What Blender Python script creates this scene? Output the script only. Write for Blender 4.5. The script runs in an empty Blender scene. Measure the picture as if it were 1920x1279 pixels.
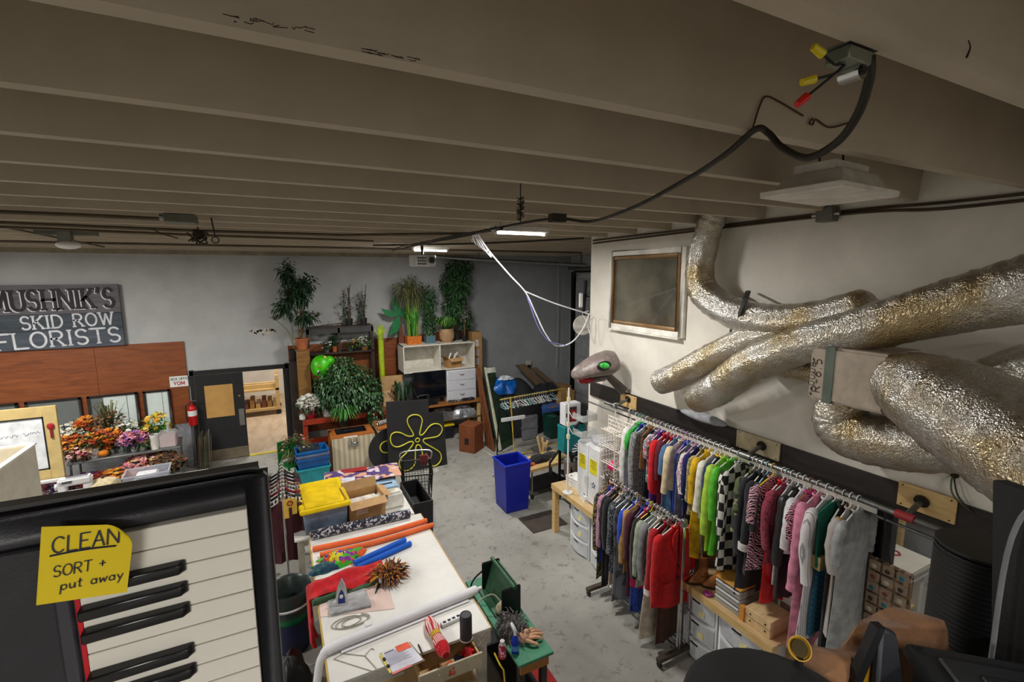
import bpy, bmesh, math, random
from mathutils import Vector, Matrix
PI = math.pi
sc = bpy.context.scene
C = sc.collection
random.seed(7)

# ------------------------------------------------------------------ camera, world, exposure
CAMZ = 4.3
FPX, YAW, PITCH, ROLL = 883.3, math.radians(26.62), math.radians(7.94), math.radians(-.224)
cam = bpy.data.cameras.new('camera'); co = bpy.data.objects.new('camera', cam); C.objects.link(co)
cam.sensor_fit = 'HORIZONTAL'; cam.sensor_width = 36; cam.lens = FPX/1920*36; cam.clip_start = .02
cF = Vector((math.sin(YAW)*math.cos(PITCH), math.cos(YAW)*math.cos(PITCH), -math.sin(PITCH)))
cR0 = Vector((math.cos(YAW), -math.sin(YAW), 0)); cU0 = cR0.cross(cF)
cR = cR0*math.cos(ROLL)+cU0*math.sin(ROLL); cU = cU0*math.cos(ROLL)-cR0*math.sin(ROLL)
mw = Matrix((cR, cU, -cF)).transposed().to_4x4(); mw.translation = (0, 0, CAMZ); co.matrix_world = mw
sc.camera = co
w = bpy.data.worlds.new('world'); sc.world = w; w.use_nodes = True
w.node_tree.nodes['Background'].inputs[0].default_value = (.9, .95, 1, 1)
w.node_tree.nodes['Background'].inputs[1].default_value = .05
sc.view_settings.view_transform = 'Standard'; sc.view_settings.look = 'None'
sc.view_settings.gamma = 1; sc.view_settings.use_curve_mapping = False
sc.view_settings.exposure = 0.5
# tube lamps: (x, y, z, length, watts)  -- first two in view, last four unseen and added as fill
LAMPS = [(2.49, 4.74, 4.74, .62, 68), (2.65, 8.64, 4.74, .62, 108), (-4.6, 8.7, 4.74, 1.15, 190), (-5.2, 4.4, 4.74, 1.15, 150), (-1.3, -1.9, 4.74, 1.15, 95), (6.6, 1.2, 4.74, 1.15, 45), (2.0, -2.6, 4.74, 1.15, 55)]
for i, (x, y, z, ln, wt) in enumerate(LAMPS):
    L = bpy.data.lights.new('tube_light', 'AREA'); L.shape = 'RECTANGLE'; L.size = ln; L.size_y = .1; L.energy = wt
    L.color = (1, .975, .94); L.spread = PI
    o = bpy.data.objects.new('tube_light', L); C.objects.link(o); o.location = (x, y, z)
Lr = bpy.data.lights.new('back_room_light', 'AREA'); Lr.shape = 'RECTANGLE'; Lr.size = 2; Lr.size_y = 1; Lr.energy = 100; Lr.color = (1, .97, .92)
o = bpy.data.objects.new('back_room_light', Lr); C.objects.link(o); o.location = (.2, 15.5, 3.9)

# ------------------------------------------------------------------ photo pixel -> place helpers
def ray(px, py): return cF+cR*((px-960)/FPX)-cU*((py-639.5)/FPX)
def PZ(px, py, z): d = ray(px, py); t = (z-CAMZ)/d.z; return Vector((d.x*t, d.y*t, z))
def PY(px, py, y): d = ray(px, py); t = y/d.y; return Vector((d.x*t, y, CAMZ+d.z*t))
def PX(px, py, x): d = ray(px, py); t = x/d.x; return Vector((x, d.y*t, CAMZ+d.z*t))

# ------------------------------------------------------------------ mesh builder
def rotm(rx=0, ry=0, rz=0): return Matrix.Rotation(rz, 4, 'Z')@Matrix.Rotation(ry, 4, 'Y')@Matrix.Rotation(rx, 4, 'X')
def T(x=0, y=0, z=0): return Matrix.Translation((x, y, z))
class MB:
    def __init__(s): s.v = []; s.f = []
    def add(s, vs, fs, M=None):
        b = len(s.v)
        s.v += [tuple(M@Vector(p)) for p in vs] if M is not None else [tuple(p) for p in vs]
        s.f += [tuple(i+b for i in f) for f in fs]; return s
    def box(s, c, d, M=None, tx=1, ty=None):
        if ty is None: ty = tx
        x, y, z = c; a, b, h = d[0]/2, d[1]/2, d[2]/2
        vs = [(x-a, y-b, z-h), (x+a, y-b, z-h), (x+a, y+b, z-h), (x-a, y+b, z-h), (x-a*tx, y-b*ty, z+h), (x+a*tx, y-b*ty, z+h), (x+a*tx, y+b*ty, z+h), (x-a*tx, y+b*ty, z+h)]
        return s.add(vs, [(3, 2, 1, 0), (4, 5, 6, 7), (0, 1, 5, 4), (1, 2, 6, 5), (2, 3, 7, 6), (3, 0, 4, 7)], M)
    def bb(s, x0, x1, y0, y1, z0, z1, M=None): return s.box(((x0+x1)/2, (y0+y1)/2, (z0+z1)/2), (abs(x1-x0), abs(y1-y0), abs(z1-z0)), M)
    def tube(s, pts, r, n=8, closed=False, cap=True, M=None, flat=1):
        P = [Vector(p) for p in pts]; m = len(P)
        R = r if isinstance(r, (list, tuple)) else [r]*m
        b = len(s.v); up = None; rings = []
        for i in range(m):
            if closed: t = P[(i+1) % m]-P[i-1]
            else: t = P[min(i+1, m-1)]-P[max(i-1, 0)]
            if t.length < 1e-9: t = Vector((0, 0, 1))
            t.normalize()
            if up is None:
                up = Vector((0, 0, 1)) if abs(t.z) < .9 else Vector((1, 0, 0))
            up = up-t*up.dot(t)
            if up.length < 1e-6: up = t.orthogonal()
            up.normalize(); q = t.cross(up)
            rings.append([P[i]+(up*math.cos(a)*flat+q*math.sin(a))*R[i] for a in [2*PI*k/n for k in range(n)]])
        vs = [p for rg in rings for p in rg]; fs = []
        for i in range(m if closed else m-1):
            j = (i+1) % m
            for k in range(n): fs.append((i*n+k, i*n+(k+1) % n, j*n+(k+1) % n, j*n+k))
        if cap and not closed: fs += [tuple(range(n-1, -1, -1)), tuple((m-1)*n+k for k in range(n))]
        return s.add(vs, fs, M)
    def cyl(s, p0, p1, r0, r1=None, n=14, M=None): return s.tube([p0, p1], [r0, r0 if r1 is None else r1], n, M=M)
    def lathe(s, prof, c=(0, 0, 0), n=20, M=None, sx=1, sy=1, cap=True):
        vs = []; fs = []; m = len(prof)
        for r, z in prof:
            for k in range(n): a = 2*PI*k/n; vs.append((c[0]+r*sx*math.cos(a), c[1]+r*sy*math.sin(a), c[2]+z))
        for i in range(m-1):
            for k in range(n): fs.append((i*n+k, i*n+(k+1) % n, (i+1)*n+(k+1) % n, (i+1)*n+k))
        if cap and prof[0][0] > 1e-5: fs.append(tuple(range(n-1, -1, -1)))
        if cap and prof[-1][0] > 1e-5: fs.append(tuple((m-1)*n+k for k in range(n)))
        return s.add(vs, fs, M)
    def ball(s, c, r, n=14, m=9, M=None, jit=0):
        if not isinstance(r, (tuple, list)): r = (r, r, r)
        vs = []; fs = []
        for i in range(m+1):
            th = PI*i/m
            for k in range(n):
                a = 2*PI*k/n; q = 1+(random.uniform(-jit, jit) if jit else 0)
                vs.append((c[0]+r[0]*q*math.sin(th)*math.cos(a), c[1]+r[1]*q*math.sin(th)*math.sin(a), c[2]+r[2]*q*math.cos(th)))
        for i in range(m):
            for k in range(n): fs.append((i*n+k, (i+1)*n+k, (i+1)*n+(k+1) % n, i*n+(k+1) % n))
        return s.add(vs, fs, M)
    def prism(s, poly, h0, h1, M=None):   # poly in xy, extruded along z
        n = len(poly); vs = [(x, y, h0) for x, y in poly]+[(x, y, h1) for x, y in poly]
        fs = [tuple(range(n-1, -1, -1)), tuple(range(n, 2*n))]+[(k, (k+1) % n, n+(k+1) % n, n+k) for k in range(n)]
        return s.add(vs, fs, M)
    def sheet(s, fn, nu, nv, th=.004, M=None):   # fn(u, v) -> point; closed slab of thickness th along the normal
        P = [[Vector(fn(i/nu, j/nv)) for j in range(nv+1)] for i in range(nu+1)]
        N = [[None]*(nv+1) for _ in range(nu+1)]
        for i in range(nu+1):
            for j in range(nv+1):
                a = P[min(i+1, nu)][j]-P[max(i-1, 0)][j]; b = P[i][min(j+1, nv)]-P[i][max(j-1, 0)]
                q = a.cross(b); N[i][j] = q.normalized() if q.length > 1e-12 else Vector((0, 0, 1))
        w_ = nv+1; vs = [P[i][j]+N[i][j]*th/2 for i in range(nu+1) for j in range(w_)]+[P[i][j]-N[i][j]*th/2 for i in range(nu+1) for j in range(w_)]
        o = (nu+1)*w_; fs = []
        for i in range(nu):
            for j in range(nv):
                a, b, c, d = i*w_+j, (i+1)*w_+j, (i+1)*w_+j+1, i*w_+j+1
                fs += [(a, b, c, d), (o+d, o+c, o+b, o+a)]
        edge = [(i, 0) for i in range(nu)]+[(nu, j) for j in range(nv)]+[(i, nv) for i in range(nu, 0, -1)]+[(0, j) for j in range(nv, 0, -1)]
        ids = [i*w_+j for i, j in edge]
        for k in range(len(ids)): a, b = ids[k], ids[(k+1) % len(ids)]; fs.append((b, a, o+a, o+b))
        return s.add(vs, fs, M)
    def build(s, name, mat, parent=None, loc=None, rot=None, smooth=40, bev=0, seg=1, kind=None):
        me = bpy.data.meshes.new(name); me.from_pydata(s.v, [], s.f)
        bm = bmesh.new(); bm.from_mesh(me)
        bmesh.ops.remove_doubles(bm, verts=bm.verts, dist=1e-6)
        bmesh.ops.recalc_face_normals(bm, faces=bm.faces)
        if bev: bmesh.ops.bevel(bm, geom=list(bm.edges), offset=bev, segments=seg, affect='EDGES', clamp_overlap=True)
        bm.to_mesh(me); bm.free()
        if smooth:
            me.polygons.foreach_set('use_smooth', [True]*len(me.polygons)); me.set_sharp_from_angle(angle=math.radians(smooth))
        me.materials.append(mat)
        o = bpy.data.objects.new(name, me); C.objects.link(o)
        if parent: o.parent = parent
        if loc is not None: o.location = loc
        if rot is not None: o.rotation_euler = rot
        if kind: o['kind'] = kind
        return o
def thing(name, label, cat, loc=(0, 0, 0), rz=0, group=None, rot=None):
    o = bpy.data.objects.new(name, None); C.objects.link(o); o.empty_display_size = .1
    o.location = loc; o.rotation_euler = rot if rot else (0, 0, rz)
    o['label'] = label; o['category'] = cat
    if group: o['group'] = group
    return o
def tag(o, label, cat, group=None):
    o['label'] = label; o['category'] = cat
    if group: o['group'] = group
    return o
def struct(o): o['kind'] = 'structure'; return o
def sempty(name, loc=(0, 0, 0), rz=0):
    o = bpy.data.objects.new(name, None); C.objects.link(o); o.location = loc; o.rotation_euler = (0, 0, rz); o['kind'] = 'structure'; o.empty_display_size = .1; return o
def dup(root, loc=None, rot=None, label=None):
    r = root.copy(); C.objects.link(r)
    if loc is not None: r.location = loc
    if rot is not None: r.rotation_euler = rot
    if label: r['label'] = label
    for ch in root.children:
        c = ch.copy(); C.objects.link(c); c.parent = r
        for g in ch.children:
            d = g.copy(); C.objects.link(d); d.parent = c
    return r
def spline(pts, n=8):   # Catmull-Rom through points
    P = [Vector(p) for p in pts]; out = []
    for i in range(len(P)-1):
        a, b, c, d = P[max(i-1, 0)], P[i], P[i+1], P[min(i+2, len(P)-1)]
        for k in range(n):
            t = k/n
            out.append(.5*((2*b)+(c-a)*t+(2*a-5*b+4*c-d)*t*t+(3*b-a-3*c+d)*t**3))
    return out+[P[-1]]

# ------------------------------------------------------------------ materials
def lin(c): return tuple((x/255)**2.2 for x in c[:3])
MC = {}
def _new(key):
    m = bpy.data.materials.new(key); m.use_nodes = True; MC[key] = m
    nt = m.node_tree; return m, nt, nt.nodes['Principled BSDF']
def _ramp(nt, stops, interp='LINEAR'):
    r = nt.nodes.new('ShaderNodeValToRGB'); r.color_ramp.interpolation = interp
    el = r.color_ramp.elements
    while len(el) < len(stops): el.new(.5)
    for e, (p, c) in zip(el, stops): e.position = p; e.color = (*lin(c), 1)
    return r
def _coord(nt, scale=(1, 1, 1), kind='Object', rot=(0, 0, 0)):
    tc = nt.nodes.new('ShaderNodeTexCoord'); mp = nt.nodes.new('ShaderNodeMapping'); mp.inputs['Scale'].default_value = scale; mp.inputs['Rotation'].default_value = rot
    nt.links.new(tc.outputs[kind], mp.inputs[0]); return mp.outputs[0]
def _noise(nt, vec, s, detail=4, rough=.55, dist=0):
    n = nt.nodes.new('ShaderNodeTexNoise'); n.inputs['Scale'].default_value = s; n.inputs['Detail'].default_value = detail; n.inputs['Roughness'].default_value = rough; n.inputs['Distortion'].default_value = dist
    nt.links.new(vec, n.inputs['Vector']); return n
def _bump(nt, bs, fac, strength, dist=.01):
    b = nt.nodes.new('ShaderNodeBump'); b.inputs['Strength'].default_value = strength; b.inputs['Distance'].default_value = dist
    nt.links.new(fac, b.inputs['Height']); nt.links.new(b.outputs[0], bs.inputs['Normal'])
def sh(c, k): return tuple(max(0, min(255, x*k)) for x in c)
def mat(c, rough=.6, metal=0, var=.1, vs=6, bump=0, bs=60, alpha=None, trans=0, emis=0, coat=0, key=None):
    key = key or 'm_%d_%d_%d_%s' % (c[0], c[1], c[2], (rough, metal, var, vs, bump, bs, alpha, trans, emis, coat))
    if key in MC: return MC[key]
    m, nt, b = _new(key)
    b.inputs['Roughness'].default_value = rough; b.inputs['Metallic'].default_value = metal; b.inputs['Coat Weight'].default_value = coat
    vec = _coord(nt)
    n = _noise(nt, vec, vs); r = _ramp(nt, [(.3, sh(c, 1-var)), (.7, sh(c, 1+var))]); nt.links.new(n.outputs[0], r.inputs[0]); nt.links.new(r.outputs[0], b.inputs['Base Color'])
    if bump: n2 = _noise(nt, vec, bs, 3); _bump(nt, b, n2.outputs[0], bump)
    if alpha is not None: b.inputs['Alpha'].default_value = alpha
    if trans: b.inputs['Transmission Weight'].default_value = trans
    if emis: b.inputs['Emission Color'].default_value = (*lin(c), 1); b.inputs['Emission Strength'].default_value = emis
    return m
def fabric(c, c2=None, pat=None, s=20, rough=.9, key=None, axis=(1, 1, 1), c3=None):
    key = key or 'f_%s_%s_%s_%s_%s_%s' % (c, c2, pat, s, axis, c3)
    if key in MC: return MC[key]
    m, nt, b = _new(key); b.inputs['Roughness'].default_value = rough; b.inputs['Sheen Weight'].default_value = .15
    vec = _coord(nt, axis)
    fold = _noise(nt, _coord(nt, (1, 1, .25)), 9, 3)
    _bump(nt, b, fold.outputs[0], .35, .03)
    if pat is None:
        n = _noise(nt, vec, 14); r = _ramp(nt, [(.3, sh(c, .85)), (.7, sh(c, 1.1))]); nt.links.new(n.outputs[0], r.inputs[0])
    elif pat == 'check':
        t = nt.nodes.new('ShaderNodeTexChecker'); t.inputs['Scale'].default_value = s; t.inputs[1].default_value = (*lin(c), 1); t.inputs[2].default_value = (*lin(c2), 1); nt.links.new(vec, t.inputs[0]); nt.links.new(t.outputs[0], b.inputs['Base Color']); return m
    elif pat in ('stripe', 'zebra', 'plaid', 'pin'):
        t = nt.nodes.new('ShaderNodeTexWave'); t.inputs['Scale'].default_value = s; t.bands_direction = 'DIAGONAL' if pat == 'zebra' else 'X'
        t.inputs['Distortion'].default_value = 7 if pat == 'zebra' else 0; t.inputs['Detail'].default_value = 1; t.inputs['Detail Scale'].default_value = 1.2
        nt.links.new(vec, t.inputs[0]); q_ = .1 if pat == 'pin' else .47; r = _ramp(nt, [(.0, c), (q_, c), (q_+.06, c2), (1, c2)]); nt.links.new(t.outputs[1], r.inputs[0])
    else:   # 'floral' patches / 'dots'
        t = nt.nodes.new('ShaderNodeTexVoronoi'); t.inputs['Scale'].default_value = s; nt.links.new(vec, t.inputs[0])
        if pat == 'dots': r = _ramp(nt, [(.0, c2), (.3, c2), (.36, c), (1, c)]); nt.links.new(t.outputs['Distance'], r.inputs[0])
        else:
            sp = nt.nodes.new('ShaderNodeSeparateColor'); nt.links.new(t.outputs['Color'], sp.inputs[0])
            r = _ramp(nt, [(0, c), (.45, c2), (.75, c3 or c)], 'CONSTANT'); nt.links.new(sp.outputs[0], r.inputs[0])
    nt.links.new(r.outputs[0], b.inputs['Base Color']); return m
def wood(c1, c2, s=6, axis=(1, 1, 8), rough=.5, key=None, bump=.08):
    key = key or 'w_%s_%s_%s_%s_%s' % (c1, c2, s, axis, rough)
    if key in MC: return MC[key]
    m, nt, b = _new(key); b.inputs['Roughness'].default_value = rough
    vec = _coord(nt, axis); n = _noise(nt, vec, s, 6, .6, .6); r = _ramp(nt, [(.3, c1), (.7, c2)])
    nt.links.new(n.outputs[0], r.inputs[0]); nt.links.new(r.outputs[0], b.inputs['Base Color'])
    if bump: _bump(nt, b, n.outputs[0], bump)
    return m
def islands(stops, rough=.6, key=None, emis=0):   # each leaf / petal picks its own colour
    key = key or 'i_%s' % (stops,)
    if key in MC: return MC[key]
    m, nt, b = _new(key); b.inputs['Roughness'].default_value = rough
    g = nt.nodes.new('ShaderNodeNewGeometry'); k = len(stops); r = _ramp(nt, [(i/k, c) for i, c in enumerate(stops)], 'CONSTANT')
    nt.links.new(g.outputs['Random Per Island'], r.inputs[0]); nt.links.new(r.outputs[0], b.inputs['Base Color']); return m
def glassy(c, alpha=.25, rough=.15, key=None):
    key = key or 'g_%s_%s' % (c, alpha)
    if key in MC: return MC[key]
    m, nt, b = _new(key); b.inputs['Base Color'].default_value = (*lin(c), 1); b.inputs['Roughness'].default_value = rough; b.inputs['Alpha'].default_value = alpha; return m
BLK = mat((26, 26, 28), .55, var=.15); STEEL = mat((150, 150, 148), .35, .9, var=.1); CHROME = mat((190, 190, 188), .2, 1, var=.05)
WHT = mat((225, 224, 220), .45, var=.03); WPLAST = mat((226, 227, 228), .35, var=.03); BLKM = mat((38, 38, 40), .4, .6)
CARD = mat((168, 128, 82), .85, var=.08, vs=9); CARD2 = mat((186, 148, 102), .85, var=.06, vs=9)
PINE = wood((196, 158, 100), (222, 190, 132), 5, (1, 1, 6)); PLY = wood((190, 158, 112), (214, 186, 142), 4, (6, 1, 1))
TERRA = mat((176, 100, 62), .85, var=.1); SOIL = mat((52, 38, 28), .95, var=.3, vs=40, bump=.4)
MINK = mat((32, 32, 40), .7, var=.05); PAPER = mat((236, 236, 232), .8, var=.02)

# ------------------------------------------------------------------ stroke lettering
def _arc(cx, cy, rx, ry, a0, a1, n=10): return [(cx+rx*math.cos(math.radians(a0+(a1-a0)*i/n)), cy+ry*math.sin(math.radians(a0+(a1-a0)*i/n))) for i in range(n+1)]
GL = {
 'A': (.7, [[(0, 0), (.35, 1), (.7, 0)], [(.13, .36), (.57, .36)]]), 'B': (.6, [[(0, 0), (0, 1), (.3, 1)]+_arc(.3, .76, .24, .24, 90, -90), [(0, .52), (.3, .52)]+_arc(.3, .26, .28, .26, 90, -90)+[(0, 0)]]),
 'C': (.7, [_arc(.38, .5, .38, .5, 45, 315)]), 'D': (.68, [[(0, 0), (0, 1), (.25, 1)]+_arc(.25, .5, .42, .5, 90, -90)+[(0, 0)]]), 'E': (.56, [[(.56, 1), (0, 1), (0, 0), (.56, 0)], [(0, .52), (.42, .52)]]),
 'F': (.56, [[(.56, 1), (0, 1), (0, 0)], [(0, .52), (.42, .52)]]), 'G': (.72, [_arc(.38, .5, .38, .5, 45, 330)+[(.72, .45), (.45, .45)]]), 'H': (.68, [[(0, 0), (0, 1)], [(.68, 0), (.68, 1)], [(0, .5), (.68, .5)]]), 'I': (.16, [[(.08, 0), (.08, 1)]]),
 'K': (.62, [[(0, 0), (0, 1)], [(.6, 1), (.02, .42)], [(.2, .6), (.62, 0)]]), 'L': (.55, [[(0, 1), (0, 0), (.55, 0)]]), 'M': (.85, [[(0, 0), (.08, 1), (.43, .2), (.77, 1), (.85, 0)]]), 'N': (.7, [[(0, 0), (0, 1), (.7, 0), (.7, 1)]]),
 'O': (.76, [_arc(.38, .5, .38, .5, 0, 360, 18)]), 'P': (.58, [[(0, 0), (0, 1), (.3, 1)]+_arc(.3, .74, .27, .26, 90, -90)+[(0, .48)]]), 'R': (.62, [[(0, 0), (0, 1), (.3, 1)]+_arc(.3, .75, .27, .25, 90, -90)+[(0, .5)], [(.26, .5), (.62, 0)]]),
 'S': (.58, [_arc(.29, .74, .27, .26, 30, 250)+_arc(.29, .25, .28, .25, 80, -150)]), 'T': (.66, [[(0, 1), (.66, 1)], [(.33, 1), (.33, 0)]]), 'U': (.66, [[(0, 1), (0, .32)]+_arc(.33, .32, .33, .32, 180, 360)+[(.66, 1)]]), 'V': (.66, [[(0, 1), (.33, 0), (.66, 1)]]),
 'W': (.95, [[(0, 1), (.24, 0), (.47, .9), (.71, 0), (.95, 1)]]), 'X': (.62, [[(0, 0), (.62, 1)], [(0, 1), (.62, 0)]]), 'Y': (.66, [[(0, 1), (.33, .5), (.66, 1)], [(.33, .5), (.33, 0)]]), "'": (.14, [[(.1, 1.05), (.03, .8)]]), ' ': (.32, []),
 '-': (.4, [[(.02, .5), (.38, .5)]]), '+': (.5, [[(0, .5), (.5, .5)], [(.25, .25), (.25, .75)]]), '.': (.14, [[(.05, 0), (.05, .1)]]), '6': (.56, [[(.45, 1), (.12, .6)]+_arc(.28, .28, .27, .28, 150, 510, 16)]), '5': (.56, [[(.5, 1), (.08, 1), (.05, .56)]+_arc(.26, .31, .28, .31, 110, -130)]),
 '1': (.3, [[(0, .8), (.15, 1), (.15, 0)]]), '8': (.56, [_arc(.28, .75, .22, .24, 270, 630, 14), _arc(.28, .26, .27, .26, 90, 450, 14)]), '0': (.6, [_arc(.3, .5, .3, .5, 0, 360, 16)]), '3': (.52, [_arc(.24, .75, .24, .25, 140, -90)+_arc(.24, .26, .27, .26, 90, -140)]),
 'o': (.46, [_arc(.23, .25, .23, .25, 0, 360, 12)]), 'r': (.34, [[(.04, .5), (.04, 0)], _arc(.2, .33, .16, .17, 180, 40, 6)]), 't': (.34, [[(.14, .85), (.14, .05), (.3, 0)], [(0, .55), (.32, .6)]]), 'p': (.46, [[(.02, .5), (0, -.4)], _arc(.23, .25, .22, .25, 180, -180, 12)]),
 'u': (.44, [[(0, .5), (.04, .1), (.2, 0), (.36, .15), (.4, .5), (.44, 0)]]), 'a': (.46, [_arc(.21, .25, .21, .25, 20, 340, 12), [(.42, .5), (.44, 0)]]), 'w': (.6, [[(0, .5), (.12, 0), (.3, .42), (.45, 0), (.6, .5)]]), 'y': (.44, [[(0, .5), (.2, .08)], [(.44, .5), (.1, -.4)]]),
}
def text(mb, s, h, M, st=.1, dep=.004, xs=1, gap=.22, serif=False, italic=0, off=(0, 0)):
    """lettering in the local xy plane of M, standing dep proud along z; returns the width"""
    x = 0
    for ch in s:
        wd, strokes = GL.get(ch, GL.get(ch.upper(), GL[' ']))
        for pl in strokes:
            kk = 0
            pts = [((x+px+py*italic)*h*xs+off[0], py*h+off[1]) for px, py in pl]
            ends = [(pts[0], pl[0]), (pts[-1], pl[-1])]
            for a, b in zip(pts, pts[1:]):
                dx, dy = b[0]-a[0], b[1]-a[1]; L = math.hypot(dx, dy)
                if L < 1e-7: continue
                kk += 1; ux, uy = dx/L*st*h*.3, dy/L*st*h*.3; nx, ny = -dy/L*st*h/2, dx/L*st*h/2
                mb.prism([(a[0]-ux-nx, a[1]-uy-ny), (b[0]+ux-nx, b[1]+uy-ny), (b[0]+ux+nx, b[1]+uy+ny), (a[0]-ux+nx, a[1]-uy+ny)], 0, dep*(1+.07*(kk % 3)), M)
            if serif and ch not in "O'":
                for (p, q) in ends:
                    if q[1] in (0, 1): e = .13*h; mb.prism([(p[0]-e, p[1]-st*h*.35), (p[0]+e, p[1]-st*h*.35), (p[0]+e, p[1]+st*h*.35), (p[0]-e, p[1]+st*h*.35)], 0, dep*1.25, M)
        x += wd+gap
    return (x-gap)*h*xs
def frame_of(o, xd, yd):   # matrix with origin o, local x along xd, local y along yd
    xd = Vector(xd).normalized(); yd = Vector(yd); yd = (yd-xd*yd.dot(xd)).normalized(); zd = xd.cross(yd)
    m = Matrix((xd, yd, zd)).transposed().to_4x4(); m.translation = Vector(o); return m
# ================================================================== THE ROOM
YB, XR, YC, XF, ZC = 12.6, 4.5, 6.18, 8.4, 4.86
def concrete_floor():
    m, nt, b = _new('floor_concrete'); vec = _coord(nt)
    n1 = _noise(nt, vec, .9, 6, .6); r1 = _ramp(nt, [(.3, (136, 134, 127)), (.5, (156, 154, 147)), (.72, (170, 168, 161))]); nt.links.new(n1.outputs[0], r1.inputs[0])
    # dark shoe and paint marks
    n2 = _noise(nt, vec, 7, 8, .72, .5); r2 = _ramp(nt, [(.0, (255, 255, 255)), (.55, (255, 255, 255)), (.7, (120, 118, 112))]); nt.links.new(n2.outputs[0], r2.inputs[0])
    mx = nt.nodes.new('ShaderNodeMix'); mx.data_type = 'RGBA'; mx.blend_type = 'MULTIPLY'; mx.inputs[0].default_value = .8
    nt.links.new(r1.outputs[0], mx.inputs[6]); nt.links.new(r2.outputs[0], mx.inputs[7])
    # tan patches where the grey paint has worn off
    n3 = _noise(nt, vec, 1.3, 9, .72, .4); r3 = _ramp(nt, [(.0, (0, 0, 0)), (.615, (0, 0, 0)), (.66, (190, 190, 190))]); nt.links.new(n3.outputs[0], r3.inputs[0])
    m2 = nt.nodes.new('ShaderNodeMix'); m2.data_type = 'RGBA'; nt.links.new(r3.outputs[0], m2.inputs[0]); nt.links.new(mx.outputs[2], m2.inputs[6]); m2.inputs[7].default_value = (*lin((178, 146, 108)), 1)
    v = nt.nodes.new('ShaderNodeTexVoronoi'); v.inputs['Scale'].default_value = 1.9; nw = _noise(nt, vec, 14, 4, .6); va = nt.nodes.new('ShaderNodeVectorMath'); va.operation = 'MULTIPLY_ADD'; va.inputs[1].default_value = (.16, .16, .16); nt.links.new(nw.outputs[1], va.inputs[0]); nt.links.new(vec, va.inputs[2]); nt.links.new(va.outputs[0], v.inputs[0])
    r4 = _ramp(nt, [(.0, (70, 68, 64)), (.06, (100, 98, 94)), (.1, (255, 255, 255))]); nt.links.new(v.outputs['Distance'], r4.inputs[0])
    m3 = nt.nodes.new('ShaderNodeMix'); m3.data_type = 'RGBA'; m3.blend_type = 'MULTIPLY'; m3.inputs[0].default_value = .75; nt.links.new(m2.outputs[2], m3.inputs[6]); nt.links.new(r4.outputs[0], m3.inputs[7])
    nt.links.new(m3.outputs[2], b.inputs['Base Color'])
    b.inputs['Roughness'].default_value = .55; _bump(nt, b, n2.outputs[0], .12); return m
def painted(c, key, spot=None, s=2.2):
    m, nt, b = _new(key); vec = _coord(nt); n = _noise(nt, vec, s, 5, .6); r = _ramp(nt, [(.25, sh(c, .94)), (.75, sh(c, 1.05))]); nt.links.new(n.outputs[0], r.inputs[0])
    out = r.outputs[0]
    if spot:
        n2 = _noise(nt, vec, 3.1, 3, .5); r2 = _ramp(nt, [(0, (0, 0, 0)), (.735, (0, 0, 0)), (.745, (255, 255, 255))]); nt.links.new(n2.outputs[0], r2.inputs[0])
        mx = nt.nodes.new('ShaderNodeMix'); mx.data_type = 'RGBA'; nt.links.new(r2.outputs[0], mx.inputs[0]); nt.links.new(out, mx.inputs[6]); mx.inputs[7].default_value = (*lin(spot), 1); out = mx.outputs[2]
    nt.links.new(out, b.inputs['Base Color']); b.inputs['Roughness'].default_value = .8
    n3 = _noise(nt, vec, 160, 2); _bump(nt, b, n3.outputs[0], .25, .004); return m
CEILM = painted((182, 170, 150), 'ceiling_paint', (120, 116, 106)); WALLB = painted((184, 185, 184), 'wall_grey_paint'); WALLD = painted((152, 155, 158), 'wall_dark_grey_paint'); WALLW = painted((226, 220, 208), 'wall_white_paint')
struct(MB().bb(-9.2, 8.6, -4.2, 12.6, -.2, 0).build('floor', concrete_floor(), smooth=0))
TAN = wood((176, 150, 122), (206, 184, 158), 1.6, (3, 1, 1), .5, 'back_room_floor')
struct(MB().bb(-3, 4, 12.6, 19, -.2, .01).build('floor', TAN, smooth=0))
wb = MB(); wb.bb(-9.2, -1.82, 12.6, 12.8, 0, 5.4); wb.bb(.16, 4.9, 12.6, 12.8, 0, 5.4); wb.bb(-1.82, .16, 12.6, 12.8, 2.13, 5.4)
struct(wb.build('wall_back', WALLB, smooth=0))
struct(MB().bb(4.9, 8.6, 12.6, 12.8, 0, 5.4).build('wall_back', WALLD, smooth=0))
wr = MB(); wr.bb(XR, XR+.2, -4.2, .7, 0, 5.4); wr.bb(XR, XR+.2, 1.98, YC, 0, 5.4); wr.bb(XR, XR+.2, .7, 1.98, 0, 1.2); wr.bb(XR, XR+.2, .7, 1.98, 2.36, 5.4)
struct(wr.build('wall_right', WALLW, smooth=0))
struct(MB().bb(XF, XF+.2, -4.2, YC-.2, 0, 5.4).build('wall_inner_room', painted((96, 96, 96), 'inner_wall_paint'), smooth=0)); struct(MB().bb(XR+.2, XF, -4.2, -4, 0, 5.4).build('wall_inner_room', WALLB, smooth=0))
struct(MB().bb(XR+.2, XF, YC-.2, YC, 0, 5.4).build('wall_side', WALLB, smooth=0))
struct(MB().bb(XF, XF+.2, YC-.2, 12.6, 0, 5.4).build('wall_right', WALLB, smooth=0))
struct(MB().bb(-9.2, -9, -4.2, 12.6, 0, 5.4).build('wall_left', WALLB, smooth=0))
struct(MB().bb(-9, XR, -4.2, -4, 0, 5.4).build('wall_front', WALLB, smooth=0))
wn = MB(); wn.bb(-3.2, -3, 12.8, 19, 0, 4.4); wn.bb(4, 4.2, 12.8, 19, 0, 4.4); wn.bb(-3.2, 4.2, 19, 19.2, 0, 4.4)
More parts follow.
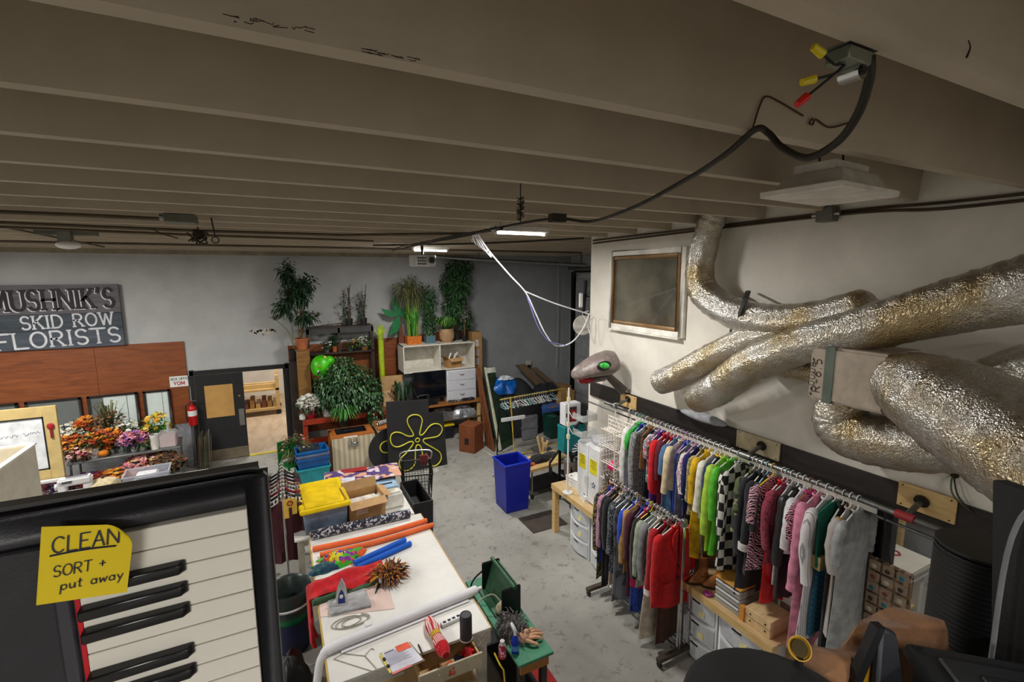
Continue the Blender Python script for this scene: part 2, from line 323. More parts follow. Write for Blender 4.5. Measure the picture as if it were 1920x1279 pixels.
struct(wn.build('wall_back_room', WALLW, smooth=0)); struct(MB().bb(-3.2, 4.2, 12.8, 19.2, 4.4, 4.6).build('ceiling', WALLW, smooth=0))
ceil = struct(MB().bb(-9.2, 8.6, -4.2, 12.8, 5.32, 5.5).build('ceiling', CEILM, smooth=0))
bmb = MB()
# one precast stem of the ceiling, tapering to its soffit
vs = []
for x in (-8.98, 8.38):
    for dy, z in ((-.012, ZC), (.052, ZC), (.085, 5.33), (-.045, 5.33)): vs.append((x, dy, z))
bmb.add(vs, [(0, 1, 2, 3), (7, 6, 5, 4), (0, 4, 5, 1), (1, 5, 6, 2), (2, 6, 7, 3), (3, 7, 4, 0)])
b0 = bmb.build('beam', CEILM, ceil, (0, .69, 0), smooth=0)
for i in list(range(-7, 0))+list(range(1, 19)):
    o = b0.copy(); C.objects.link(o); o.parent = ceil; o.location = (0, .69+.638*i, 0)
bs_ = MB().bb(-9, 4.9, 12.56, 12.6, 4.78, 5.0).build('trim_1', mat((150, 138, 118), .8), smooth=0); struct(bs_)
# loft platform that the camera stands on
deck = sempty('floor_loft')
for i in range(7): MB().bb(-2+.7*i+.004, -1.3+.7*i-.004, -3.98, .9, 2.56, 2.65).build('plank', wood((96, 90, 82), (122, 115, 105), 4, (6, 1, 1)), deck, bev=.003)
for x in (-1.9, .3, 2.4): MB().bb(x, x+.1, -3.9, .78, 2.4, 2.56).build('joist', PINE, deck, smooth=0)
for x in (-1.9, 2.4): MB().bb(x, x+.1, .3, .4, 0, 2.4).build('post', PINE, deck, smooth=0)

# ---- black double door with tan boarded windows
BLACKD = mat((34, 34, 36), .5, var=.12, bump=.05); TANB = mat((196, 150, 84), .6, var=.07, vs=3)
d1 = sempty('door_1', (-1.3, 12.6, 0))
fr = MB(); fr.bb(-.54, -.46, -.06, .1, 0, 2.2); fr.bb(-.54, 1.5, -.06, .1, 2.08, 2.18); fr.bb(1.4, 1.48, -.06, .1, 0, 2.2); fr.build('door_frame', BLACKD, d1, bev=.004)
lf = MB().bb(-.45, .5, -.05, -.005, .02, 2.07).build('door_leaf', BLACKD, d1, bev=.003)
MB().bb(-.28, .28, -.062, -.045, 1.06, 1.82).build('window_board', TANB, d1, bev=.003)
MB().bb(-.43, .49, -.06, -.045, .03, .28).build('kick_plate', mat((140, 128, 108), .4, .7), d1, bev=.002)
MB().bb(.36, .47, -.058, -.045, .8, 1.2).build('push_plate', STEEL, d1, bev=.002)
MB().cyl((.4, -.07, 1.52), (.4, -.045, 1.52), .025).build('lock', mat((190, 160, 90), .3, .9), d1)
d2 = sempty('door_2', (.1, 12.78, 0), math.radians(-7))
MB().bb(-.045, 0, .01, .92, .02, 2.07).build('door_leaf', BLACKD, d2, bev=.003)
MB().bb(-.058, -.044, .18, .72, 1.06, 1.85).build('window_board', TANB, d2, bev=.002)
MB().bb(-.064, -.058, .25, .5, 1.3, 1.62).build('notice', mat((84, 84, 84), .8), d2); MB().bb(-.05, -.045, .2, .55, .62, 1.0).build('notice', PAPER, d2)
MB().tube([(-.045, .84, 1.2), (-.09, .84, 1.18), (-.09, .84, .98), (-.045, .84, .96)], .012).build('door_handle', STEEL, d2)
struct(MB().bb(-.8, .1, 12.57, 12.62, 0, .03).build('trim_2', mat((226, 206, 70), .6), smooth=0))
# room behind: cart of lumber
ct = thing('lumber_cart', 'pine cart stacked with offcuts in the room behind the black door', 'cart', (-.62, 16.6, .01))
MB().bb(-.75, .55, -.5, .5, .16, .24).build('deck', PINE, ct); MB().bb(-.75, .55, -.5, .5, .78, .84).build('deck', PINE, ct)
for x in (-.7, .5):
    for y in (-.45, .45): MB().bb(x-.05, x+.05, y-.05, y+.05, .24, 1.25).build('post', PINE, ct); MB().cyl((x, y-.03, .08), (x, y+.03, .08), .08).build('caster', BLK, ct)
for i in range(7): MB().bb(-.6+.16*i, -.48+.16*i, -.4, .3, .24+.0, .36+random.random()*.22).build('offcut', [PINE, mat((120, 70, 45), .7), CARD][i % 3], ct)
for i in range(5): MB().bb(-.7, .5, -.4+.16*i, -.3+.16*i, .84, .9+random.random()*.15).build('offcut', [PINE, mat((120, 70, 45), .7)][i % 2], ct)

# ---- wooden panelling with windows
PANEL = wood((112, 58, 28), (150, 84, 42), 2.2, (1, 1, 7), .45, 'panel_wood'); PANEL.node_tree.nodes['Principled BSDF'].inputs['Roughness'].default_value = .5
pan = sempty('wall_panelling', (0, 0, 0))
xs = [-6.2, -4.98, -3.44, -1.88]
for a, b in zip(xs, xs[1:]): MB().bb(a+.002, b-.002, 12.565, 12.6, 1.0, 2.87).build('panel', PANEL, pan, bev=.002)
FRM = mat((48, 40, 38), .5); PALE = mat((196, 204, 196), .5, var=.04, emis=.25)  # faint glow of the pale panel stands in for the lit room behind
DARKP = mat((74, 76, 72), .5, var=.06)
for k, (x0, x1, split) in enumerate(((-5.4, -4.7, 1), (-4.6, -3.74, 1), (-3.64, -2.8, .28), (-2.7, -2.22, 0))):
    wd = sempty('window_%d' % (k+1), (x0, 12.56, 1.0)); W = x1-x0; t = .045
    f = MB(); f.bb(0, t, -.05, .01, 0, .83); f.bb(W-t, W, -.05, .01, 0, .83); f.bb(0, W, -.05, .01, .83-t, .83); f.bb(0, W, -.05, .01, 0, t); f.build('window_frame', FRM, wd, bev=.003)
    g = t+(W-2*t)*split
    if split > 0: MB().bb(t, g, -.015, -.002, t, .83-t).build('dark_blind', DARKP, wd, smooth=0)
    if split < 1:
        MB().bb(g, W-t, -.015, -.002, t, .83-t).build('lit_room_panel', PALE, wd, smooth=0)
        MB().bb(g+(W-t-g)*.72, g+(W-t-g)*.74, -.02, -.014, t, .83-t).build('blind_seam', DARKP, wd, smooth=0)
    MB().bb(t, W-t, -.03, -.027, t, .83-t).build('pane', glassy((200, 210, 210), .12, .05), wd, smooth=0)
    MB().bb(-.02, W+.02, -.09, .0, -.04, 0).build('window_sill', FRM, wd, bev=.003)
low = MB().bb(-9, -1.88, 12.57, 12.6, 0, 1.0).build('baseboard_back', mat((150, 152, 156), .6), smooth=0); struct(low)
ps = struct(MB().bb(-2.02, -1.9, 12.5, 12.6, 0, 1.0).build('trim_3', mat((140, 142, 146), .5), smooth=0))
# box office notice
n_ = thing('paper_notice', 'small white paper notice with red letters taped beside the black door', 'notice', (-2.04, 12.56, 1.98))
MB().bb(-.17, .17, -.008, 0, -.12, .12).build('sheet', PAPER, n_)
MB_t = MB(); text(MB_t, 'BOX OFFICE', .055, frame_of((-.14, -.008, .03), (1, 0, 0), (0, 0, 1)), .14, .002, .85); MB_t.build('lettering', MINK, n_, kind='stuff')
MB_t = MB(); text(MB_t, 'YOM', .075, frame_of((-.1, -.008, -.08), (1, 0, 0), (0, 0, 1)), .2, .002, 1.0); MB_t.build('lettering', mat((170, 40, 50), .7), n_, kind='stuff')
# fire extinguisher
fe = thing('fire_extinguisher', 'red fire extinguisher hanging on the frame of the black door', 'extinguisher', (-1.83, 12.42, .98))
MB().lathe([(.0, 0), (.075, .0), (.085, .02), (.085, .36), (.07, .42), (.03, .46), (.03, .5)], n=20).build('cylinder', mat((190, 22, 24), .35), fe)
MB().lathe([(.087, .22), (.087, .34)], n=20).build('paper_label', PAPER, fe); MB().tube([(0, 0, .5), (0, 0, .54), (.1, -.02, .56)], .016).build('valve', STEEL, fe); MB().tube([(0, -.02, .56), (-.09, -.03, .58)], .012).build('handle', mat((180, 30, 30), .4), fe)
MB().tube([(-.02, -.02, .52), (-.11, -.03, .45), (-.115, -.03, .2), (-.1, -.03, .1)], .013).build('hose', BLK, fe); MB().bb(-.03, .03, .06, .15, .25, .32).build('bracket', BLKM, fe)

# ---- big florist sign
sg = thing('shop_sign', 'large painted plank sign reading SKID ROW FLORISTS above the wood panelling', 'sign', (-4.9, 12.49, 2.87))
SW = 2.0
for z0, z1, c1, c2 in ((.7, 1.28, (70, 66, 72), (108, 102, 108)), (.37, .698, (42, 50, 58), (70, 80, 88)), (0, .368, (52, 60, 70), (86, 94, 104))):
    MB().bb(0, SW, 0, .05, z0, z1).build('plank', wood(c1, c2, 2.4, (.7, 1, 6), .6), sg, bev=.004)
for s, h, x, z, xs_, serif in (("MUSHNIK'S", .38, .06, .78, .78, 1), ('SKID ROW', .25, .44, .41, 1.02, 1), ('FLORISTS', .3, .06, .03, 1.17, 1)):
    first = s[0] == 'M'
    if first:
        a = MB(); text(a, s, h, frame_of((x-.024, -.001, z-.018), (1, 0, .02), (0, 0, 1)), .13, .006, xs_*.88, .26, True); a.build('letter_highlight', mat((214, 210, 212), .6), sg, smooth=0, kind='stuff')
        a = MB(); text(a, s, h, frame_of((x, -.007, z), (1, 0, .02), (0, 0, 1)), .14, .008, xs_*.88, .26, True); a.build('lettering', mat((18, 16, 20), .6), sg, smooth=0, kind='stuff')
    else:
        a = MB(); text(a, s, h, frame_of((x, -.001, z), (1, 0, .03), (0, 0, 1)), .13, .008, xs_*.86, .25, True); a.build('lettering', mat((206, 208, 212), .6), sg, smooth=0, kind='stuff')
# torn paint on the wall
pp = MB()
for i in range(16):
    x = .02+.5*i/16; cx = -.56+x+random.uniform(-.02, .02); cz = 2.98+random.uniform(-.05, .06); q = [(cx+random.uniform(.02, .06)*math.cos(a), cz+random.uniform(.015, .05)*math.sin(a)) for a in [2*PI*k/6 for k in range(6)]]
    pp.prism([(a, b) for a, b in q], 0, .012, frame_of((0, 12.6, 0), (1, 0, 0), (0, 0, 1)))
struct(pp.build('trim_4', islands([(70, 52, 44), (206, 196, 184), (150, 130, 112), (214, 208, 200)], .9), smooth=0))
# wall socket
so = thing('wall_socket', 'small white electric socket box on the dark grey wall', 'socket', (6.86, 12.56, 1.55)); MB().bb(-.08, .08, -.03, .04, 0, .14).build('cover', mat((196, 190, 176), .5), so, bev=.006); MB().bb(-.05, .05, -.06, -.03, -.08, .02).build('plug', BLK, so)
# sectional door in the far side wall
sd = sempty('door_3', (XF, 9.2, 0))
for i in range(7): MB().bb(-.05, 0, 0, 3.0, .02+.6*i, .6+.6*i-.02).build('panel', mat((158, 160, 162), .5), sd, bev=.006)
MB().tube([(-.1, 3.12, 0), (-.1, 3.12, 4.0), (-.16, 3.0, 4.28), (-.4, 2.6, 4.4), (-.5, -.8, 4.42)], .035, 6).build('track', BLKM, sd)
MB().bb(-.12, 0, 3.1, 3.2, 0, 4.4).build('jamb', BLKM, sd)
MB().cyl((-.2, .0, 4.5), (-.2, 3.2, 4.5), .05).build('spring_shaft', STEEL, sd)

# ================================================================== CEILING FITTINGS
LEDM = mat((255, 250, 240), .4, emis=9, key='led_tube')
for i, (x, y, z, ln, wt) in enumerate(LAMPS):
    t = thing('tube_lamp', ['lit tube lamp under the ceiling beams beside the bunch of white cables', 'lit tube lamp hanging above the projector', 'lit tube lamp over the flower tables', 'added unseen tube lamp near the left wall', 'added unseen tube lamp above the loft platform', 'added tube lamp brightening the room behind the wall opening', 'added unseen tube lamp at the back of the loft near the right wall'][i], 'lamp', (x, y, z), group='ceiling tube lamps')
    MB().bb(-ln/2-.03, ln/2+.03, -.07, .07, .035, .1).build('housing', mat((206, 204, 198), .4), t, bev=.01)
    MB().cyl((-ln/2, 0, .022), (ln/2, 0, .022), .016, n=10).build('tube', LEDM, t)
    for s in (-1, 1): MB().bb(s*ln/2-.012, s*ln/2+.012, -.02, .02, .0, .04).build('socket_end', WHT, t); MB().cyl((s*ln*.4, 0, .1), (s*ln*.4, 0, .13 if i < 9 else .2), .006, n=6).build('hanger', STEEL, t)
fx = thing('ceiling_light_box', 'unlit white square light box hanging below the ceiling beams near the right wall', 'light', (2.66, 1.55, 4.7), math.radians(4))
MB().bb(-.3, .3, -.2, .2, 0, .035).build('diffuser', mat((216, 210, 198), .5), fx, bev=.006); MB().box((0, 0, .075), (.46, .34, .08), tx=.8).build('housing', mat((198, 192, 180), .5), fx, bev=.004)
MB().bb(-.17, .17, -.1, .1, .115, .16).build('ballast_box', mat((190, 184, 172), .5), fx); MB().bb(.1, .2, -.205, -.195, -.012, .02).build('clip', WHT, fx)
for s in (-1, 1): MB().cyl((s*.12, 0, .16), (s*.12, .04, .63), .005, n=6).build('hanger', BLKM, fx)
# projector
pj = thing('projector', 'white projector hanging from a pole below the second tube lamp', 'projector', PY(792, 489, 8.3), math.radians(10))
MB().bb(-.19, .19, -.15, .15, -.1, .1).build('body', mat((196, 196, 194), .4), pj, bev=.015)
MB().cyl((.09, -.15, .01), (.09, -.19, .01), .075, n=20).build('lens_ring', CHROME, pj); MB().cyl((.09, -.19, .01), (.09, -.2, .01), .055, n=20).build('lens', BLK, pj)
v = MB()
for i in range(5):
    for j in range(3): v.bb(-.16+.035*i, -.14+.035*i, -.156, -.149, -.07+.05*j, -.04+.05*j)
v.build('vent', BLK, pj); MB().cyl((0, 0, .1), (0, 0, .42), .025, n=10).build('mount_pole', BLKM, pj)
def conduit(name, label, pts, r, m, cat='pipe', n=8, sm=6, group=None):
    return tag(MB().tube(spline(pts, sm) if sm > 1 else pts, r, n).build(name, m, smooth=60), label, cat, group)
CON = mat((92, 82, 66), .6, .3); CABL = mat((42, 36, 28), .6); WC = mat((216, 216, 220), .5)
z = 4.835
cb = PZ(340, 415, 4.8)
conduit('conduit', 'thin metal conduit under the beams ending at the grey junction box', [PZ(-40, 396, z), PZ(160, 404, z), PZ(328, 412, z)], .018, CON, 'conduit', sm=1, group='ceiling conduits')
jb = thing('junction_box', 'square grey junction box at the end of a ceiling conduit', 'box', cb); MB().bb(-.12, .12, -.1, .1, -.02, .06).build('box', mat((96, 98, 84), .5, .2), jb, bev=.01); MB().cyl((-.16, 0, .03), (-.12, 0, .03), .03).build('connector', STEEL, jb)
conduit('conduit', 'long ceiling conduit with the tangled wires hanging from it', [PZ(-40, 416, z), PZ(370, 433, z), PZ(640, 441, z), PZ(880, 438, z)], .018, CON, 'conduit', sm=1, group='ceiling conduits')
conduit('conduit', 'lower ceiling conduit running towards the projector', [PZ(-40, 424, z), PZ(370, 441, z), PZ(700, 452, z)], .016, CON, 'conduit', sm=1, group='ceiling conduits')
conduit('conduit', 'ceiling conduit running to the roller door along the back wall', [PZ(-40, 452, z), PZ(500, 462, z), PZ(1090, 474, z)], .02, CON, 'conduit', sm=1, group='ceiling conduits')
conduit('conduit', 'slanting thin rod below the beams near the flower sign', [PZ(10, 426, z), PZ(195, 463, z-.02)], .014, CON, 'rod', sm=1)
for a, b, lb in (((700, 460), (1095, 447), 'dark cable sagging from the cable bunch to the white wall'),):
    conduit('cable', lb, [PZ(*a, ZC-.01), PZ((a[0]+b[0])/2, (a[1]+b[1])/2+3, z-.01), PZ(*b, ZC-.01)], .016, CABL, 'cable')
tr = conduit('door_track', 'grey overhead door rail in front of the back wall', [PY(800, 480, 11.4), PY(900, 487, 11.2), PY(1098, 497, 10.6)], .045, STEEL, 'rail', sm=1)
q = PY(898, 487, 11.2); MB().bb(-.02, .02, -.02, .02, 0, 5.32-q.z).build('hanger', STEEL, tr, q); q = PY(1090, 496, 10.62); MB().bb(-.02, .02, -.02, .02, 0, 5.32-q.z).build('hanger', STEEL, tr, q)
# tangle of wires and sensor
q = PZ(372, 440, 4.78); tg = thing('wire_tangle', 'tangled bunch of rusty wires hanging from a ceiling conduit', 'wires', q)
for i in range(9):
    pts = [(0, 0, .03)]+[(random.uniform(-.13, .13), random.uniform(-.1, .1), random.uniform(-.12, .06)) for _ in range(3)]
    MB().tube(spline(pts, 5), .008, 5).build('wire', CABL, tg, smooth=60)
MB().tube([(-.2, 0, -.05), (-.35, 0, .0), (-.42, 0, .04)], .007, 5).build('wire', CABL, tg); MB().ball((0, 0, 0), (.06, .05, .06)).build('connector', mat((50, 40, 30), .7), tg); MB().cyl((0, 0, 0), (0, 0, .54), .008, n=6).build('hanger_rod', CABL, tg)
hk = thing('ceiling_hook', 'thin metal eye hook under a ceiling beam by the wire tangle', 'hook', PZ(396, 412, 4.84)); MB().cyl((0, 0, .02), (.02, 0, -.16), .007, n=6).build('shank', CABL, hk); MB().tube([(.02+.03*math.cos(a), 0, -.19+.03*math.sin(a)) for a in [2*PI*k/10 for k in range(10)]], .006, 5, closed=True).build('eye', CABL, hk)
sn = thing('ceiling_sensor', 'grey metal bracket with a white dome below the beams', 'sensor', PZ(122, 441, 4.78)); MB().bb(-.26, .3, -.03, .03, 0, .06).build('bracket', mat((112, 112, 102), .5, .4), sn); MB().bb(-.06, .06, -.05, .05, -.1, .04).build('box', mat((120, 120, 112), .5, .3), sn); MB().ball((.02, 0, -.11), (.12, .08, .05)).build('dome', WHT, sn)
# main black cable
ctl = [PY(1632, 105, .78), PY(1630, 150, .79), PY(1608, 215, .84), PY(1568, 268, .93), PY(1512, 296, 1.05), PY(1466, 276, 1.18), PY(1440, 249, 1.25), PY(1416, 243, 1.29)]
cbz = ctl+[PZ(1360, 290, 4.8), PZ(1290, 335, 4.79), PZ(1190, 388, 4.76), PZ(1110, 415, 4.76), PZ(1062, 411, 4.79), PZ(1030, 411, 4.8), PZ(976, 419, 4.8), PZ(888, 437, 4.79), PZ(820, 452, 4.79), PZ(735, 470, 4.8)]
mc = thing('power_cable', 'thick black cable drooping from the open ceiling box across the beams', 'cable')
MB().tube(spline(cbz, 8), .0125, 9).build('cable', CABL, mc, smooth=60)
a = PZ(1045, 410, 4.79); MB().bb(a.x-.07, a.x+.07, a.y-.04, a.y+.04, a.z-.03, a.z+.04).build('splice_box', CABL, mc)
ws = MB()
for k in range(7): ws.tube(spline([PZ(735+25*k, 468-5*k, 4.82), PZ(760+30*k, 462-5*k+random.uniform(-4, 4), 4.77), PZ(880+8*k, 438-2*k, 4.8)], 5), .009, 5)
tag(ws.build('cable_bundle', CABL, smooth=60), 'bundle of dark wires tied along the ceiling beside the white cables', 'wires')
# box and wire nuts
bx = thing('open_electrical_box', 'open metal ceiling box with yellow and red wire connectors', 'box', PZ(1592, 97, 4.86))
MB().bb(-.05, .05, -.03, .03, -.035, 0).build('box', mat((120, 124, 112), .4, .5), bx, bev=.004); MB().cyl((.03, -.02, -.045), (.03, .03, -.045), .022, n=12).build('clamp', CHROME, bx); MB().cyl((.03, -.025, -.045), (.03, -.02, -.045), .012, n=8).build('screw', BLK, bx)
for e, cl, s in (((-.09, .01, -.02), (210, 190, 20), 0), ((-.1, .02, -.075), (206, 186, 20), .02), ((-.125, .02, -.12), (196, 22, 24), .02)):
    mid = Vector((-.05, .0, -.04-s)); MB().tube(spline([(0, 0, -.02), mid, e], 6), .0035, 6).build('wire', BLK, bx)
    d = (Vector(e)-mid).normalized(); MB().cyl(Vector(e), Vector(e)+d*.035, .011, .009, n=8).build('wire_connector', mat(cl, .4), bx)
MB().bb(-.06, .065, -.035, .035, 0, .004).build('cover_plate', STEEL, bx)
for pts, lb in (([PY(1412, 238, 1.3), PY(1424, 200, 1.3), PY(1436, 181, 1.3), PY(1460, 190, 1.3), PY(1506, 217, 1.3)], 'bent rusty wire on the side of a ceiling beam above the black cable'), ([PY(1524, 222, 1.3), PY(1518, 230, 1.3), PY(1524, 234, 1.3), PY(1530, 224, 1.3), PY(1556, 239, 1.3), PY(1592, 230, 1.3)], 'rusty wire with a small loop on the side of a ceiling beam')):
    tag(MB().tube(spline(pts, 5), .0035, 6).build('rusty_wire', mat((74, 48, 24), .8), smooth=60), lb, 'wire')
for px, py, s in ((1812, 92, .02),): tag(MB().tube(spline([PY(1814, 76, .675), PY(1818, 90, .675), PY(1812, 108, .675)], 5), .003, 5).build('paint_flake', BLK), 'small curled flake hanging off the side of the ceiling beam', 'flake')
cob = MB()
for k in range(26):
    px = 690+random.uniform(-10, 95) if k > 12 else 430+random.uniform(0, 150); py = 95+(px-700)*.175+random.uniform(-2, 4) if k > 12 else (px-200)*.152+random.uniform(-6, 6)-2
    q = PZ(px, py, ZC-.002); cob.tube([q, q+Vector((random.uniform(-.015, .015), 0, -random.uniform(.001, .006))), q+Vector((random.uniform(-.03, .03), .004, 0))], .001, 4)
o_ = cob.build('cobweb', mat((40, 30, 22), .9)); o_['kind'] = 'stuff'; tag(o_, 'dark dusty cobwebs along the edge of a ceiling beam', 'cobweb')
# hanging black chain hoist
hh = thing('spring_hanger', 'dark bristly hanger dangling from the beams above the black cable', 'hanger', PZ(976, 400, 4.72)); MB().cyl((0, 0, -.06), (0, 0, .6), .004, n=6).build('rod', BLK, hh)
br = MB()
for k in range(70): a = random.random()*2*PI; zz = random.uniform(-.05, .1); br.tube([(0, 0, zz), (.028*math.cos(a), .028*math.sin(a), zz+.01)], .003, 3)
br.build('bristles', CABL, hh, kind='stuff')
# white cables
def wire(label, pts, r=.011, m=WC): return tag(MB().tube(spline(pts, 8), r, 7).build('white_cable', m, smooth=60), label, 'cable')
st = PZ(896, 440, 4.78)
wire('white cable hanging from the ceiling and looping to the corner of the white wall', [st, PY(918, 472, 5.5), PY(955, 515, 5.6), PY(985, 548, 5.7), PY(1003, 585, 5.8), PY(1022, 625, 5.85), PY(1042, 648, 5.9), PY(1070, 643, 5.98), PY(1092, 618, 6.0), PY(1105, 588, 6.02)])
wire('white cable pulled tight from the cable loop to the wall corner', [PY(983, 546, 5.71), PY(1040, 569, 5.9), PY(1104, 589, 6.02)])
wire('thin violet cable hanging beside the white cable loop', [PY(985, 548, 5.73), PY(993, 570, 5.75), PY(1010, 615, 5.8), PY(1030, 640, 5.85), PY(1060, 647, 5.9)], .007, mat((120, 116, 190), .5))
wire('white cable coil at the wall corner beside the roller door', [PY(1104, 589, 6.05), PY(1116, 600, 6.0), PY(1112, 640, 6.0), PY(1098, 600, 6.05), PY(1092, 588, 6.05), PY(1104, 583, 6.05)], .006)
ws = MB()
for k in range(5): ws.tube(spline([st+Vector((random.uniform(-.1, 0), 0, .04)), PY(885+6*k, 452+4*k, 5.45), PY(905+4*k, 458+6*k, 5.48), PY(917, 471, 5.5)], 6), .007, 5)
tag(ws.build('white_wire_bunch', WC), 'bunch of white wires tied where the cables leave the ceiling', 'wires')
wire('thin pale pull cord hanging in front of the dark grey wall', [PY(1047, 440, 12.5), PY(1046, 600, 12.5), PY(1043, 690, 12.5)], .014, mat((170, 168, 160), .6))
lp = thing('round_disc_fan', 'pale round plate hanging at the wall corner behind the white cables', 'plate', PY(1093, 610, 6.5)); MB().lathe([(.0, -.012), (.16, -.012), (.17, 0), (.16, .012), (0, .012)], n=24, M=rotm(PI/2, 0, math.radians(-20))).build('disc', mat((190, 186, 176), .5), lp); MB().tube([(0, 0, .17), (.03, .0, .5), (.04, 0, .75)], .03, 8).build('arm', BLKM, lp); MB().cyl((.03, 0, .5), (.03, -.33, .5), .025, n=8).build('wall_bracket', BLKM, lp)
MB().box((-.05, 0, .42), (.06, .05, .24)).build('handle', WHT, lp, bev=.01)

# ================================================================== RIGHT WALL
DKB = wood((30, 27, 26), (52, 46, 42), 3, (1, 1, 6), .6, 'dark_board')
tag(MB().bb(XR-.035, XR-.001, -1, 6.1, 2.37, 2.6).build('ledger_board', DKB, bev=.003), 'long dark stained board fixed along the white wall below the ducts', 'board')
plates = [(5.15, .2, .34, (2.4, 2.59), 'pine mounting plate by the snake head', PINE), (3.11, .0, .5, (2.42, 2.61), 'worn pale mounting plate holding the pipe in its middle', mat((188, 172, 140), .7, var=.12, vs=9)), (1.66, 0, .37, (2.43, 2.63), 'pine mounting plate beside the red taped pipe end', PINE), (1.28, 0, .12, (2.26, 2.38), 'small orange wood block above the mirror', wood((190, 120, 50), (210, 146, 70), 6))]
for y, dy, wd, (z0, z1), lb, m in plates:
    p = thing('mounting_plate', lb, 'plate', (XR-.036, y, z0)); MB().bb(-.02, 0, -wd/2, wd/2, 0, z1-z0).build('plate', m, p, bev=.003)
    for s in (-1, 1):
        for t in (.02, z1-z0-.02): MB().cyl((-.024, s*(wd/2-.03), t), (-.019, s*(wd/2-.03), t), .006, n=8).build('screw', BLKM, p)
rail = thing('pipe_rail', 'long galvanised pipe clothes rail fixed to the white wall', 'rail', (4.2, 0, 2.46))
GALV = mat((116, 116, 114), .4, .85, var=.2, vs=12)
MB().cyl((0, 1.72, 0), (0, 5.36, 0), .024, n=14).build('pipe', GALV, rail)
MB().cyl((0, .9, -.005), (0, 1.72, 0), .024, n=14).build('pipe_end', mat((96, 94, 90), .5, .7), rail); MB().cyl((.1, 1.2, -.13), (.1, 5.9, -.13), .012, n=10).build('lower_rod', GALV, rail)
for i, y in enumerate((1.68, 3.05, 5.14)):
    MB().cyl((0, y, 0), (.24, y, .07), .021, n=12).build('stand_off', GALV, rail); MB().cyl((.225, y, .066), (.243, y, .072), .05, n=18).build('flange', mat((60, 52, 46), .5, .6), rail)
    MB().cyl((0, y-.06, 0), (0, y+.06, 0), .033, n=14).build('tee_joint', GALV if i else mat((150, 40, 44), .5), rail)
MB().cyl((0, 1.2, -.02), (0, 1.28, -.02), .032).build('clamp', STEEL, rail)
# framed dark window
wf = sempty('window_5', (XR, 0, 0))
def rframe(y0, y1, z0, z1, t, x0, x1): f = MB(); f.bb(x0, x1, y0, y0+t, z0, z1); f.bb(x0, x1, y1-t, y1, z0, z1); f.bb(x0, x1, y0+t, y1-t, z0, z0+t); f.bb(x0, x1, y0+t, y1-t, z1-t, z1); return f
rframe(4.2, 5.66, 3.52, 4.64, .075, -.05, -.001).build('outer_trim', mat((222, 218, 208), .5), wf, bev=.006)
rframe(4.275, 5.585, 3.595, 4.565, .05, -.055, -.001).build('inner_frame', mat((122, 92, 56), .45, .3), wf, bev=.005)
MB().bb(-.03, -.012, 4.325, 5.535, 3.645, 4.515).build('pane', mat((88, 84, 72), .12, var=.25, vs=1.6, coat=.5), wf, smooth=0)
MB().bb(-.09, -.05, 4.24, 5.62, 3.5, 3.52).build('window_sill', mat((222, 218, 208), .5), wf)
# conduit along the top of the wall
tc = thing('wall_conduit', 'pair of thin dark conduits running along the top of the white wall', 'conduit')
for dz in (0, -.045): MB().tube(spline([(XR-.03, -.5, 4.84+dz*.2), (XR-.03, 1.6, 4.82+dz), (XR-.03, 2.6, 4.84+dz*.5), (XR-.03, 6.1, 4.83+dz)], 8), .012, 6).build('conduit', mat((70, 58, 44), .6, .3), tc, smooth=60)
q = PX(1549, 402, XR-.08); wj = thing('wall_junction_box', 'grey metal junction box under the beams on the white wall', 'box', q); MB().bb(-.04, .07, -.07, .07, -.065, .065).build('box', mat((112, 110, 104), .4, .5), wj, bev=.006); MB().cyl((0, 0, .06), (0, 0, .2), .014).build('conduit_stub', CON, wj)
for s in (-1, 1): MB().cyl((0, s*.07, 0), (0, s*.12, 0), .02, n=8).build('connector', STEEL, wj)
# foil ducts
def foil():
    m, nt, b = _new('foil'); b.inputs['Metallic'].default_value = .92; b.inputs['Roughness'].default_value = .3
    vec = _coord(nt); v = nt.nodes.new('ShaderNodeTexVoronoi'); v.inputs['Scale'].default_value = 26; n0 = _noise(nt, vec, 9, 4, .6); mixv = nt.nodes.new('ShaderNodeVectorMath'); mixv.operation = 'MULTIPLY_ADD'
    mixv.inputs[1].default_value = (.35, .35, .35); nt.links.new(n0.outputs[1], mixv.inputs[0]); nt.links.new(vec, mixv.inputs[2]); nt.links.new(mixv.outputs[0], v.inputs[0])
    n2 = _noise(nt, vec, 70, 4, .6); ad = nt.nodes.new('ShaderNodeMath'); ad.operation = 'MULTIPLY_ADD'; ad.inputs[1].default_value = .5; nt.links.new(n2.outputs[0], ad.inputs[0]); nt.links.new(v.outputs['Distance'], ad.inputs[2])
    _bump(nt, b, ad.outputs[0], .38, .03)
    r = _ramp(nt, [(.35, (176, 158, 122)), (.55, (206, 202, 194)), (.8, (222, 220, 216))]); n3 = _noise(nt, vec, 2.2, 3); nt.links.new(n3.outputs[0], r.inputs[0]); nt.links.new(r.outputs[0], b.inputs['Base Color']); return m
FOIL = foil()
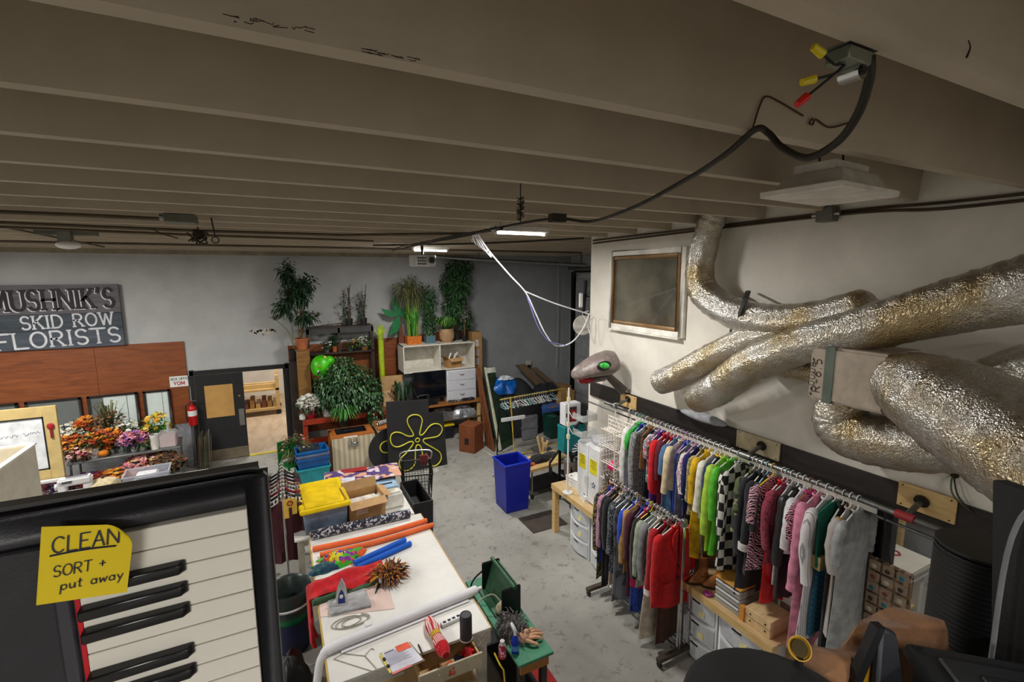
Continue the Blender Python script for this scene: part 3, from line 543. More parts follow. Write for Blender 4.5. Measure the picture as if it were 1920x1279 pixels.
def duct(label, pts, r, name='foil_duct', n=28, sub=14, ends=(1, 1)):
    t = thing(name, label, 'duct'); P = spline(pts, sub); m = len(P); R = []
    rad = r if isinstance(r, list) else [r]*len(pts)
    for i in range(m):
        f = i/(m-1)*(len(rad)-1); k = min(int(f), len(rad)-2); R.append((rad[k]*(1-(f-k))+rad[k+1]*(f-k))*(1+random.uniform(-.025, .025)))
    for e in range(4):
        s = math.sqrt(1-((4-e)/4.6)**2)
        if ends[0]: R[e] *= s
        if ends[1]: R[m-1-e] *= s
    mb = MB(); mb.tube(P, R, n)
    mb.v = [(x+random.uniform(-.006, .006), y+random.uniform(-.006, .006), z+random.uniform(-.006, .006)) for x, y, z in mb.v]
    mb.build('sleeve', FOIL, t, smooth=80)
    return t
STRAP = mat((44, 44, 42), .7)
da = duct('foil duct dropping from the beams and bending along the white wall', [PX(1340, 395, 4.26), PX(1326, 440, 4.26), PX(1312, 505, 4.26), PX(1322, 550, 4.26), PX(1372, 585, 4.26), PX(1440, 600, 4.26), PX(1530, 598, 4.26), PX(1640, 570, 4.26)], [.135, .14, .15, .16, .16, .16, .16, .15], ends=(0, 1))
a, b = PX(1403, 548, 4.38), PX(1373, 612, 4.1); tb = MB(); tb.tube([PX(1403, 546, 4.42), PX(1398, 560, 4.15), PX(1388, 585, 4.09), PX(1376, 606, 4.15), PX(1369, 622, 4.42)], .03, 6, flat=.25); tb.build('strap', STRAP, da)
db = duct('long foil duct crossing the white wall from the room corner down to a drooping end', [PX(2060, 505, 4.0), PX(1920, 543, 4.0), PX(1750, 583, 4.02), PX(1600, 622, 4.02), PX(1480, 655, 4.02), PX(1400, 690, 4.05), PX(1345, 730, 4.1), PX(1300, 752, 4.15)], [.2, .2, .18, .17, .16, .17, .17, .15])
dc = duct('short foil duct lying behind the long duct with its end by the snake head', [PX(1480, 615, 4.28), PX(1400, 640, 4.28), PX(1330, 672, 4.26), PX(1270, 705, 4.24), PX(1232, 718, 4.22)], [.14, .145, .15, .16, .15])
dd = duct('thick foil duct leaving the insulated box', [PX(1690, 712, 3.95), PX(1740, 740, 3.8), PX(1810, 775, 3.65), PX(1900, 830, 3.5), PX(2010, 900, 3.35), PX(2150, 985, 3.2)], [.2, .27, .3, .3, .3, .3], ends=(0, 0))
de = duct('curved foil duct below the insulated box', [PX(1590, 745, 4.2), PX(1570, 785, 4.2), PX(1600, 815, 4.2), PX(1680, 832, 4.2), PX(1790, 835, 4.2), PX(1900, 815, 4.2)], [.17, .19, .2, .2, .19, .18], ends=(0, 1))
df = duct('small piece of foil duct behind the insulated box', [PX(1405, 668, 4.3), PX(1470, 685, 4.3), PX(1560, 700, 4.3)], [.1, .11, .11])
dg = duct('foil duct end at the edge of the wall above the thick duct', [PX(1880, 720, 4.25), PX(1930, 705, 4.25), PX(2020, 680, 4.25)], [.15, .17, .17])
ib = thing('insulated_duct_box', 'foil faced insulation box marked R-6.5 between the ducts', 'box', (3.86, 1.74, 3.29))
MB().bb(0, .5, 0, .55, 0, .44).build('box', mat((186, 172, 156), .5, .25, var=.06, vs=14, bump=.1), ib, bev=.02, seg=2)
MB().bb(-.006, .506, .36, .43, -.006, .446).build('tape', mat((104, 116, 104), .6), ib)
tm = MB(); text(tm, '+-0008-', .045, frame_of((-.001, .5, .03), (0, 0, 1), (0, 1, 0)), .08, .003, 1.3, .28); tm.build('lettering', mat((70, 58, 48), .8), ib, kind='stuff'); tm = MB(); text(tm, 'R-6.5', .06, frame_of((-.001, .455, .07), (0, 0, 1), (0, 1, 0)), .09, .003, 1.2, .35); tm.build('lettering', mat((70, 58, 48), .8), ib, kind='stuff')
cbw = thing('wall_wires', 'two black wires coming out of a hole in the white wall above the dark board', 'wires', PX(1790, 890, XR-.01)); 
for s in (0, 1): MB().tube(spline([(0, 0, 0), (-.04, -.0-.02*s, -.05), (-.05, -.03-.03*s, -.15), (-.03, -.15, -.24)], 6), .006, 6).build('wire', BLK if s else mat((70, 80, 40), .6), cbw)
MB().lathe([(.0, 0), (.03, 0), (.02, .006), (0, .006)], M=rotm(0, -PI/2, 0), n=9).build('hole_rim', SOIL, cbw)
# ---- window and room built in place of a reflective area of the right wall
wi = sempty('window_6', (XR, .7, 1.2))
f = MB(); f.bb(-.03, .2, 0, .04, 0, 1.16); f.bb(-.03, .2, 1.22, 1.28, 0, 1.16); f.bb(-.03, .2, 0, 1.28, 1.12, 1.16); f.bb(-.03, .2, 0, 1.28, 0, .04); f.build('window_frame', BLKM, wi, bev=.003)
MB().bb(.09, .1, .04, 1.22, .04, 1.12).build('pane', glassy((210, 214, 214), .1, .04), wi, smooth=0)
it = thing('white_side_table', 'white topped table with cloth heaps in the room behind the wall opening', 'table', (6.15, 2.85, 0))
MB().bb(-.72, .7, -.45, .45, .84, .9).build('top', mat((222, 216, 200), .5, var=.05), it, bev=.004); MB().bb(-.68, .66, -.42, -.39, .72, .84).build('apron', WHT, it)
for x in (-.64, .6):
    for y in (-.38, .34): MB().bb(x, x+.08, y, y+.08, 0, .84).build('leg', WHT, it)
MB().bb(-.6, .6, -.35, .35, .25, .28).build('lower_shelf', PINE, it)
# ================================================================== COUNTER ALONG THE RIGHT WALL
cn = thing('wood_counter', 'long wooden counter on posts along the white wall under the clothes', 'counter', (3.95, 2.45, 0))
MB().bb(0, .5, 0, 3.95, .815, .85).build('worktop', PLY, cn, bev=.003); MB().bb(-.02, 0, 0, 3.95, .76, .85).build('front_rail', PINE, cn, bev=.003)
for y in (.02, 1.3, 3.86): MB().bb(.0, .09, y, y+.09, 0, .815).build('post', PINE, cn, bev=.003); MB().bb(.38, .47, y, y+.09, 0, .815).build('post', PINE, cn, bev=.003)
TRL = mat((222, 224, 226), .3, var=.02); TRL2 = mat((196, 200, 204), .3, var=.05)
def drawer_unit(y, wdt, label, x=3.99, rows=3):
    t = thing('drawer_tower', label, 'drawers', (x, y, 0), group='plastic drawer towers')
    h = .78/rows
    b = MB(); b.bb(0, .4, 0, .025, 0, .79); b.bb(0, .4, wdt-.025, wdt, 0, .79); b.bb(0, .4, .025, wdt-.025, .775, .79); b.bb(.38, .4, .025, wdt-.025, 0, .775)
    for r in range(rows): b.bb(0, .38, .025, wdt-.025, r*h, r*h+.018)
    b.build('frame', TRL, t, bev=.003)
    for r in range(rows):
        z0, z1 = r*h+.03, (r+1)*h-.006; n = 8
        pts = [(-.045*math.sin(PI*k/n)-.004, .03+(wdt-.06)*k/n) for k in range(n+1)]
        dr = MB().prism(pts+[(.36, wdt-.03), (.36, .03)], z0, z1).build('drawer', TRL2, t, smooth=30)
        MB().prism([(-.052*math.sin(PI*k/n)-.006, .025+(wdt-.05)*k/n) for k in range(n+1)]+[(.02, wdt-.025), (.02, .025)], z1-.03, z1+.002).build('drawer_lip', TRL, dr, smooth=30)
        MB().bb(-.06, -.03, wdt*.42, wdt*.62, z1-.05, z1-.028).build('pull', BLK, dr)
        if r > 0 and wdt > .44: MB().bb(-.0475, -.035, wdt*.3, wdt*.52, z0+.03, z0+.1).build('yellow_note', mat((222, 214, 150), .7), dr)
    return t
drawer_unit(5.4, .5, 'white plastic drawer tower beside the end post of the counter'); drawer_unit(4.85, .5, 'white plastic drawer tower behind the black beaded clothes'); drawer_unit(4.3, .5, 'white plastic drawer tower behind the lower clothes rack'); drawer_unit(3.62, .36, 'narrow white plastic drawer tower behind the red blazer')
drawer_unit(3.1, .46, 'white plastic drawer tower under the tan boots'); drawer_unit(2.56, .52, 'widest white plastic drawer tower at the end of the counter')
# papers
def stack(label, loc, rz, n, top_lines=True, wd=.22, dp=.3):
    t = thing('paper_stack', label, 'paper', loc, rz, 'stacks of printed programs'); z = 0
    for i in range(n):
        hh = .022; j = random.uniform(-.008, .008); MB().bb(-wd/2+j, wd/2+j, -dp/2-j, dp/2-j, z, z+hh-.002).build('bundle', PAPER if i % 2 == 0 else mat((214, 214, 212), .8), t); z += hh
    MB().bb(-.07, -.04, .06, .09, z-.001, z+.001).build('print', MINK, t)
    p = MB()
    for k in range(4): p.bb(.0, .08, -.11+.018*k, -.102+.018*k, z-.001, z+.001)
    p.build('print_lines', MINK, t); return t
stack('tall stack of white printed paper on the counter', PZ(1075, 910, .85)+Vector((.05, -.02, 0)), .1, 7); stack('low stack of white printed paper beside the blue box', PZ(1098, 935, .85)+Vector((.05, -.0, 0)), -.3, 4)
q = PZ(1122, 940, .85); tag(MB().lathe([(.02, 0), (.05, 0), (.05, .12), (.02, .12), (.02, 0)], n=18).build('paper_roll', PAPER, loc=q+Vector((.08, -.02, 0))), 'white paper roll standing beside the blue box on the counter', 'roll')
bb_ = thing('blue_box', 'small open blue box next to the paper stacks', 'box', PZ(1108, 940, .85)+Vector((.03, .03, 0)), .2); r_ = MB(); r_.bb(-.09, .09, -.09, -.085, 0, .1); r_.bb(-.09, .09, .085, .09, 0, .1); r_.bb(-.09, -.085, -.09, .09, 0, .1); r_.bb(.085, .09, -.09, .09, 0, .1); r_.build('walls', mat((24, 92, 140), .5), bb_); MB().bb(-.09, .09, -.09, .09, 0, .006).build('bottom', mat((20, 80, 126), .5), bb_)
# white cabinet with yellow notes
cab = thing('white_cabinet', 'white two door cabinet with yellow notes standing on the counter', 'cabinet', (4.08, 5.3, .85))
MB().bb(.02, .4, 0, .56, 0, .92).build('body', WPLAST, cab, bev=.012, seg=2)
for k, y in enumerate((.29, .005)):
    d = MB().bb(-.005, .02, y, y+.265, .02, .9).build('door', WPLAST, cab, bev=.006); MB().bb(-.009, -.004, y+.05, y+.22, .5, .72).build('yellow_note', mat((222, 206, 20), .7), d)
    tl = MB()
    for j in range(5): tl.bb(-.0105, -.0085, y+.07, y+.2-.02*(j % 3), .7-.03*j, .708-.03*j)
    tl.build('note_print', mat((90, 84, 20), .8), d)
    hy = y+.02 if k == 0 else y+.245; MB().tube([(-.005, hy, .3), (-.03, hy, .3), (-.03, hy, .42), (-.005, hy, .42)], .006, 6).build('handle', mat((200, 200, 198), .3), d)
s_ = [(.055*(1 if i % 2 == 0 else .45)*math.cos(PI/2+i*PI/5), .055*(1 if i % 2 == 0 else .45)*math.sin(PI/2+i*PI/5)) for i in range(10)]
MB().prism(s_, 0, .004, frame_of((-.006, .13, .33), (0, -1, 0), (0, 0, 1))).build('star_sticker', mat((40, 34, 90), .6), cab)
MB().prism([(a*.5, b*.5) for a, b in s_], .004, .006, frame_of((-.006, .13, .33), (0, -1, 0), (0, 0, 1))).build('star_centre', WHT, cab)
pb = thing('clear_plastic_bag', 'crumpled clear plastic bag lying on top of the white cabinet', 'bag', (4.28, 5.5, 1.77)); MB().ball((0, 0, .06), (.16, .24, .07), 16, 9, jit=.12).build('film', glassy((224, 226, 230), .45, .2), pb, smooth=25)
# wire mesh organisers hanging from the pipe
WIRE = mat((222, 214, 204), .5)
def mesh_org(label, y, ln):
    t = thing('wire_organiser', label, 'organiser', (4.2, y, 2.46), group='hanging wire organisers'); W, D = .3, .26
    MB().tube(spline([(0, 0, -.16), (0, 0, -.06), (-.03, 0, -.0), (-.035, 0, .035), (0, 0, .045), (.035, 0, .03), (.03, 0, 0)], 5), .008, 6).build('hook', WIRE, t)
    for s in (-1, 1): MB().tube([(0, 0, -.16), (s*0, s*W/2, -.34)], .007, 5).build('hanger_arm', WIRE, t)
    def grid(o, u, v, nu, nv):
        m = MB(); u = Vector(u); v = Vector(v); o = Vector(o)
        for i in range(nu+1): m.tube([o+u*i/nu, o+u*i/nu+v], .0065, 4)
        for j in range(nv+1): m.tube([o+v*j/nv, o+v*j/nv+u], .0065, 4)
        return m
    grid((0, -W/2, -.34), (0, W, 0), (0, 0, .17), 6, 3).build('top_gable', WIRE, t)
    n = int(ln/.24)
    for s in (-1, 1): grid((-D/2, s*W/2, -.34-ln), (D, 0, 0), (0, 0, ln), 5, n*4).build('side_grid', WIRE, t)
    grid((D/2, -W/2, -.34-ln), (0, W, 0), (0, 0, ln), 6, n*4).build('back_grid', WIRE, t)
    for k in range(n+1): grid((-D/2, -W/2, -.34-ln*k/n), (D, 0, 0), (0, W, 0), 5, 6).build('shelf_grid', WIRE, t)
    return t, n
mesh_org('white wire shelf organiser hanging nearest the snake head', 5.12, .96); mesh_org('white wire shelf organiser hanging next to the white cardigan', 4.8, .96)
for lb, y, z, c, s in (('bright pink folded knit hat in the wire organiser', 5.1, 1.655, (226, 30, 110), .09), ('orange folded knit hat in the wire organiser', 5.12, 1.175, (232, 92, 30), .085), ('dark plum cloth bundle in the wire organiser', 4.82, 1.66, (70, 30, 52), .09), ('pale pink cloth bundle in the wire organiser', 4.82, 1.415, (220, 170, 170), .08), ('red orange cloth bundle low in the wire organiser', 5.1, 1.41, (206, 50, 30), .075), ('cream cloth bundle on the upper shelf of the wire organiser', 4.82, 1.895, (226, 216, 206), .08)):
    tag(MB().ball((0, 0, s*.75), (s*1.1, s*1.2, s*.75), 16, 10, jit=.08).build('cloth_bundle', fabric(c), loc=(4.19, y, z-.14+.003), smooth=60), lb, 'cloth')
# pole with clear shelves
cp = thing('clear_shelf_stand', 'tall white pole stand with clear plastic trays by the snake head', 'stand', (3.98, 5.98, .85))
MB().cyl((0, 0, 0), (0, 0, 1.72), .014, n=10).build('pole', WHT, cp); MB().cyl((0, 0, 0), (0, 0, .015), .08, n=16).build('base', WHT, cp)
for z in (1.0, 1.25): 
    m_ = MB(); m_.bb(.03, .3, -.34, -.08, z, z+.006); m_.bb(.03, .036, -.34, -.08, z, z+.1); m_.bb(.294, .3, -.34, -.08, z, z+.1); m_.bb(.03, .3, -.34, -.334, z, z+.1); m_.build('tray', glassy((206, 210, 208), .35, .1), cp, smooth=0); MB().tube([(0, 0, z+.1), (.03, -.08, z), (.3, -.08, z)], .007, 6).build('bracket', WHT, cp)
for z in (.9, 1.1, 1.5): MB().bb(-.02, .02, -.02, .02, z, z+.07).build('clip', mat((224, 214, 180), .5), cp)
# ================================================================== SNAKE HEAD
sk = thing('snake_head_prop', 'large painted snake head prop with green eyes on the rail end', 'prop', PX(1117, 690, 4.02), 0)
ax = Vector((-.93, .3, -.2)).normalized(); sd_ = Vector((-.3, -.93, 0)).normalized(); upv = sd_.cross(ax).normalized()
if upv.z < 0: upv = -upv
SKIN = fabric((116, 102, 98), (130, 112, 106), 'floral', 26, .45, 'snake_skin', c3=(104, 104, 92))
secs = [(-.33, .10, .10, .02), (-.3, .19, .17, .01), (-.2, .24, .215, 0), (-.05, .235, .2, 0), (.08, .2, .17, -.005), (.2, .165, .135, -.02), (.29, .135, .11, -.03), (.345, .085, .075, -.035), (.365, .03, .03, -.035)]
vs = []; n = 22
for s, wd, hg, zc in secs:
    for k in range(n):
        a = 2*PI*k/n; rr = 1+.03*math.sin(5*a+s*20); hz = hg*math.sin(a)*(1.0 if math.sin(a) > 0 else .62)
        vs.append(ax*s+sd_*wd*math.cos(a)*rr+upv*(hz+zc))
fs = [(i*n+k, i*n+(k+1) % n, (i+1)*n+(k+1) % n, (i+1)*n+k) for i in range(len(secs)-1) for k in range(n)]+[tuple(range(n)), tuple((len(secs)-1)*n+k for k in range(n))]
MB().add(vs, fs).build('head', SKIN, sk, smooth=70)
def sp(s, a, b): return ax*s+sd_*a+upv*b
for s in (-1, 1):
    Me = frame_of(sp(-.06, s*.205, .06), ax, upv)
    MB().lathe([(.0, -.03), (.095, -.03), (.105, 0), (.085, .03), (.0, .04)], n=18, M=Me@Matrix.Diagonal((1, .62, 1, 1))).build('eye_rim', BLK, sk); MB().ball((0, 0, 0), (.078, .046, .04), 18, 10, M=frame_of(sp(-.06, s*.222, .065), ax+upv*.35, upv)).build('eye', mat((70, 190, 80), .15, var=.35, vs=14, coat=.6), sk)
    MB().ball(sp(.325, s*.05, .02), .018, 8, 6).build('nostril', BLK, sk)
mo = MB(); 
for s, wd, z0, z1 in (): pass
mv = [sp(.33, -.06, -.06), sp(.33, .06, -.06), sp(.1, .13, -.11), sp(.1, -.13, -.11), sp(.27, -.05, -.16), sp(.27, .05, -.16), sp(.08, .1, -.17), sp(.08, -.1, -.17)]
MB().add(mv, [(0, 1, 2, 3), (4, 7, 6, 5), (0, 4, 5, 1), (1, 5, 6, 2), (2, 6, 7, 3), (3, 7, 4, 0)]).build('mouth', mat((164, 24, 34), .4), sk, bev=.012, seg=2)
MB().add([sp(.24, -.07, -.15), sp(.24, .07, -.15), sp(-.1, .14, -.12), sp(-.1, -.14, -.12), sp(.22, -.06, -.185), sp(.22, .06, -.185), sp(-.1, .12, -.19), sp(-.1, -.12, -.19)], [(0, 1, 2, 3), (4, 7, 6, 5), (0, 4, 5, 1), (1, 5, 6, 2), (2, 6, 7, 3), (3, 7, 4, 0)]).build('lower_jaw', SKIN, sk, bev=.02, seg=2)
for s in (-1, 1): MB().cyl(sp(.3, s*.05, -.05), sp(.29, s*.05, -.15), .014, .002, n=8).build('fang', WHT, sk)
for k in range(6):
    s = -.22+.07*k; MB().tube(spline([sp(s, -.1, .12+.02*(k < 3)), sp(s+.02, 0, .2-.016*k), sp(s, .1, .12+.02*(k < 3))], 5), .012, 6).build('brow_ridge', SKIN, sk, smooth=60)
MB().cyl(sp(-.12, 0, -.1), sp(-.12, 0, -.1)+Vector((.28, -.08, -.28)), .05, .07, n=12).build('neck', mat((90, 82, 76), .6), sk)

# ================================================================== CLOTHES
def hanger(label, loc, c, group, wd=.2, rod=.026, tilt=0):
    t = thing('clothes_hanger', label, 'hanger', loc, tilt, group); m = c
    r = rod+.006
    hk_ = [(r*math.sin(a), 0, r*math.cos(a)) for a in [math.radians(q) for q in (-100, -60, -20, 20, 60, 100, 140)]]+[(.012, 0, -r-.02), (0, 0, -.085)]
    MB().tube(hk_, .0045, 6).build('hook', m, t, smooth=60)
    MB().tube([(0, 0, -.085), (wd*.5, 0, -.135), (wd, 0, -.19), (wd*.96, 0, -.2), (-wd*.96, 0, -.2), (-wd, 0, -.19), (-wd*.5, 0, -.135)], .006, 6, closed=True).build('frame', m, t, smooth=60)
    return t
def garment(name, label, cat, loc, mtl, ln=.8, wd=.21, sl=.0, th=.035, flare=1.0, group=None, tilt=0, m2=None, waist=.92, sm=None, seed=0, skirt=None, neck=.05, cuff=None):
    """hangs below the rod at loc: x is across the rod, z down from -.11"""
    t = thing(name, label, cat, loc, tilt, group); rs = random.Random(seed); n = 28
    def loft(z0, z1, w0, w1, k, wz=0, thk=th, prof=None):
        m = MB(); vs = []; ph = [rs.uniform(0, 6.28) for _ in range(3)]; kk = rs.choice((4, 5, 6, 7))
        for i in range(k+1):
            f = i/k; z = z0+(z1-z0)*f; hw, tk = prof(f) if prof else (w0+(w1-w0)*f, thk)
            for j in range(n):
                a = 2*PI*j/n; cx = math.copysign(abs(math.cos(a))**.8, math.cos(a)); amp = tk*.55*f
                y = math.sin(a)*tk*(1-.25*abs(math.cos(a)))+amp*math.sin(kk*cx*1.3+ph[0])*.7+amp*.4*math.sin(9*cx+ph[1])
                x = hw*cx*(1+.03*math.sin(7*f+ph[2])); dz = .02*f*math.sin(3*cx+ph[1])
                vs.append((x, y, z+dz))
        fs = [(i*n+q, i*n+(q+1) % n, (i+1)*n+(q+1) % n, (i+1)*n+q) for i in range(k) for q in range(n)]+[tuple(range(n)), tuple(k*n+q for q in range(n))]
        return m.add(vs, fs)
    def prof(f):
        fs_ = min(.3, .12/ln)
        if f < fs_: g = f/fs_; return (neck+(wd-neck)*g, th*.45+th*.35*g)
        g = (f-fs_)/(1-fs_)
        w_ = wd*(1+(waist-1)*math.sin(min(1, g*1.6)*PI/2)) if g < .62 else wd*waist
        if g > .4: w_ = w_+(wd*flare-w_)*((g-.4)/.6)
        return (w_, th*(.8+.4*g))
    zt = -.1
    if skirt: loft(zt, zt-ln*.45, 0, 0, 8, prof=prof).build('bodice', mtl, t, smooth=60); loft(zt-ln*.43, zt-ln, wd*.8, wd*flare, 8, thk=th*1.3).build('skirt', m2 or mtl, t, smooth=60)
    else: loft(zt, zt-ln, 0, 0, 14, prof=prof).build('body', mtl, t, smooth=60)
    if sl:
        for s in (-1, 1):
            p0 = Vector((s*wd*.93, 0, zt-.12)); p1 = p0+Vector((s*.03, rs.uniform(-.015, .015), -sl*.45)); p2 = p0+Vector((s*.025, rs.uniform(-.02, .02), -sl))
            P = spline([p0+Vector((-s*.06, 0, .05)), p0, p1, p2], 5); k = len(P)
            sl_ = MB().tube(P, [(.03+.022*min(1, i/4))-.012*i/(k-1)+rs.uniform(-.005, .005) for i in range(k)], 10, flat=.8).build('sleeve', sm or mtl, t, smooth=60)
            if cuff: MB().tube([p2+Vector((0, 0, .04)), p2-Vector((0, 0, .035))], .052, 10, flat=.7).build('cuff', cuff, sl_, smooth=60)
    if not skirt: MB().tube([(neck*math.cos(a), .03*math.sin(a), zt+.003) for a in [2*PI*k/12 for k in range(12)]], .01, 6, closed=True).build('collar', m2 or mtl, t, smooth=60)
    return t
PL = [mat((226, 226, 222), .4), mat((206, 204, 196), .4), mat((60, 58, 56), .4), mat((198, 200, 204), .3, .6), mat((110, 196, 150), .4), mat((150, 200, 205), .4), mat((232, 204, 40), .4), mat((150, 104, 56), .5), mat((200, 150, 200), .4)]
HN = ['white', 'ivory', 'dark', 'wire', 'green', 'pale blue', 'yellow', 'wooden', 'mauve']
K = (22, 22, 24)
UP = [  # what, kind, y, length, half width, sleeve, material, hanger, extra
 ('long white cardigan', 'cardigan', 4.62, .98, .2, .75, fabric((222, 220, 214)), 0, {}), ('short green top', 'top', 4.55, .5, .18, .2, fabric((60, 168, 66)), 4, {}), ('long royal blue gown', 'dress', 4.49, 1.0, .18, 0, fabric((28, 44, 150)), 4, {}), ('grey tweed coat', 'coat', 4.41, 1.0, .22, .7, fabric((150, 150, 150), (84, 84, 86), 'floral', 90), 0, {}), ('tan brown vest', 'vest', 4.33, .5, .17, 0, fabric((140, 96, 50)), 7, {}),
 ('black dress with white bust', 'dress', 4.27, 1.0, .18, 0, fabric(K), 1, dict(skirt=1, bust=1)), ('small flowered cotton dress', 'dress', 4.2, .66, .17, .2, fabric((84, 120, 140), (190, 90, 90), 'floral', 50, c3=(214, 206, 190)), 8, {}), ('purple satin dress', 'dress', 4.14, .85, .17, 0, fabric((98, 48, 140)), 0, {}), ('bright red hooded coat', 'coat', 4.05, .72, .22, .55, fabric((206, 18, 30)), 0, {}), ('maroon velvet dress', 'dress', 3.98, .9, .18, .4, fabric((104, 30, 46)), 0, {}),
 ('glittering red gown', 'dress', 3.93, 1.1, .17, 0, fabric((190, 10, 26), rough=.35, key='red_glitter'), 0, {}), ('steel blue pleated dress', 'dress', 3.87, .92, .19, .3, fabric((74, 108, 146)), 0, {}), ('cream blouse with pointed sleeves', 'blouse', 3.79, .6, .21, .5, fabric((214, 196, 160)), 8, {}), ('cobalt blue floor length dress', 'dress', 3.71, 1.18, .2, 0, fabric((24, 56, 168)), 8, {}), ('slate grey long dress', 'dress', 3.65, 1.18, .19, 0, fabric((96, 104, 122)), 1, {}),
 ('pale flowered blouse', 'blouse', 3.59, .6, .2, .4, fabric((208, 190, 190), (160, 110, 130), 'floral', 60, c3=(226, 220, 214)), 8, {}), ('navy dress with striped cuffs', 'dress', 3.53, .8, .19, .45, fabric((26, 32, 92)), 0, {}), ('olive print tunic', 'tunic', 3.46, .75, .2, .45, fabric((122, 112, 70), (170, 158, 110), 'floral', 50), 1, {}), ('yellow two tier dress', 'dress', 3.38, 1.25, .2, .45, fabric((222, 176, 22)), 0, dict(flare=1.05)), ('white short tunic', 'tunic', 3.3, .72, .21, .5, fabric((222, 220, 206)), 0, {}),
 ('navy top with yellow neckband', 'top', 3.23, .6, .2, .2, fabric((30, 38, 80)), 0, dict(m2=fabric((220, 170, 30)))), ('lime green satin robe', 'robe', 3.17, 1.02, .23, .7, fabric((166, 206, 60), rough=.5, key='lime'), 0, dict(flare=1.1)), ('bright green satin dress', 'dress', 3.08, 1.0, .22, .5, fabric((84, 184, 40), rough=.5, key='lime2'), 0, dict(flare=1.1)), ('black and white checked smock', 'smock', 2.99, 1.12, .235, .6, fabric((22, 22, 22), (216, 216, 206), 'check', 11, axis=(1, .3, 1)), 1, dict(flare=1.08, th=.05)),
 ('camouflage green jacket', 'jacket', 2.8, .6, .2, .5, fabric((84, 96, 60), (40, 46, 34), 'floral', 22, c3=(140, 140, 96)), 0, {}), ('charcoal long coat', 'coat', 2.75, 1.3, .2, .7, fabric((44, 44, 50)), 3, {}), ('black tailcoat with white cuffs', 'coat', 2.7, 1.0, .21, .6, fabric((30, 30, 34)), 0, dict(cuff=fabric((222, 220, 214)))), ('dark grey pleated skirt suit', 'suit', 2.65, .95, .2, .4, fabric((60, 62, 66)), 5, {}), ('pink black and white zebra dress', 'dress', 2.59, .9, .24, .3, fabric((28, 24, 30), (226, 170, 186), 'zebra', 19), 6, dict(flare=1.15)),
 ('shiny red vinyl dress', 'dress', 2.48, 1.22, .17, 0, fabric((196, 10, 22), rough=.15, key='vinyl'), 0, {}), ('dusty rose lace dress', 'dress', 2.44, .75, .2, .5, fabric((148, 58, 76), (110, 34, 52), 'floral', 70), 5, {}), ('light grey tank dress', 'dress', 2.39, .95, .17, 0, fabric((176, 178, 180)), 1, {}), ('black leather jacket', 'jacket', 2.33, 1.05, .2, .6, fabric((24, 24, 26), rough=.4, key='leather'), 0, {}), ('white ruffled blouse', 'blouse', 2.27, .6, .2, .4, fabric((222, 220, 222)), 0, {}), ('magenta zebra print top', 'top', 2.21, .55, .2, .3, fabric((30, 22, 28), (226, 150, 176), 'zebra', 24), 7, dict(m2=fabric((190, 30, 120)))),
 ('long pink dressing gown', 'robe', 2.14, 1.45, .21, .75, fabric((214, 132, 158)), 1, dict(flare=1.1)), ('white pinstriped gown', 'dress', 2.06, 1.25, .23, .6, fabric((150, 146, 150), (218, 214, 214), 'pin', 14), 0, dict(flare=1.15)), ('emerald dress with gold fringe', 'dress', 1.99, 1.2, .2, 0, fabric((14, 112, 92)), 1, dict(skirt=1, m2=fabric((12, 100, 92), (20, 60, 120), 'check', 40))), ('black fringed evening dress', 'dress', 1.92, 1.4, .19, 0, fabric((18, 18, 18), (34, 34, 34), 'floral', 70), 1, {}), ('taupe tunic with gold sash', 'tunic', 1.86, 1.1, .2, .4, fabric((168, 128, 50), (176, 168, 164), 'pin', 2), 0, {}), ('long silver grey satin gown', 'dress', 1.8, 1.35, .21, .3, fabric((160, 163, 164), rough=.45, key='silver'), 0, dict(flare=1.05))]
G1, G2 = 'clothes on the wall pipe rail', 'hangers on the wall pipe rail'
for i, (what, cat, y, ln, wd, sl, m, h, ex) in enumerate(UP):
    tl = random.uniform(-.12, .12); y = 2.0+(y-1.8)*.95; wd *= 1.06; ex = dict(ex); bust = ex.pop('bust', 0)
    g = garment(cat.replace(' ', '_'), what+' hanging on the wall pipe rail', cat, (4.2, y, 2.46), m, ln, wd, sl, group=G1, tilt=tl, seed=i, **({'th': .036} | ex))
    if bust:
        for s in (-1, 1): MB().ball((s*.07-.03, -.03, -.2), (.07, .05, .06)).build('cup', fabric((226, 224, 220)), g)
    if 'gold fringe' in what: MB().bb(-.19, .19, -.05, .05, -.68, -.56).build('fringe', fabric((214, 190, 130)), g)
    if 'zebra dress' in what: pass
    hanger(HN[h]+' hanger carrying the '+what, (4.2, y, 2.46), PL[h], G2, wd*.88, tilt=tl)
tag(MB().ball((0, 0, 0), (.07, .34, .055), 18, 10, jit=.04).build('folded_cloth', fabric((150, 152, 156)), loc=(4.36, 3.75, 2.655)), 'folded grey cloth resting on top of the dark board behind the pipe rail', 'cloth')
# long grey scarf hanging from the rail
tag(MB().sheet(lambda u, v: (4.12+.03*math.sin(8*v)+.12*(u-.5), 3.46+.08*(u-.5), 2.3-1.3*v), 5, 14, .02).build('scarf', fabric((150, 140, 140))), 'long taupe scarf hanging down between the yellow dress and the red blazer', 'scarf')
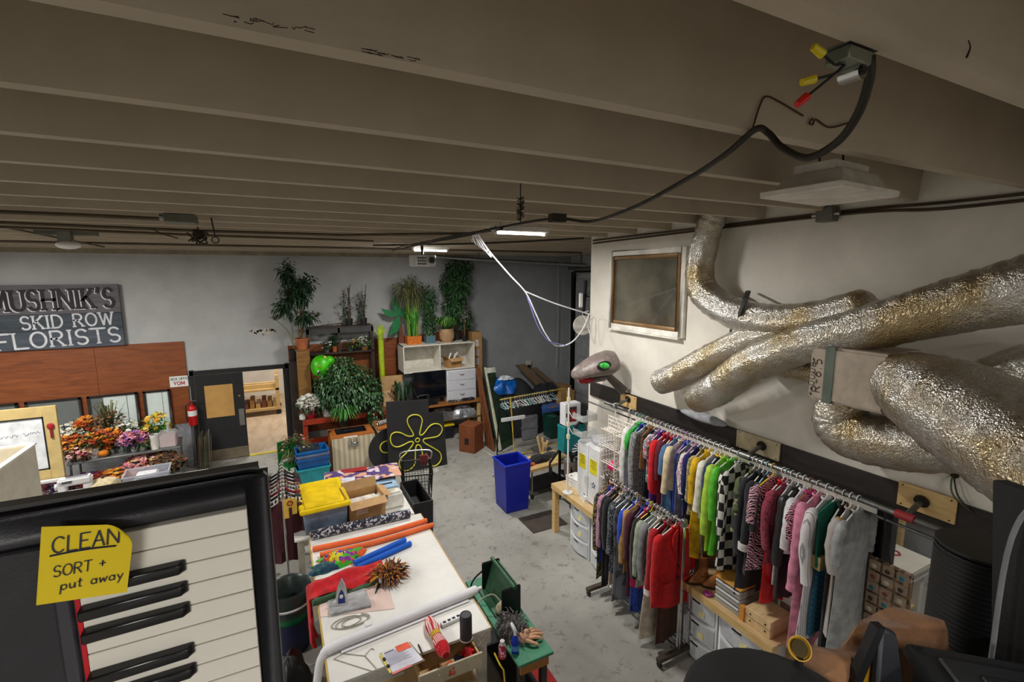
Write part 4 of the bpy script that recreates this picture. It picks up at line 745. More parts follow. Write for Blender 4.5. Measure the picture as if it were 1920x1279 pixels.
# ---- lower rolling rack
rk = thing('rolling_rack', 'rolling garment rack with chrome rail in front of the drawer towers', 'rack', (3.8, 4.1, 0))
MB().cyl((0, .68, 1.64), (0, -.68, 1.64), .018, n=12).build('rail', CHROME, rk)
for y in (.66, -.66):
    MB().bb(-.02, .02, y-.02, y+.02, .1, 1.64).build('upright', CHROME, rk, bev=.006); MB().bb(-.3, .3, y-.03, y+.03, .07, .12).build('foot', mat((84, 74, 64), .5, .5), rk, bev=.005)
    for s in (-1, 1): MB().cyl((s*.27-.012, y, .035), (s*.27+.012, y, .035), .035, n=12).build('caster', BLK, rk)
    MB().bb(-.028, .028, y-.03, y+.03, 1.6, 1.68).build('corner_joint', STEEL, rk, bev=.006)
MB().cyl((-.02, .64, .14), (-.02, -.64, .14), .012, n=8).build('lower_bar', CHROME, rk); MB().cyl((.1, .64, .14), (.1, -.64, .14), .012, n=8).build('lower_bar', CHROME, rk)
LO = [('black beaded shawl dress', 'dress', 4.7, 1.25, .21, .7, fabric((26, 24, 24), (150, 130, 60), 'floral', 70, c3=(34, 32, 30)), 7, {}), ('royal blue long skirt', 'skirt', 4.66, 1.0, .17, 0, fabric((26, 40, 140)), 2, {}), ('mauve striped blouse', 'blouse', 4.61, .62, .21, .62, fabric((190, 140, 166), (150, 110, 140), 'stripe', 16), 1, {}), ('black lace dress', 'dress', 4.56, 1.3, .2, .5, fabric((20, 20, 22), (46, 44, 44), 'floral', 70), 2, {}), ('black velvet cape', 'cape', 4.5, 1.1, .2, .6, fabric((24, 24, 26)), 7, {}), ('beige lining dress', 'dress', 4.45, 1.2, .18, 0, fabric((196, 178, 150)), 1, {}),
 ('charcoal sequinned dress', 'dress', 4.39, 1.0, .21, .6, fabric((50, 54, 60), (120, 126, 132), 'floral', 80, c3=(30, 32, 36)), 3, {}), ('silver plastic garment bag', 'garment bag', 4.32, 1.35, .22, 0, fabric((132, 136, 144), (90, 94, 102), 'floral', 9, .25), 3, {}), ('dark embroidered waistcoat', 'waistcoat', 4.26, .75, .2, 0, fabric((44, 44, 40), (140, 130, 80), 'dots', 50), 3, {}), ('royal blue crochet top', 'top', 4.19, .5, .21, .35, fabric((30, 70, 190), (20, 48, 150), 'dots', 90), 0, {}), ('gold trimmed tunic', 'tunic', 4.14, .85, .2, .6, fabric((170, 130, 70)), 7, {}), ('burgundy velvet dress', 'dress', 4.1, 1.1, .2, .5, fabric((74, 24, 40)), 2, {}),
 ('blue lace gown', 'dress', 4.05, 1.33, .17, 0, fabric((34, 72, 170), (20, 40, 110), 'floral', 60), 2, {}), ('magenta shift dress', 'dress', 3.99, .95, .21, 0, fabric((178, 18, 84)), 1, {}), ('plain black suit jacket', 'jacket', 3.93, .8, .21, .65, fabric((24, 24, 24)), 6, {}), ('sage green silk blouse', 'blouse', 3.87, .85, .22, .6, fabric((148, 158, 138)), 3, {}), ('grey silk shirt', 'shirt', 3.82, .7, .21, .6, fabric((128, 130, 132)), 3, {}), ('cream flowing gown', 'gown', 3.77, 1.42, .2, 0, fabric((216, 206, 184)), 1, dict(flare=1.3)),
 ('black patterned waistcoat', 'waistcoat', 3.72, .6, .2, 0, fabric((34, 34, 32), (90, 90, 70), 'dots', 60), 3, {}), ('red tunic with white cuffs', 'tunic', 3.67, .75, .21, .68, fabric((168, 20, 34)), 3, dict(cuff=fabric((222, 216, 208)))), ('brown pleated trousers', 'trousers', 3.62, 1.4, .17, 0, fabric((74, 42, 28)), 2, {}), ('bright red blazer', 'blazer', 3.56, .92, .25, .7, fabric((190, 8, 18), key='red_blazer'), 0, dict(flare=1.08, th=.05))]
G3, G4 = 'clothes on the rolling rack', 'hangers on the rolling rack'
for i, (what, cat, y, ln, wd, sl, m, h, ex) in enumerate(LO):
    tl = random.uniform(-.1, .1); wd *= 1.1
    g = garment(cat.replace(' ', '_'), what+' hanging on the rolling rack', cat, (3.8, y, 1.64), m, ln, wd, sl, group=G3, tilt=tl if 'blazer' not in what else 0, seed=100+i, **({'th': .034} | ex))
    if 'blazer' in what:
        for s in (-1, 1): MB().prism([(s*.02, -.1), (s*.085, -.16), (s*.1, -.27), (s*.005, -.5)], 0, .012, frame_of((0, -.052, 0), (1, 0, 0), (0, 0, 1))).build('lapel', m, g)
        for zz in (-.55, -.68): MB().cyl((.015, -.068, zz), (.015, -.06, zz), .012, n=10).build('button', BLK, g)
        for s in (-1, 1): MB().bb(s*.13-.06, s*.13+.06, -.066, -.056, -.74, -.71).build('pocket_flap', m, g)
    hanger(HN[h]+' hanger under the '+what, (3.8, y, 1.64), PL[h], G4, wd*.88, .019, tilt=tl)
# ---- things on the counter
def boot(label, loc, rz, c, hh=.3):
    t = thing('clog_boot', label, 'boot', loc, rz, 'tan boots on the counter')
    MB().sheet(lambda u, v: (0, 0, 0), 1, 1)
    b = MB(); prof = [(.0, .045, .06), (.06, .05, .075), (.14, .045, .06), (.22, .05, .055), (hh, .062, .062)]
    vs = []; n = 16
    for z, wx, wy in prof:
        for k in range(n): a = 2*PI*k/n; ext = (.14*(1-z/.14) if z < .14 and math.cos(a) > 0 else 0)*abs(math.cos(a)); vs.append((wx*math.cos(a)-0+ext, wy*math.sin(a)*.8, z+.02))
    b.add(vs, [(i*n+k, i*n+(k+1) % n, (i+1)*n+(k+1) % n, (i+1)*n+k) for i in range(len(prof)-1) for k in range(n)]+[tuple(range(n)), tuple((len(prof)-1)*n+k for k in range(n))]).build('upper', mat(c, .6, var=.15), t, smooth=60)
    MB().prism([(.2*math.cos(a)*(1 if math.cos(a) > 0 else .32), .055*math.sin(a)) for a in [2*PI*k/16 for k in range(16)]], 0, .025).build('sole', mat((60, 40, 26), .7), t)
    MB().bb(.02, .06, -.055, .055, .1, .115).build('strap', mat((110, 70, 34), .6), t); return t
boot('tan leather boot standing on the counter with its toe outward', (4.12, 3.42, .85), 2.8, (150, 96, 48)); boot('tan leather boot standing on the counter against the wall', (4.2, 3.27, .85), 2.5, (160, 104, 54))
zs = thing('zebra_slipper', 'black and white zebra striped slipper beside the tan boots', 'slipper', (4.02, 3.56, .85), 2.6); MB().ball((0, 0, .06), (.13, .05, .06), 16, 8).build('upper', fabric((24, 24, 26), (222, 220, 216), 'zebra', 14), zs); MB().box((0, 0, .008), (.25, .09, .016)).build('sole', BLK, zs, bev=.006)
fl = thing('pink_flower_clip', 'small pink and purple flower clip on the counter edge', 'hair clip', (3.99, 3.24, .85))
for k in range(7): a = k*PI*2/7; MB().ball((.03*math.cos(a), .03*math.sin(a), .02), (.022, .022, .016), 8, 6).build('petal', mat([(190, 60, 120), (120, 50, 130)][k % 2], .6), fl)
dt = thing('tray_organiser', 'stack of three clear trays with a wooden top on the counter', 'organiser', (4.0, 2.86, .85))
MB().bb(0, .3, 0, .3, .27, .29).build('top', wood((200, 140, 50), (216, 160, 74), 5), dt, bev=.003)
for k in range(3):
    d = MB().bb(0, .3, 0, .3, .005+.088*k, .075+.088*k).build('tray', glassy((206, 206, 200), .5, .2), dt, bev=.006); MB().bb(-.012, 0, .01, .29, .066+.088*k, .078+.088*k).build('lip', TRL, d)
    for j in range(9): MB().ball((.05+.2*random.random(), .04+.22*random.random(), .03+.088*k), .022, 7, 5).build('trinket', mat(random.choice([(90, 80, 70), (160, 150, 130), (60, 60, 64)]), .5), d)
px_ = thing('pine_box', 'plain pine box with drilled holes at the end of the counter', 'box', (4.0, 2.48, .85), 0)
MB().bb(0, .3, .05, .32, 0, .17).build('box', wood((206, 170, 120), (224, 196, 150), 4, (1, 6, 1)), px_, bev=.004)
for k, (a, b) in enumerate(((.1, .05), (.1, .12), (.26, .05), (.26, .12))): MB().cyl((-.004, a, b), (.0, a, b), .009, n=8).build('drilled_hole', BLK, px_)
MB().bb(-.003, .303, .05, .32, .085, .088).build('lid_seam', mat((140, 100, 60), .7), px_)
pw = MB().bb(3.98, 4.04, 2.8, 2.85, .85, 1.0).build('wood_block', wood((196, 130, 50), (214, 150, 70), 6)); tag(pw, 'short orange wood block between the tray stack and the pine box', 'block')
# animal print pocket organiser hanging at the end
so_ = thing('pocket_organiser', 'animal print shoe pocket organiser hanging at the end of the pipe rail', 'organiser', (4.4, 1.68, 1.3), math.radians(0))
AP = fabric((120, 96, 74), (60, 44, 34), 'floral', 30, .5, 'animal_print', c3=(170, 146, 120))
MB().bb(.0, .025, -.02, .3, 0, .62).build('backing', AP, so_, bev=.01)
for r in range(6):
    for k in range(3): MB().bb(-.02, .0, .0+.1*k, .085+.1*k, .02+.1*r, .1+.1*r).build('pocket', glassy((190, 166, 140), .55, .2), so_, bev=.008); MB().ball((-.012, .045+.1*k, .055+.1*r), (.014, .03, .026), 7, 5).build('trinket', mat([(60, 44, 34), (190, 180, 160), (120, 60, 50), (40, 110, 130)][(r*3+k) % 4], .5), so_)
MB().tube([(.0, .14, .62), (-.12, .14, .9), (-.2, .14, 1.16)], .006, 5).build('hanging_cord', BLK, so_)
# ================================================================== helpers for plants and loose stuff
def leaf(mb, p, d, L, W, droop=.3):
    d = Vector(d).normalized(); s = d.cross(Vector((0, 0, 1)))
    if s.length < .05: s = Vector((1, 0, 0))
    s.normalize(); u = s.cross(d); p = Vector(p)
    a = p; m = p+d*L*.5; e = p+d*L-Vector((0, 0, droop*L))
    mb.add([a, m+s*W/2-u*W*.15, e, m-s*W/2-u*W*.15, m+u*W*.12], [(0, 4, 1), (1, 4, 2), (0, 3, 4), (4, 3, 2)])
def bush(mb, c, r, n, L, W, rs, droop=.4, shell=.55):
    for _ in range(n):
        v = Vector((rs.gauss(0, 1), rs.gauss(0, 1), rs.gauss(0, 1))).normalized(); q = rs.uniform(shell, 1)
        p = Vector((c[0]+v.x*r[0]*q, c[1]+v.y*r[1]*q, c[2]+v.z*r[2]*q)); d = v+Vector((rs.uniform(-.8, .8), rs.uniform(-.8, .8), rs.uniform(-.9, .5)))
        k = rs.uniform(.7, 1.25); leaf(mb, p, d, L*k, W*k, droop)
def blades(mb, c, n, h, spread, w, rs, arch=.5):
    for _ in range(n):
        a = rs.uniform(0, 2*PI); k = rs.uniform(.6, 1.1); o = Vector((math.cos(a), math.sin(a), 0)); s = Vector((-o.y, o.x, 0)); b = Vector(c)+o*rs.uniform(0, .04); H = h*k; S = spread*rs.uniform(.3, 1)
        P = [b, b+o*S*.3+Vector((0, 0, H*.55)), b+o*S*.7+Vector((0, 0, H*.95)), b+o*S+Vector((0, 0, H*(1-arch*.5)))]
        W_ = [w*.6, w, w*.8, .002]; vs = []
        for p, q in zip(P, W_): vs += [p-s*q/2, p+s*q/2]
        mb.add(vs, [(0, 1, 3, 2), (2, 3, 5, 4), (4, 5, 7, 6)])
def bloom(mb, p, r, rs, k=6):
    p = Vector(p); t = Vector((rs.uniform(-.5, .5), rs.uniform(-.8, .1), 1)).normalized(); a = t.orthogonal().normalized(); b = t.cross(a); ph = rs.uniform(0, 6)
    for i in range(k):
        an = ph+2*PI*i/k; o = a*math.cos(an)+b*math.sin(an); s = t.cross(o)
        vs = [p, p+o*r*.6+s*r*.38+t*r*.25, p+o*r+t*r*.3, p+o*r*.6-s*r*.38+t*r*.25]
        base = len(mb.v); mb.add(vs, [(0, 1, 2, 3)])
GREEN = islands([(28, 62, 32), (44, 84, 44), (66, 108, 60), (22, 48, 28), (96, 130, 88)], .45, 'leaf_green'); DARKG = islands([(18, 40, 24), (30, 58, 34), (44, 76, 46), (60, 90, 60)], .5, 'leaf_dark'); BRIGHTG = islands([(50, 130, 40), (80, 160, 60), (40, 104, 34), (120, 180, 80)], .5, 'leaf_bright'); OLIVE = islands([(70, 76, 40), (100, 104, 60), (56, 60, 34), (130, 128, 84)], .6, 'leaf_olive')
STEM = mat((96, 70, 42), .8, var=.2); BAMB = mat((126, 132, 60), .5, var=.15)
def pot(t, r, h, m, rim=True, name='pot'):
    pr = [(r*.7, 0), (r*.96, h*.85), (r*1.05, h*.85), (r*1.05, h), (r*.9, h), (r*.86, h*.9), (0, h*.9)] if rim else [(r*.8, 0), (r, h*.5), (r*.92, h), (r*.82, h), (r*.8, h*.9), (0, h*.9)]
    MB().lathe(pr, n=22).build(name, m, t, smooth=35); MB().lathe([(0, h*.9), (r*.84, h*.9), (r*.84, h*.92), (0, h*.92)], n=16).build('soil', SOIL, t)
def heap(c, r, jit=.12, n=22, m=12, seed=0, flat=0):
    rs = random.Random(seed); mb = MB(); ph = [rs.uniform(0, 6) for _ in range(6)]
    vs = []
    for i in range(m+1):
        th = PI*.5*i/m
        for k in range(n):
            a = 2*PI*k/n; q = 1+jit*(math.sin(3*a+ph[0])+.6*math.sin(5*a+ph[1]+4*th)+.5*math.sin(9*a+ph[2]))*math.sin(th)**.5+rs.uniform(-jit, jit)*.3
            vs.append((c[0]+r[0]*q*math.sin(th)*math.cos(a), c[1]+r[1]*q*math.sin(th)*math.sin(a), c[2]+r[2]*(math.cos(th)*(1+jit*math.sin(4*a+ph[3])*math.sin(th)))))
    fs = [(i*n+k, (i+1)*n+k, (i+1)*n+(k+1) % n, i*n+(k+1) % n) for i in range(m) for k in range(n)]+[tuple(m*n+k for k in range(n))]
    return mb.add(vs, fs)
def openbox(mb, w_, d, h, t=.006, tap=1.0):
    """open-topped container centred on the origin, sides flaring by tap"""
    a, b, A, B = w_/2/tap, d/2/tap, w_/2, d/2
    vs = [(-a, -b, 0), (a, -b, 0), (a, b, 0), (-a, b, 0), (-A, -B, h), (A, -B, h), (A, B, h), (-A, B, h), (-A+t, -B+t, h), (A-t, -B+t, h), (A-t, B-t, h), (-A+t, B-t, h), (-a+t, -b+t, t), (a-t, -b+t, t), (a-t, b-t, t), (-a+t, b-t, t)]
    return mb.add(vs, [(3, 2, 1, 0), (0, 1, 5, 4), (1, 2, 6, 5), (2, 3, 7, 6), (3, 0, 4, 7), (4, 5, 9, 8), (5, 6, 10, 9), (6, 7, 11, 10), (7, 4, 8, 11), (8, 9, 13, 12), (9, 10, 14, 13), (10, 11, 15, 14), (11, 8, 12, 15), (12, 13, 14, 15)])
def slab(b1, b2, t1, t2, th):
    """flat board through four points (bottom left, bottom right, top left, top right)"""
    b1, b2, t1, t2 = map(Vector, (b1, b2, t1, t2)); return MB().sheet(lambda u, v: b1.lerp(b2, u).lerp(t1.lerp(t2, u), v), 1, 1, th)

# ================================================================== BACK WALL, CENTRE
pan2 = sempty('wall_panelling', (0, 0, 0))
for a, b, zt in ((.2, 1.1, 2.62), (1.1, 2.0, 2.62), (2.0, 2.9, 2.66), (2.9, 3.9, 2.7), (3.9, 5.0, 2.74)): MB().bb(a+.002, b-.002, 12.565, 12.6, .4, zt).build('panel', PANEL, pan2, bev=.002)
# red workbench
RED = mat((150, 52, 26), .5, var=.15)
rb = thing('red_bench', 'red painted wooden bench covered with potted plants', 'bench', (.38, 11.4, 0))
MB().bb(0, 1.95, 0, .85, 1.0, 1.04).build('top', mat((120, 84, 60), .6), rb); MB().bb(0, 1.95, -.03, 0, .93, 1.05).build('front_rail', RED, rb, bev=.003); MB().bb(0, 1.95, .82, .85, .93, 1.0).build('back_rail', RED, rb)
for x in (.0, 1.85):
    for y in (0, .75): MB().bb(x, x+.1, y, y+.1, 0, 1.0).build('leg', RED, rb, bev=.003)
MB().bb(.02, 1.93, .02, .83, .3, .33).build('lower_shelf', RED, rb)
ZR = 1.05
# shelf unit
DKW = wood((44, 36, 32), (68, 56, 48), 4, (1, 1, 4)); su = thing('plant_shelf', 'dark shelf unit of pots and dried branches against the wood panelling', 'shelf', (.62, 12.15, 1.04))
H1, H2 = PY(640, 612, 12.15).z-1.04, PY(640, 660, 12.15).z-1.04
for z in (H1, H2): MB().bb(0, 1.55, 0, .38, z-.04, z).build('shelf', DKW, su, bev=.003)
for x in (0, 1.5):
    for y in (0, .34): MB().bb(x, x+.05, y, y+.04, 0, H1-.04).build('post', DKW, su)
MB().bb(0, 1.55, .0, .02, H1-.16, H1-.04).build('apron', mat((66, 66, 66), .6), su)
MB().bb(.7, .75, .0, .04, H2, H1-.04).build('post', DKW, su)
# branches on top
for k in range(2):
    q = thing('branch_pot', ['black pot of bare branches on the dark shelf beside its twin', 'black pot of bare branches on the dark shelf nearer the green hand'][k], 'pot', PY(655 if k == 0 else 682, 606, 12.3)); q.location.z = 1.04+H1
    MB().lathe([(.07, 0), (.09, .16), (.09, .17), (.08, .17), (.07, .14), (0, .14)], n=16).build('pot', mat((34, 32, 36), .5), q)
    rs = random.Random(k+3)
    for j in range(6): MB().tube([(rs.uniform(-.03, .03), rs.uniform(-.03, .03), .14), (rs.uniform(-.06, .06), 0, .5), (rs.uniform(-.14, .14), 0, rs.uniform(.7, 1.05))], [.016, .013, .008], 6).build('branch', mat((84, 72, 62), .8), q)
    f = MB(); bush(f, (-.05, 0, .5), (.14, .1, .35), 130, .06, .03, rs); f.build('foliage', DARKG, q, kind='stuff')
vn = thing('dried_vine', 'dry brown vine lying along the top of the dark shelf', 'vine', (.8, 12.3, 1.04+H1)); MB().tube(spline([(0, 0, .01), (.4, -.05, .05), (.8, .04, .06), (1.3, -.06, .03)], 6), .012, 6).build('stem', STEM, vn)
f = MB(); rs = random.Random(9); bush(f, (.5, 0, .05), (.4, .08, .05), 40, .07, .02, rs); f.build('foliage', OLIVE, vn, kind='stuff')
# pots on the second shelf
Z2 = 1.04+H2
def potted(name, label, cat, px, y, z, r, h, pm, lm, lr, ln_, L, W, lift=.1, bl=None, seed=1, rim=True, nb=24, group=None, br=.03):
    q = PY(px, 640, y); t = thing(name, label, cat, (q.x, y, z), group=group); pot(t, r, h, pm, rim); rs = random.Random(seed); f = MB(); bush(f, (0, 0, h+lift), lr, ln_, L, W, rs); f.build('foliage', lm, t, kind='stuff')
    if bl:
        f = MB()
        for _ in range(nb):
            v = Vector((rs.gauss(0, 1), rs.gauss(0, 1)-.6, rs.gauss(.4, 1))).normalized(); bloom(f, (v.x*lr[0], v.y*lr[1], h+lift+v.z*lr[2]), br, rs)
        f.build('blooms', bl, t, kind='stuff')
    for k in range(5): a = rs.uniform(0, 6.28); MB().tube([(0, 0, h*.9), (.3*lr[0]*math.cos(a), .3*lr[1]*math.sin(a), h+lift)], .008, 5).build('stem', STEM, t)
    return t
WB = islands([(226, 224, 214), (206, 204, 190), (236, 234, 226)], .6, 'white_petals'); YB_ = islands([(214, 180, 40), (226, 210, 120), (180, 130, 40)], .6, 'yellow_petals')
potted('potted_flower', 'small grey pot of white flowers on the middle of the dark shelf', 'plant', 612, 12.25, Z2, .06, .1, mat((110, 106, 100), .7), DARKG, (.16, .12, .09), 90, .07, .03, .08, WB, 2, nb=16)
potted('potted_fern', 'terracotta pot with a dark round leafed plant on the dark shelf', 'plant', 627, 12.3, Z2, .08, .14, TERRA, DARKG, (.12, .12, .14), 90, .1, .06, .2, None, 3)
potted('potted_flower', 'pot of yellow flowers on the dark shelf beside the white basket', 'plant', 660, 12.25, Z2, .08, .08, BLK, DARKG, (.2, .14, .12), 160, .08, .03, .1, YB_, 4, nb=14)
potted('flower_basket', 'basket of white flowers at the end of the dark shelf', 'plant', 683, 12.25, Z2, .1, .11, wood((120, 76, 44), (160, 110, 64), 12), GREEN, (.17, .14, .13), 130, .08, .04, .1, WB, 5, nb=45)
# black spray can like bag on shelf, cardboard column, terracotta
cc = thing('cardboard_column', 'tall brown wooden pedestal holding the terracotta pot', 'pedestal', (PY(570, 700, 11.98).x, 11.98, 1.05)); zt = PY(570, 656, 11.98).z-1.05
MB().bb(-.14, .14, -.12, .12, 0, zt).build('column', wood((120, 84, 40), (148, 108, 58), 4, (1, 1, 6)), cc, bev=.004); MB().bb(-.16, .16, -.14, .14, zt, zt+.02).build('cap', wood((110, 76, 36), (140, 100, 52), 4), cc)
tp = thing('ficus_plant', 'thin ficus tree in a terracotta pot on the wooden pedestal', 'plant', (cc.location.x, 11.98, 1.05+zt+.02)); pot(tp, .15, .26, TERRA)
rs = random.Random(11)
for k in range(5): MB().tube(spline([(rs.uniform(-.04, .04), rs.uniform(-.03, .03), .22), (rs.uniform(-.06, .06), 0, .6), (rs.uniform(-.2, .2), 0, 1.05), (rs.uniform(-.35, .25), 0, 1.55)], 4), .013, 6).build('stem', STEM, tp)
f = MB()
for c_, r_, n_ in (((-.05, 0, 1.3), (.34, .22, .3), 620), ((-.22, 0, 1.78), (.18, .14, .3), 260), ((.12, 0, 1.55), (.28, .18, .18), 260), ((-.32, .05, 1.0), (.24, .16, .22), 240), ((.1, 0, .75), (.28, .2, .18), 240)): bush(f, c_, r_, n_, .12, .045, rs, .5, .1)
f.build('foliage', DARKG, tp, kind='stuff')
pp_ = thing('papyrus_plant', 'dark pot with thin papyrus stems and tufted heads behind the terracotta pot', 'plant', (.325, 12.3, 2.3)); pot(pp_, .12, .26, mat((30, 30, 32), .5))
for e in ((.55, -.1, 1.05), (-.35, 0, 1.0), (-.1, 0, 1.4), (.2, 0, .65)): MB().tube(spline([(0, 0, .28), (e[0]*.3, 0, e[2]*.7), e], 6), .008, 5).build('stem', BAMB, pp_); f = MB(); blades(f, (e[0], e[1], e[2]-.02), 40, .12, .16, .012, rs, 1.2); f.build('tuft', OLIVE, pp_, kind='stuff')
tag(MB().bb(.2, .45, 12.12, 12.5, 0, 2.3).build('plant_stand', DKW, bev=.004), 'dark wooden stand under the papyrus pot beside the panelling', 'stand')
# green balloon with dots
gb = thing('green_ball_prop', 'lime green round ball with coloured spots in front of the dark shelf', 'ball', PY(603, 687, 11.7)); LIME = mat((70, 190, 20), .35, var=.2, vs=5)
MB().ball((0, 0, 0), (.24, .2, .27), 22, 14).build('ball', LIME, gb); MB().ball((.17, -.03, .12), (.13, .11, .12), 16, 10).build('lobe', LIME, gb); MB().ball((-.02, -.02, -.27), (.09, .08, .07), 12, 8).build('lobe', mat((110, 190, 20), .35), gb)
for k in range(12):
    a, b = rs.uniform(-1.3, 1.3), rs.uniform(-1.1, 1.1); MB().ball((.23*math.sin(a)*math.cos(b), -.195*math.cos(a)*math.cos(b), .26*math.sin(b)), .028, 8, 6).build('spot', mat([(226, 214, 120), (224, 150, 60), (200, 220, 230), (210, 60, 50)][k % 4], .5), gb)
MB().cyl((-.02, 0, -.64), (-.02, 0, -.3), .02, n=8).build('stick', STEM, gb)
# yellow hand on a post
hx = PY(714, 640, 12.1); hd = thing('green_hand_prop', 'tall lime green tube with a hand on top standing by the panelling', 'prop', (hx.x, 12.1, 1.05)); LG = mat((170, 196, 40), .5, var=.12)
zh = PY(714, 628, 12.1).z-1.05; MB().cyl((0, 0, 0), (0, 0, zh-.12), .07, n=16).build('tube', LG, hd); MB().cyl((0, 0, zh-.12), (0, 0, zh+.02), .075, .06, n=14).build('wrist', mat((146, 170, 40), .5), hd); MB().ball((0, 0, zh+.07), (.075, .045, .09)).build('palm', LG, hd)
for k in range(4): MB().tube(spline([(-.05+.033*k, 0, zh+.12), (-.07+.046*k, 0, zh+.2), (-.085+.056*k, -.02, zh+.28-.02*abs(k-1.5))], 4), [.018]*4+[.016]*4+[.01], 8).build('finger', LG, hd)
MB().tube(spline([(.06, 0, zh+.05), (.11, -.01, zh+.1), (.13, -.02, zh+.17)], 4), [.02]*4+[.017]*4+[.012], 8).build('thumb', LG, hd); MB().tube(spline([(-.06, 0, zh+.0), (-.12, 0, zh+.08), (-.13, 0, zh+.16)], 4), .014, 6).build('leaf_tip', LG, hd)
# the large bush
lb_ = thing('ivy_bush', 'big drooping dark green artificial bush on the red bench', 'plant', (1.35, 11.55, ZR)); pot(lb_, .2, .3, mat((60, 48, 40), .7)); rs = random.Random(21); f = MB()
for c_, r_, n_ in (((0, 0, .75), (.68, .42, .5), 1700), ((-.3, -.1, .55), (.4, .3, .35), 600), ((.45, -.12, .5), (.4, .3, .4), 700), ((.62, -.3, -.05), (.16, .14, .45), 300), ((0, -.25, .35), (.5, .2, .25), 500), ((-.05, .0, 1.15), (.3, .25, .2), 300)): bush(f, c_, r_, n_, .105, .048, rs, .6, .5)
f.build('foliage', GREEN, lb_, kind='stuff')
for k in range(8): a = k*.8; MB().tube(spline([(0, 0, .25), (.2*math.cos(a), .12*math.sin(a), .6), (.45*math.cos(a), .25*math.sin(a), .8)], 4), .012, 5).build('stem', STEM, lb_)
potted('potted_flower', 'red pot of white lilies at the end of the red bench', 'plant', 574, 11.52, ZR, .12, .26, mat((150, 16, 34), .4), DARKG, (.26, .2, .18), 120, .12, .04, .1, WB, 6, nb=110, br=.055)
zp = potted('potted_flower', 'white patterned pot with yellow rim beside the red pot', 'plant', 608, 11.55, ZR, .17, .26, mat((206, 204, 200), .5, var=.12, vs=30), DARKG, (.3, .2, .2), 200, .12, .035, .12, WB, 7, nb=12); MB().lathe([(.17, .22), (.185, .22), (.185, .27), (.17, .27)], n=22).build('yellow_rim', mat((196, 160, 50), .5), zp)
rc = thing('white_rock', 'white square candle cup on the corner of the red bench', 'cup', (PY(566, 772, 11.44).x, 11.46, ZR)); MB().box((0, 0, .06), (.12, .1, .12)).build('cup', WHT, rc, bev=.02, seg=2); MB().box((0, 0, .125), (.09, .07, .012)).build('rim', mat((206, 204, 198), .5), rc)
gg = thing('grass_plant', 'bright green spiky grass plant hanging in front of the red bench', 'plant', (PY(645, 780, 11.0).x, 11.05, .9)); pot(gg, .12, .16, BLK); f = MB(); blades(f, (0, 0, .12), 120, .36, .42, .022, rs, 1.3); f.build('foliage', BRIGHTG, gg, kind='stuff')
# ---- podium with canvas front
pd = thing('podium_box', 'wooden box podium with canvas front and black tray top', 'podium', (.86, 10.36, 0)); ORW = wood((150, 84, 34), (186, 112, 52), 4, (1, 5, 1))
CANV = fabric((196, 184, 156), (170, 158, 132), 'stripe', 3, axis=(1, 1, 1), key='canvas_slash')
MB().bb(0, .92, .02, .62, 0, .82).build('box', wood((120, 70, 32), (150, 92, 44), 4), pd); MB().sheet(lambda u, v: (.02+.9*u, .0-.05*(1-v), .0+.84*v), 1, 1, .03).build('canvas_panel', CANV, pd)
rim = MB(); rim.bb(0, .92, 0, .16, .82, .88); rim.bb(0, .92, .54, .62, .82, .88); rim.bb(0, .14, .16, .54, .82, .88); rim.bb(.78, .92, .16, .54, .82, .88); rim.build('top_frame', ORW, pd, bev=.004)
tr_ = MB(); openbox(tr_, .62, .36, .06); tr_.build('tray', mat((22, 24, 28), .2), pd, (.46, .35, .835)); MB().box((.4, .4, .87), (.2, .1, .03)).build('tray_lid', mat((40, 44, 50), .15), pd); MB().bb(.26, .55, -.006, 0, .84, .862).build('paper_strip', PAPER, pd)
cl = MB(); cl.tube([(.36, -.05, .72), (.38, -.06, .82), (.41, -.03, .82), (.42, -.05, .72)], .008, 6); cl.tube([(.47, -.05, .72), (.5, -.06, .82), (.53, -.03, .82), (.54, -.05, .72)], .008, 6); cl.build('clip_arms', CHROME, pd, kind='stuff'); MB().box((.46, -.05, .68), (.2, .03, .09)).build('binder_clip', CHROME, pd, bev=.008)
pt = thing('side_podium', 'canvas covered box with an orange top behind the black flower board', 'podium', (1.85, 10.35, 0)); MB().bb(0, .35, 0, .6, 0, .9).build('box', CANV, pt); MB().bb(-.01, .36, -.01, .61, .9, .94).build('top', ORW, pt, bev=.004)
mg = thing('magazine_roll', 'rolled striped magazine on the canvas covered box', 'magazine', (2.0, 10.6, .94), .5); MB().cyl((-.14, 0, .05), (.14, 0, .05), .05, n=14).build('roll', fabric((30, 30, 34), (206, 206, 206), 'stripe', 7), mg); MB().cyl((-.142, 0, .05), (.142, 0, .05), .03, n=10).build('core', PAPER, mg)
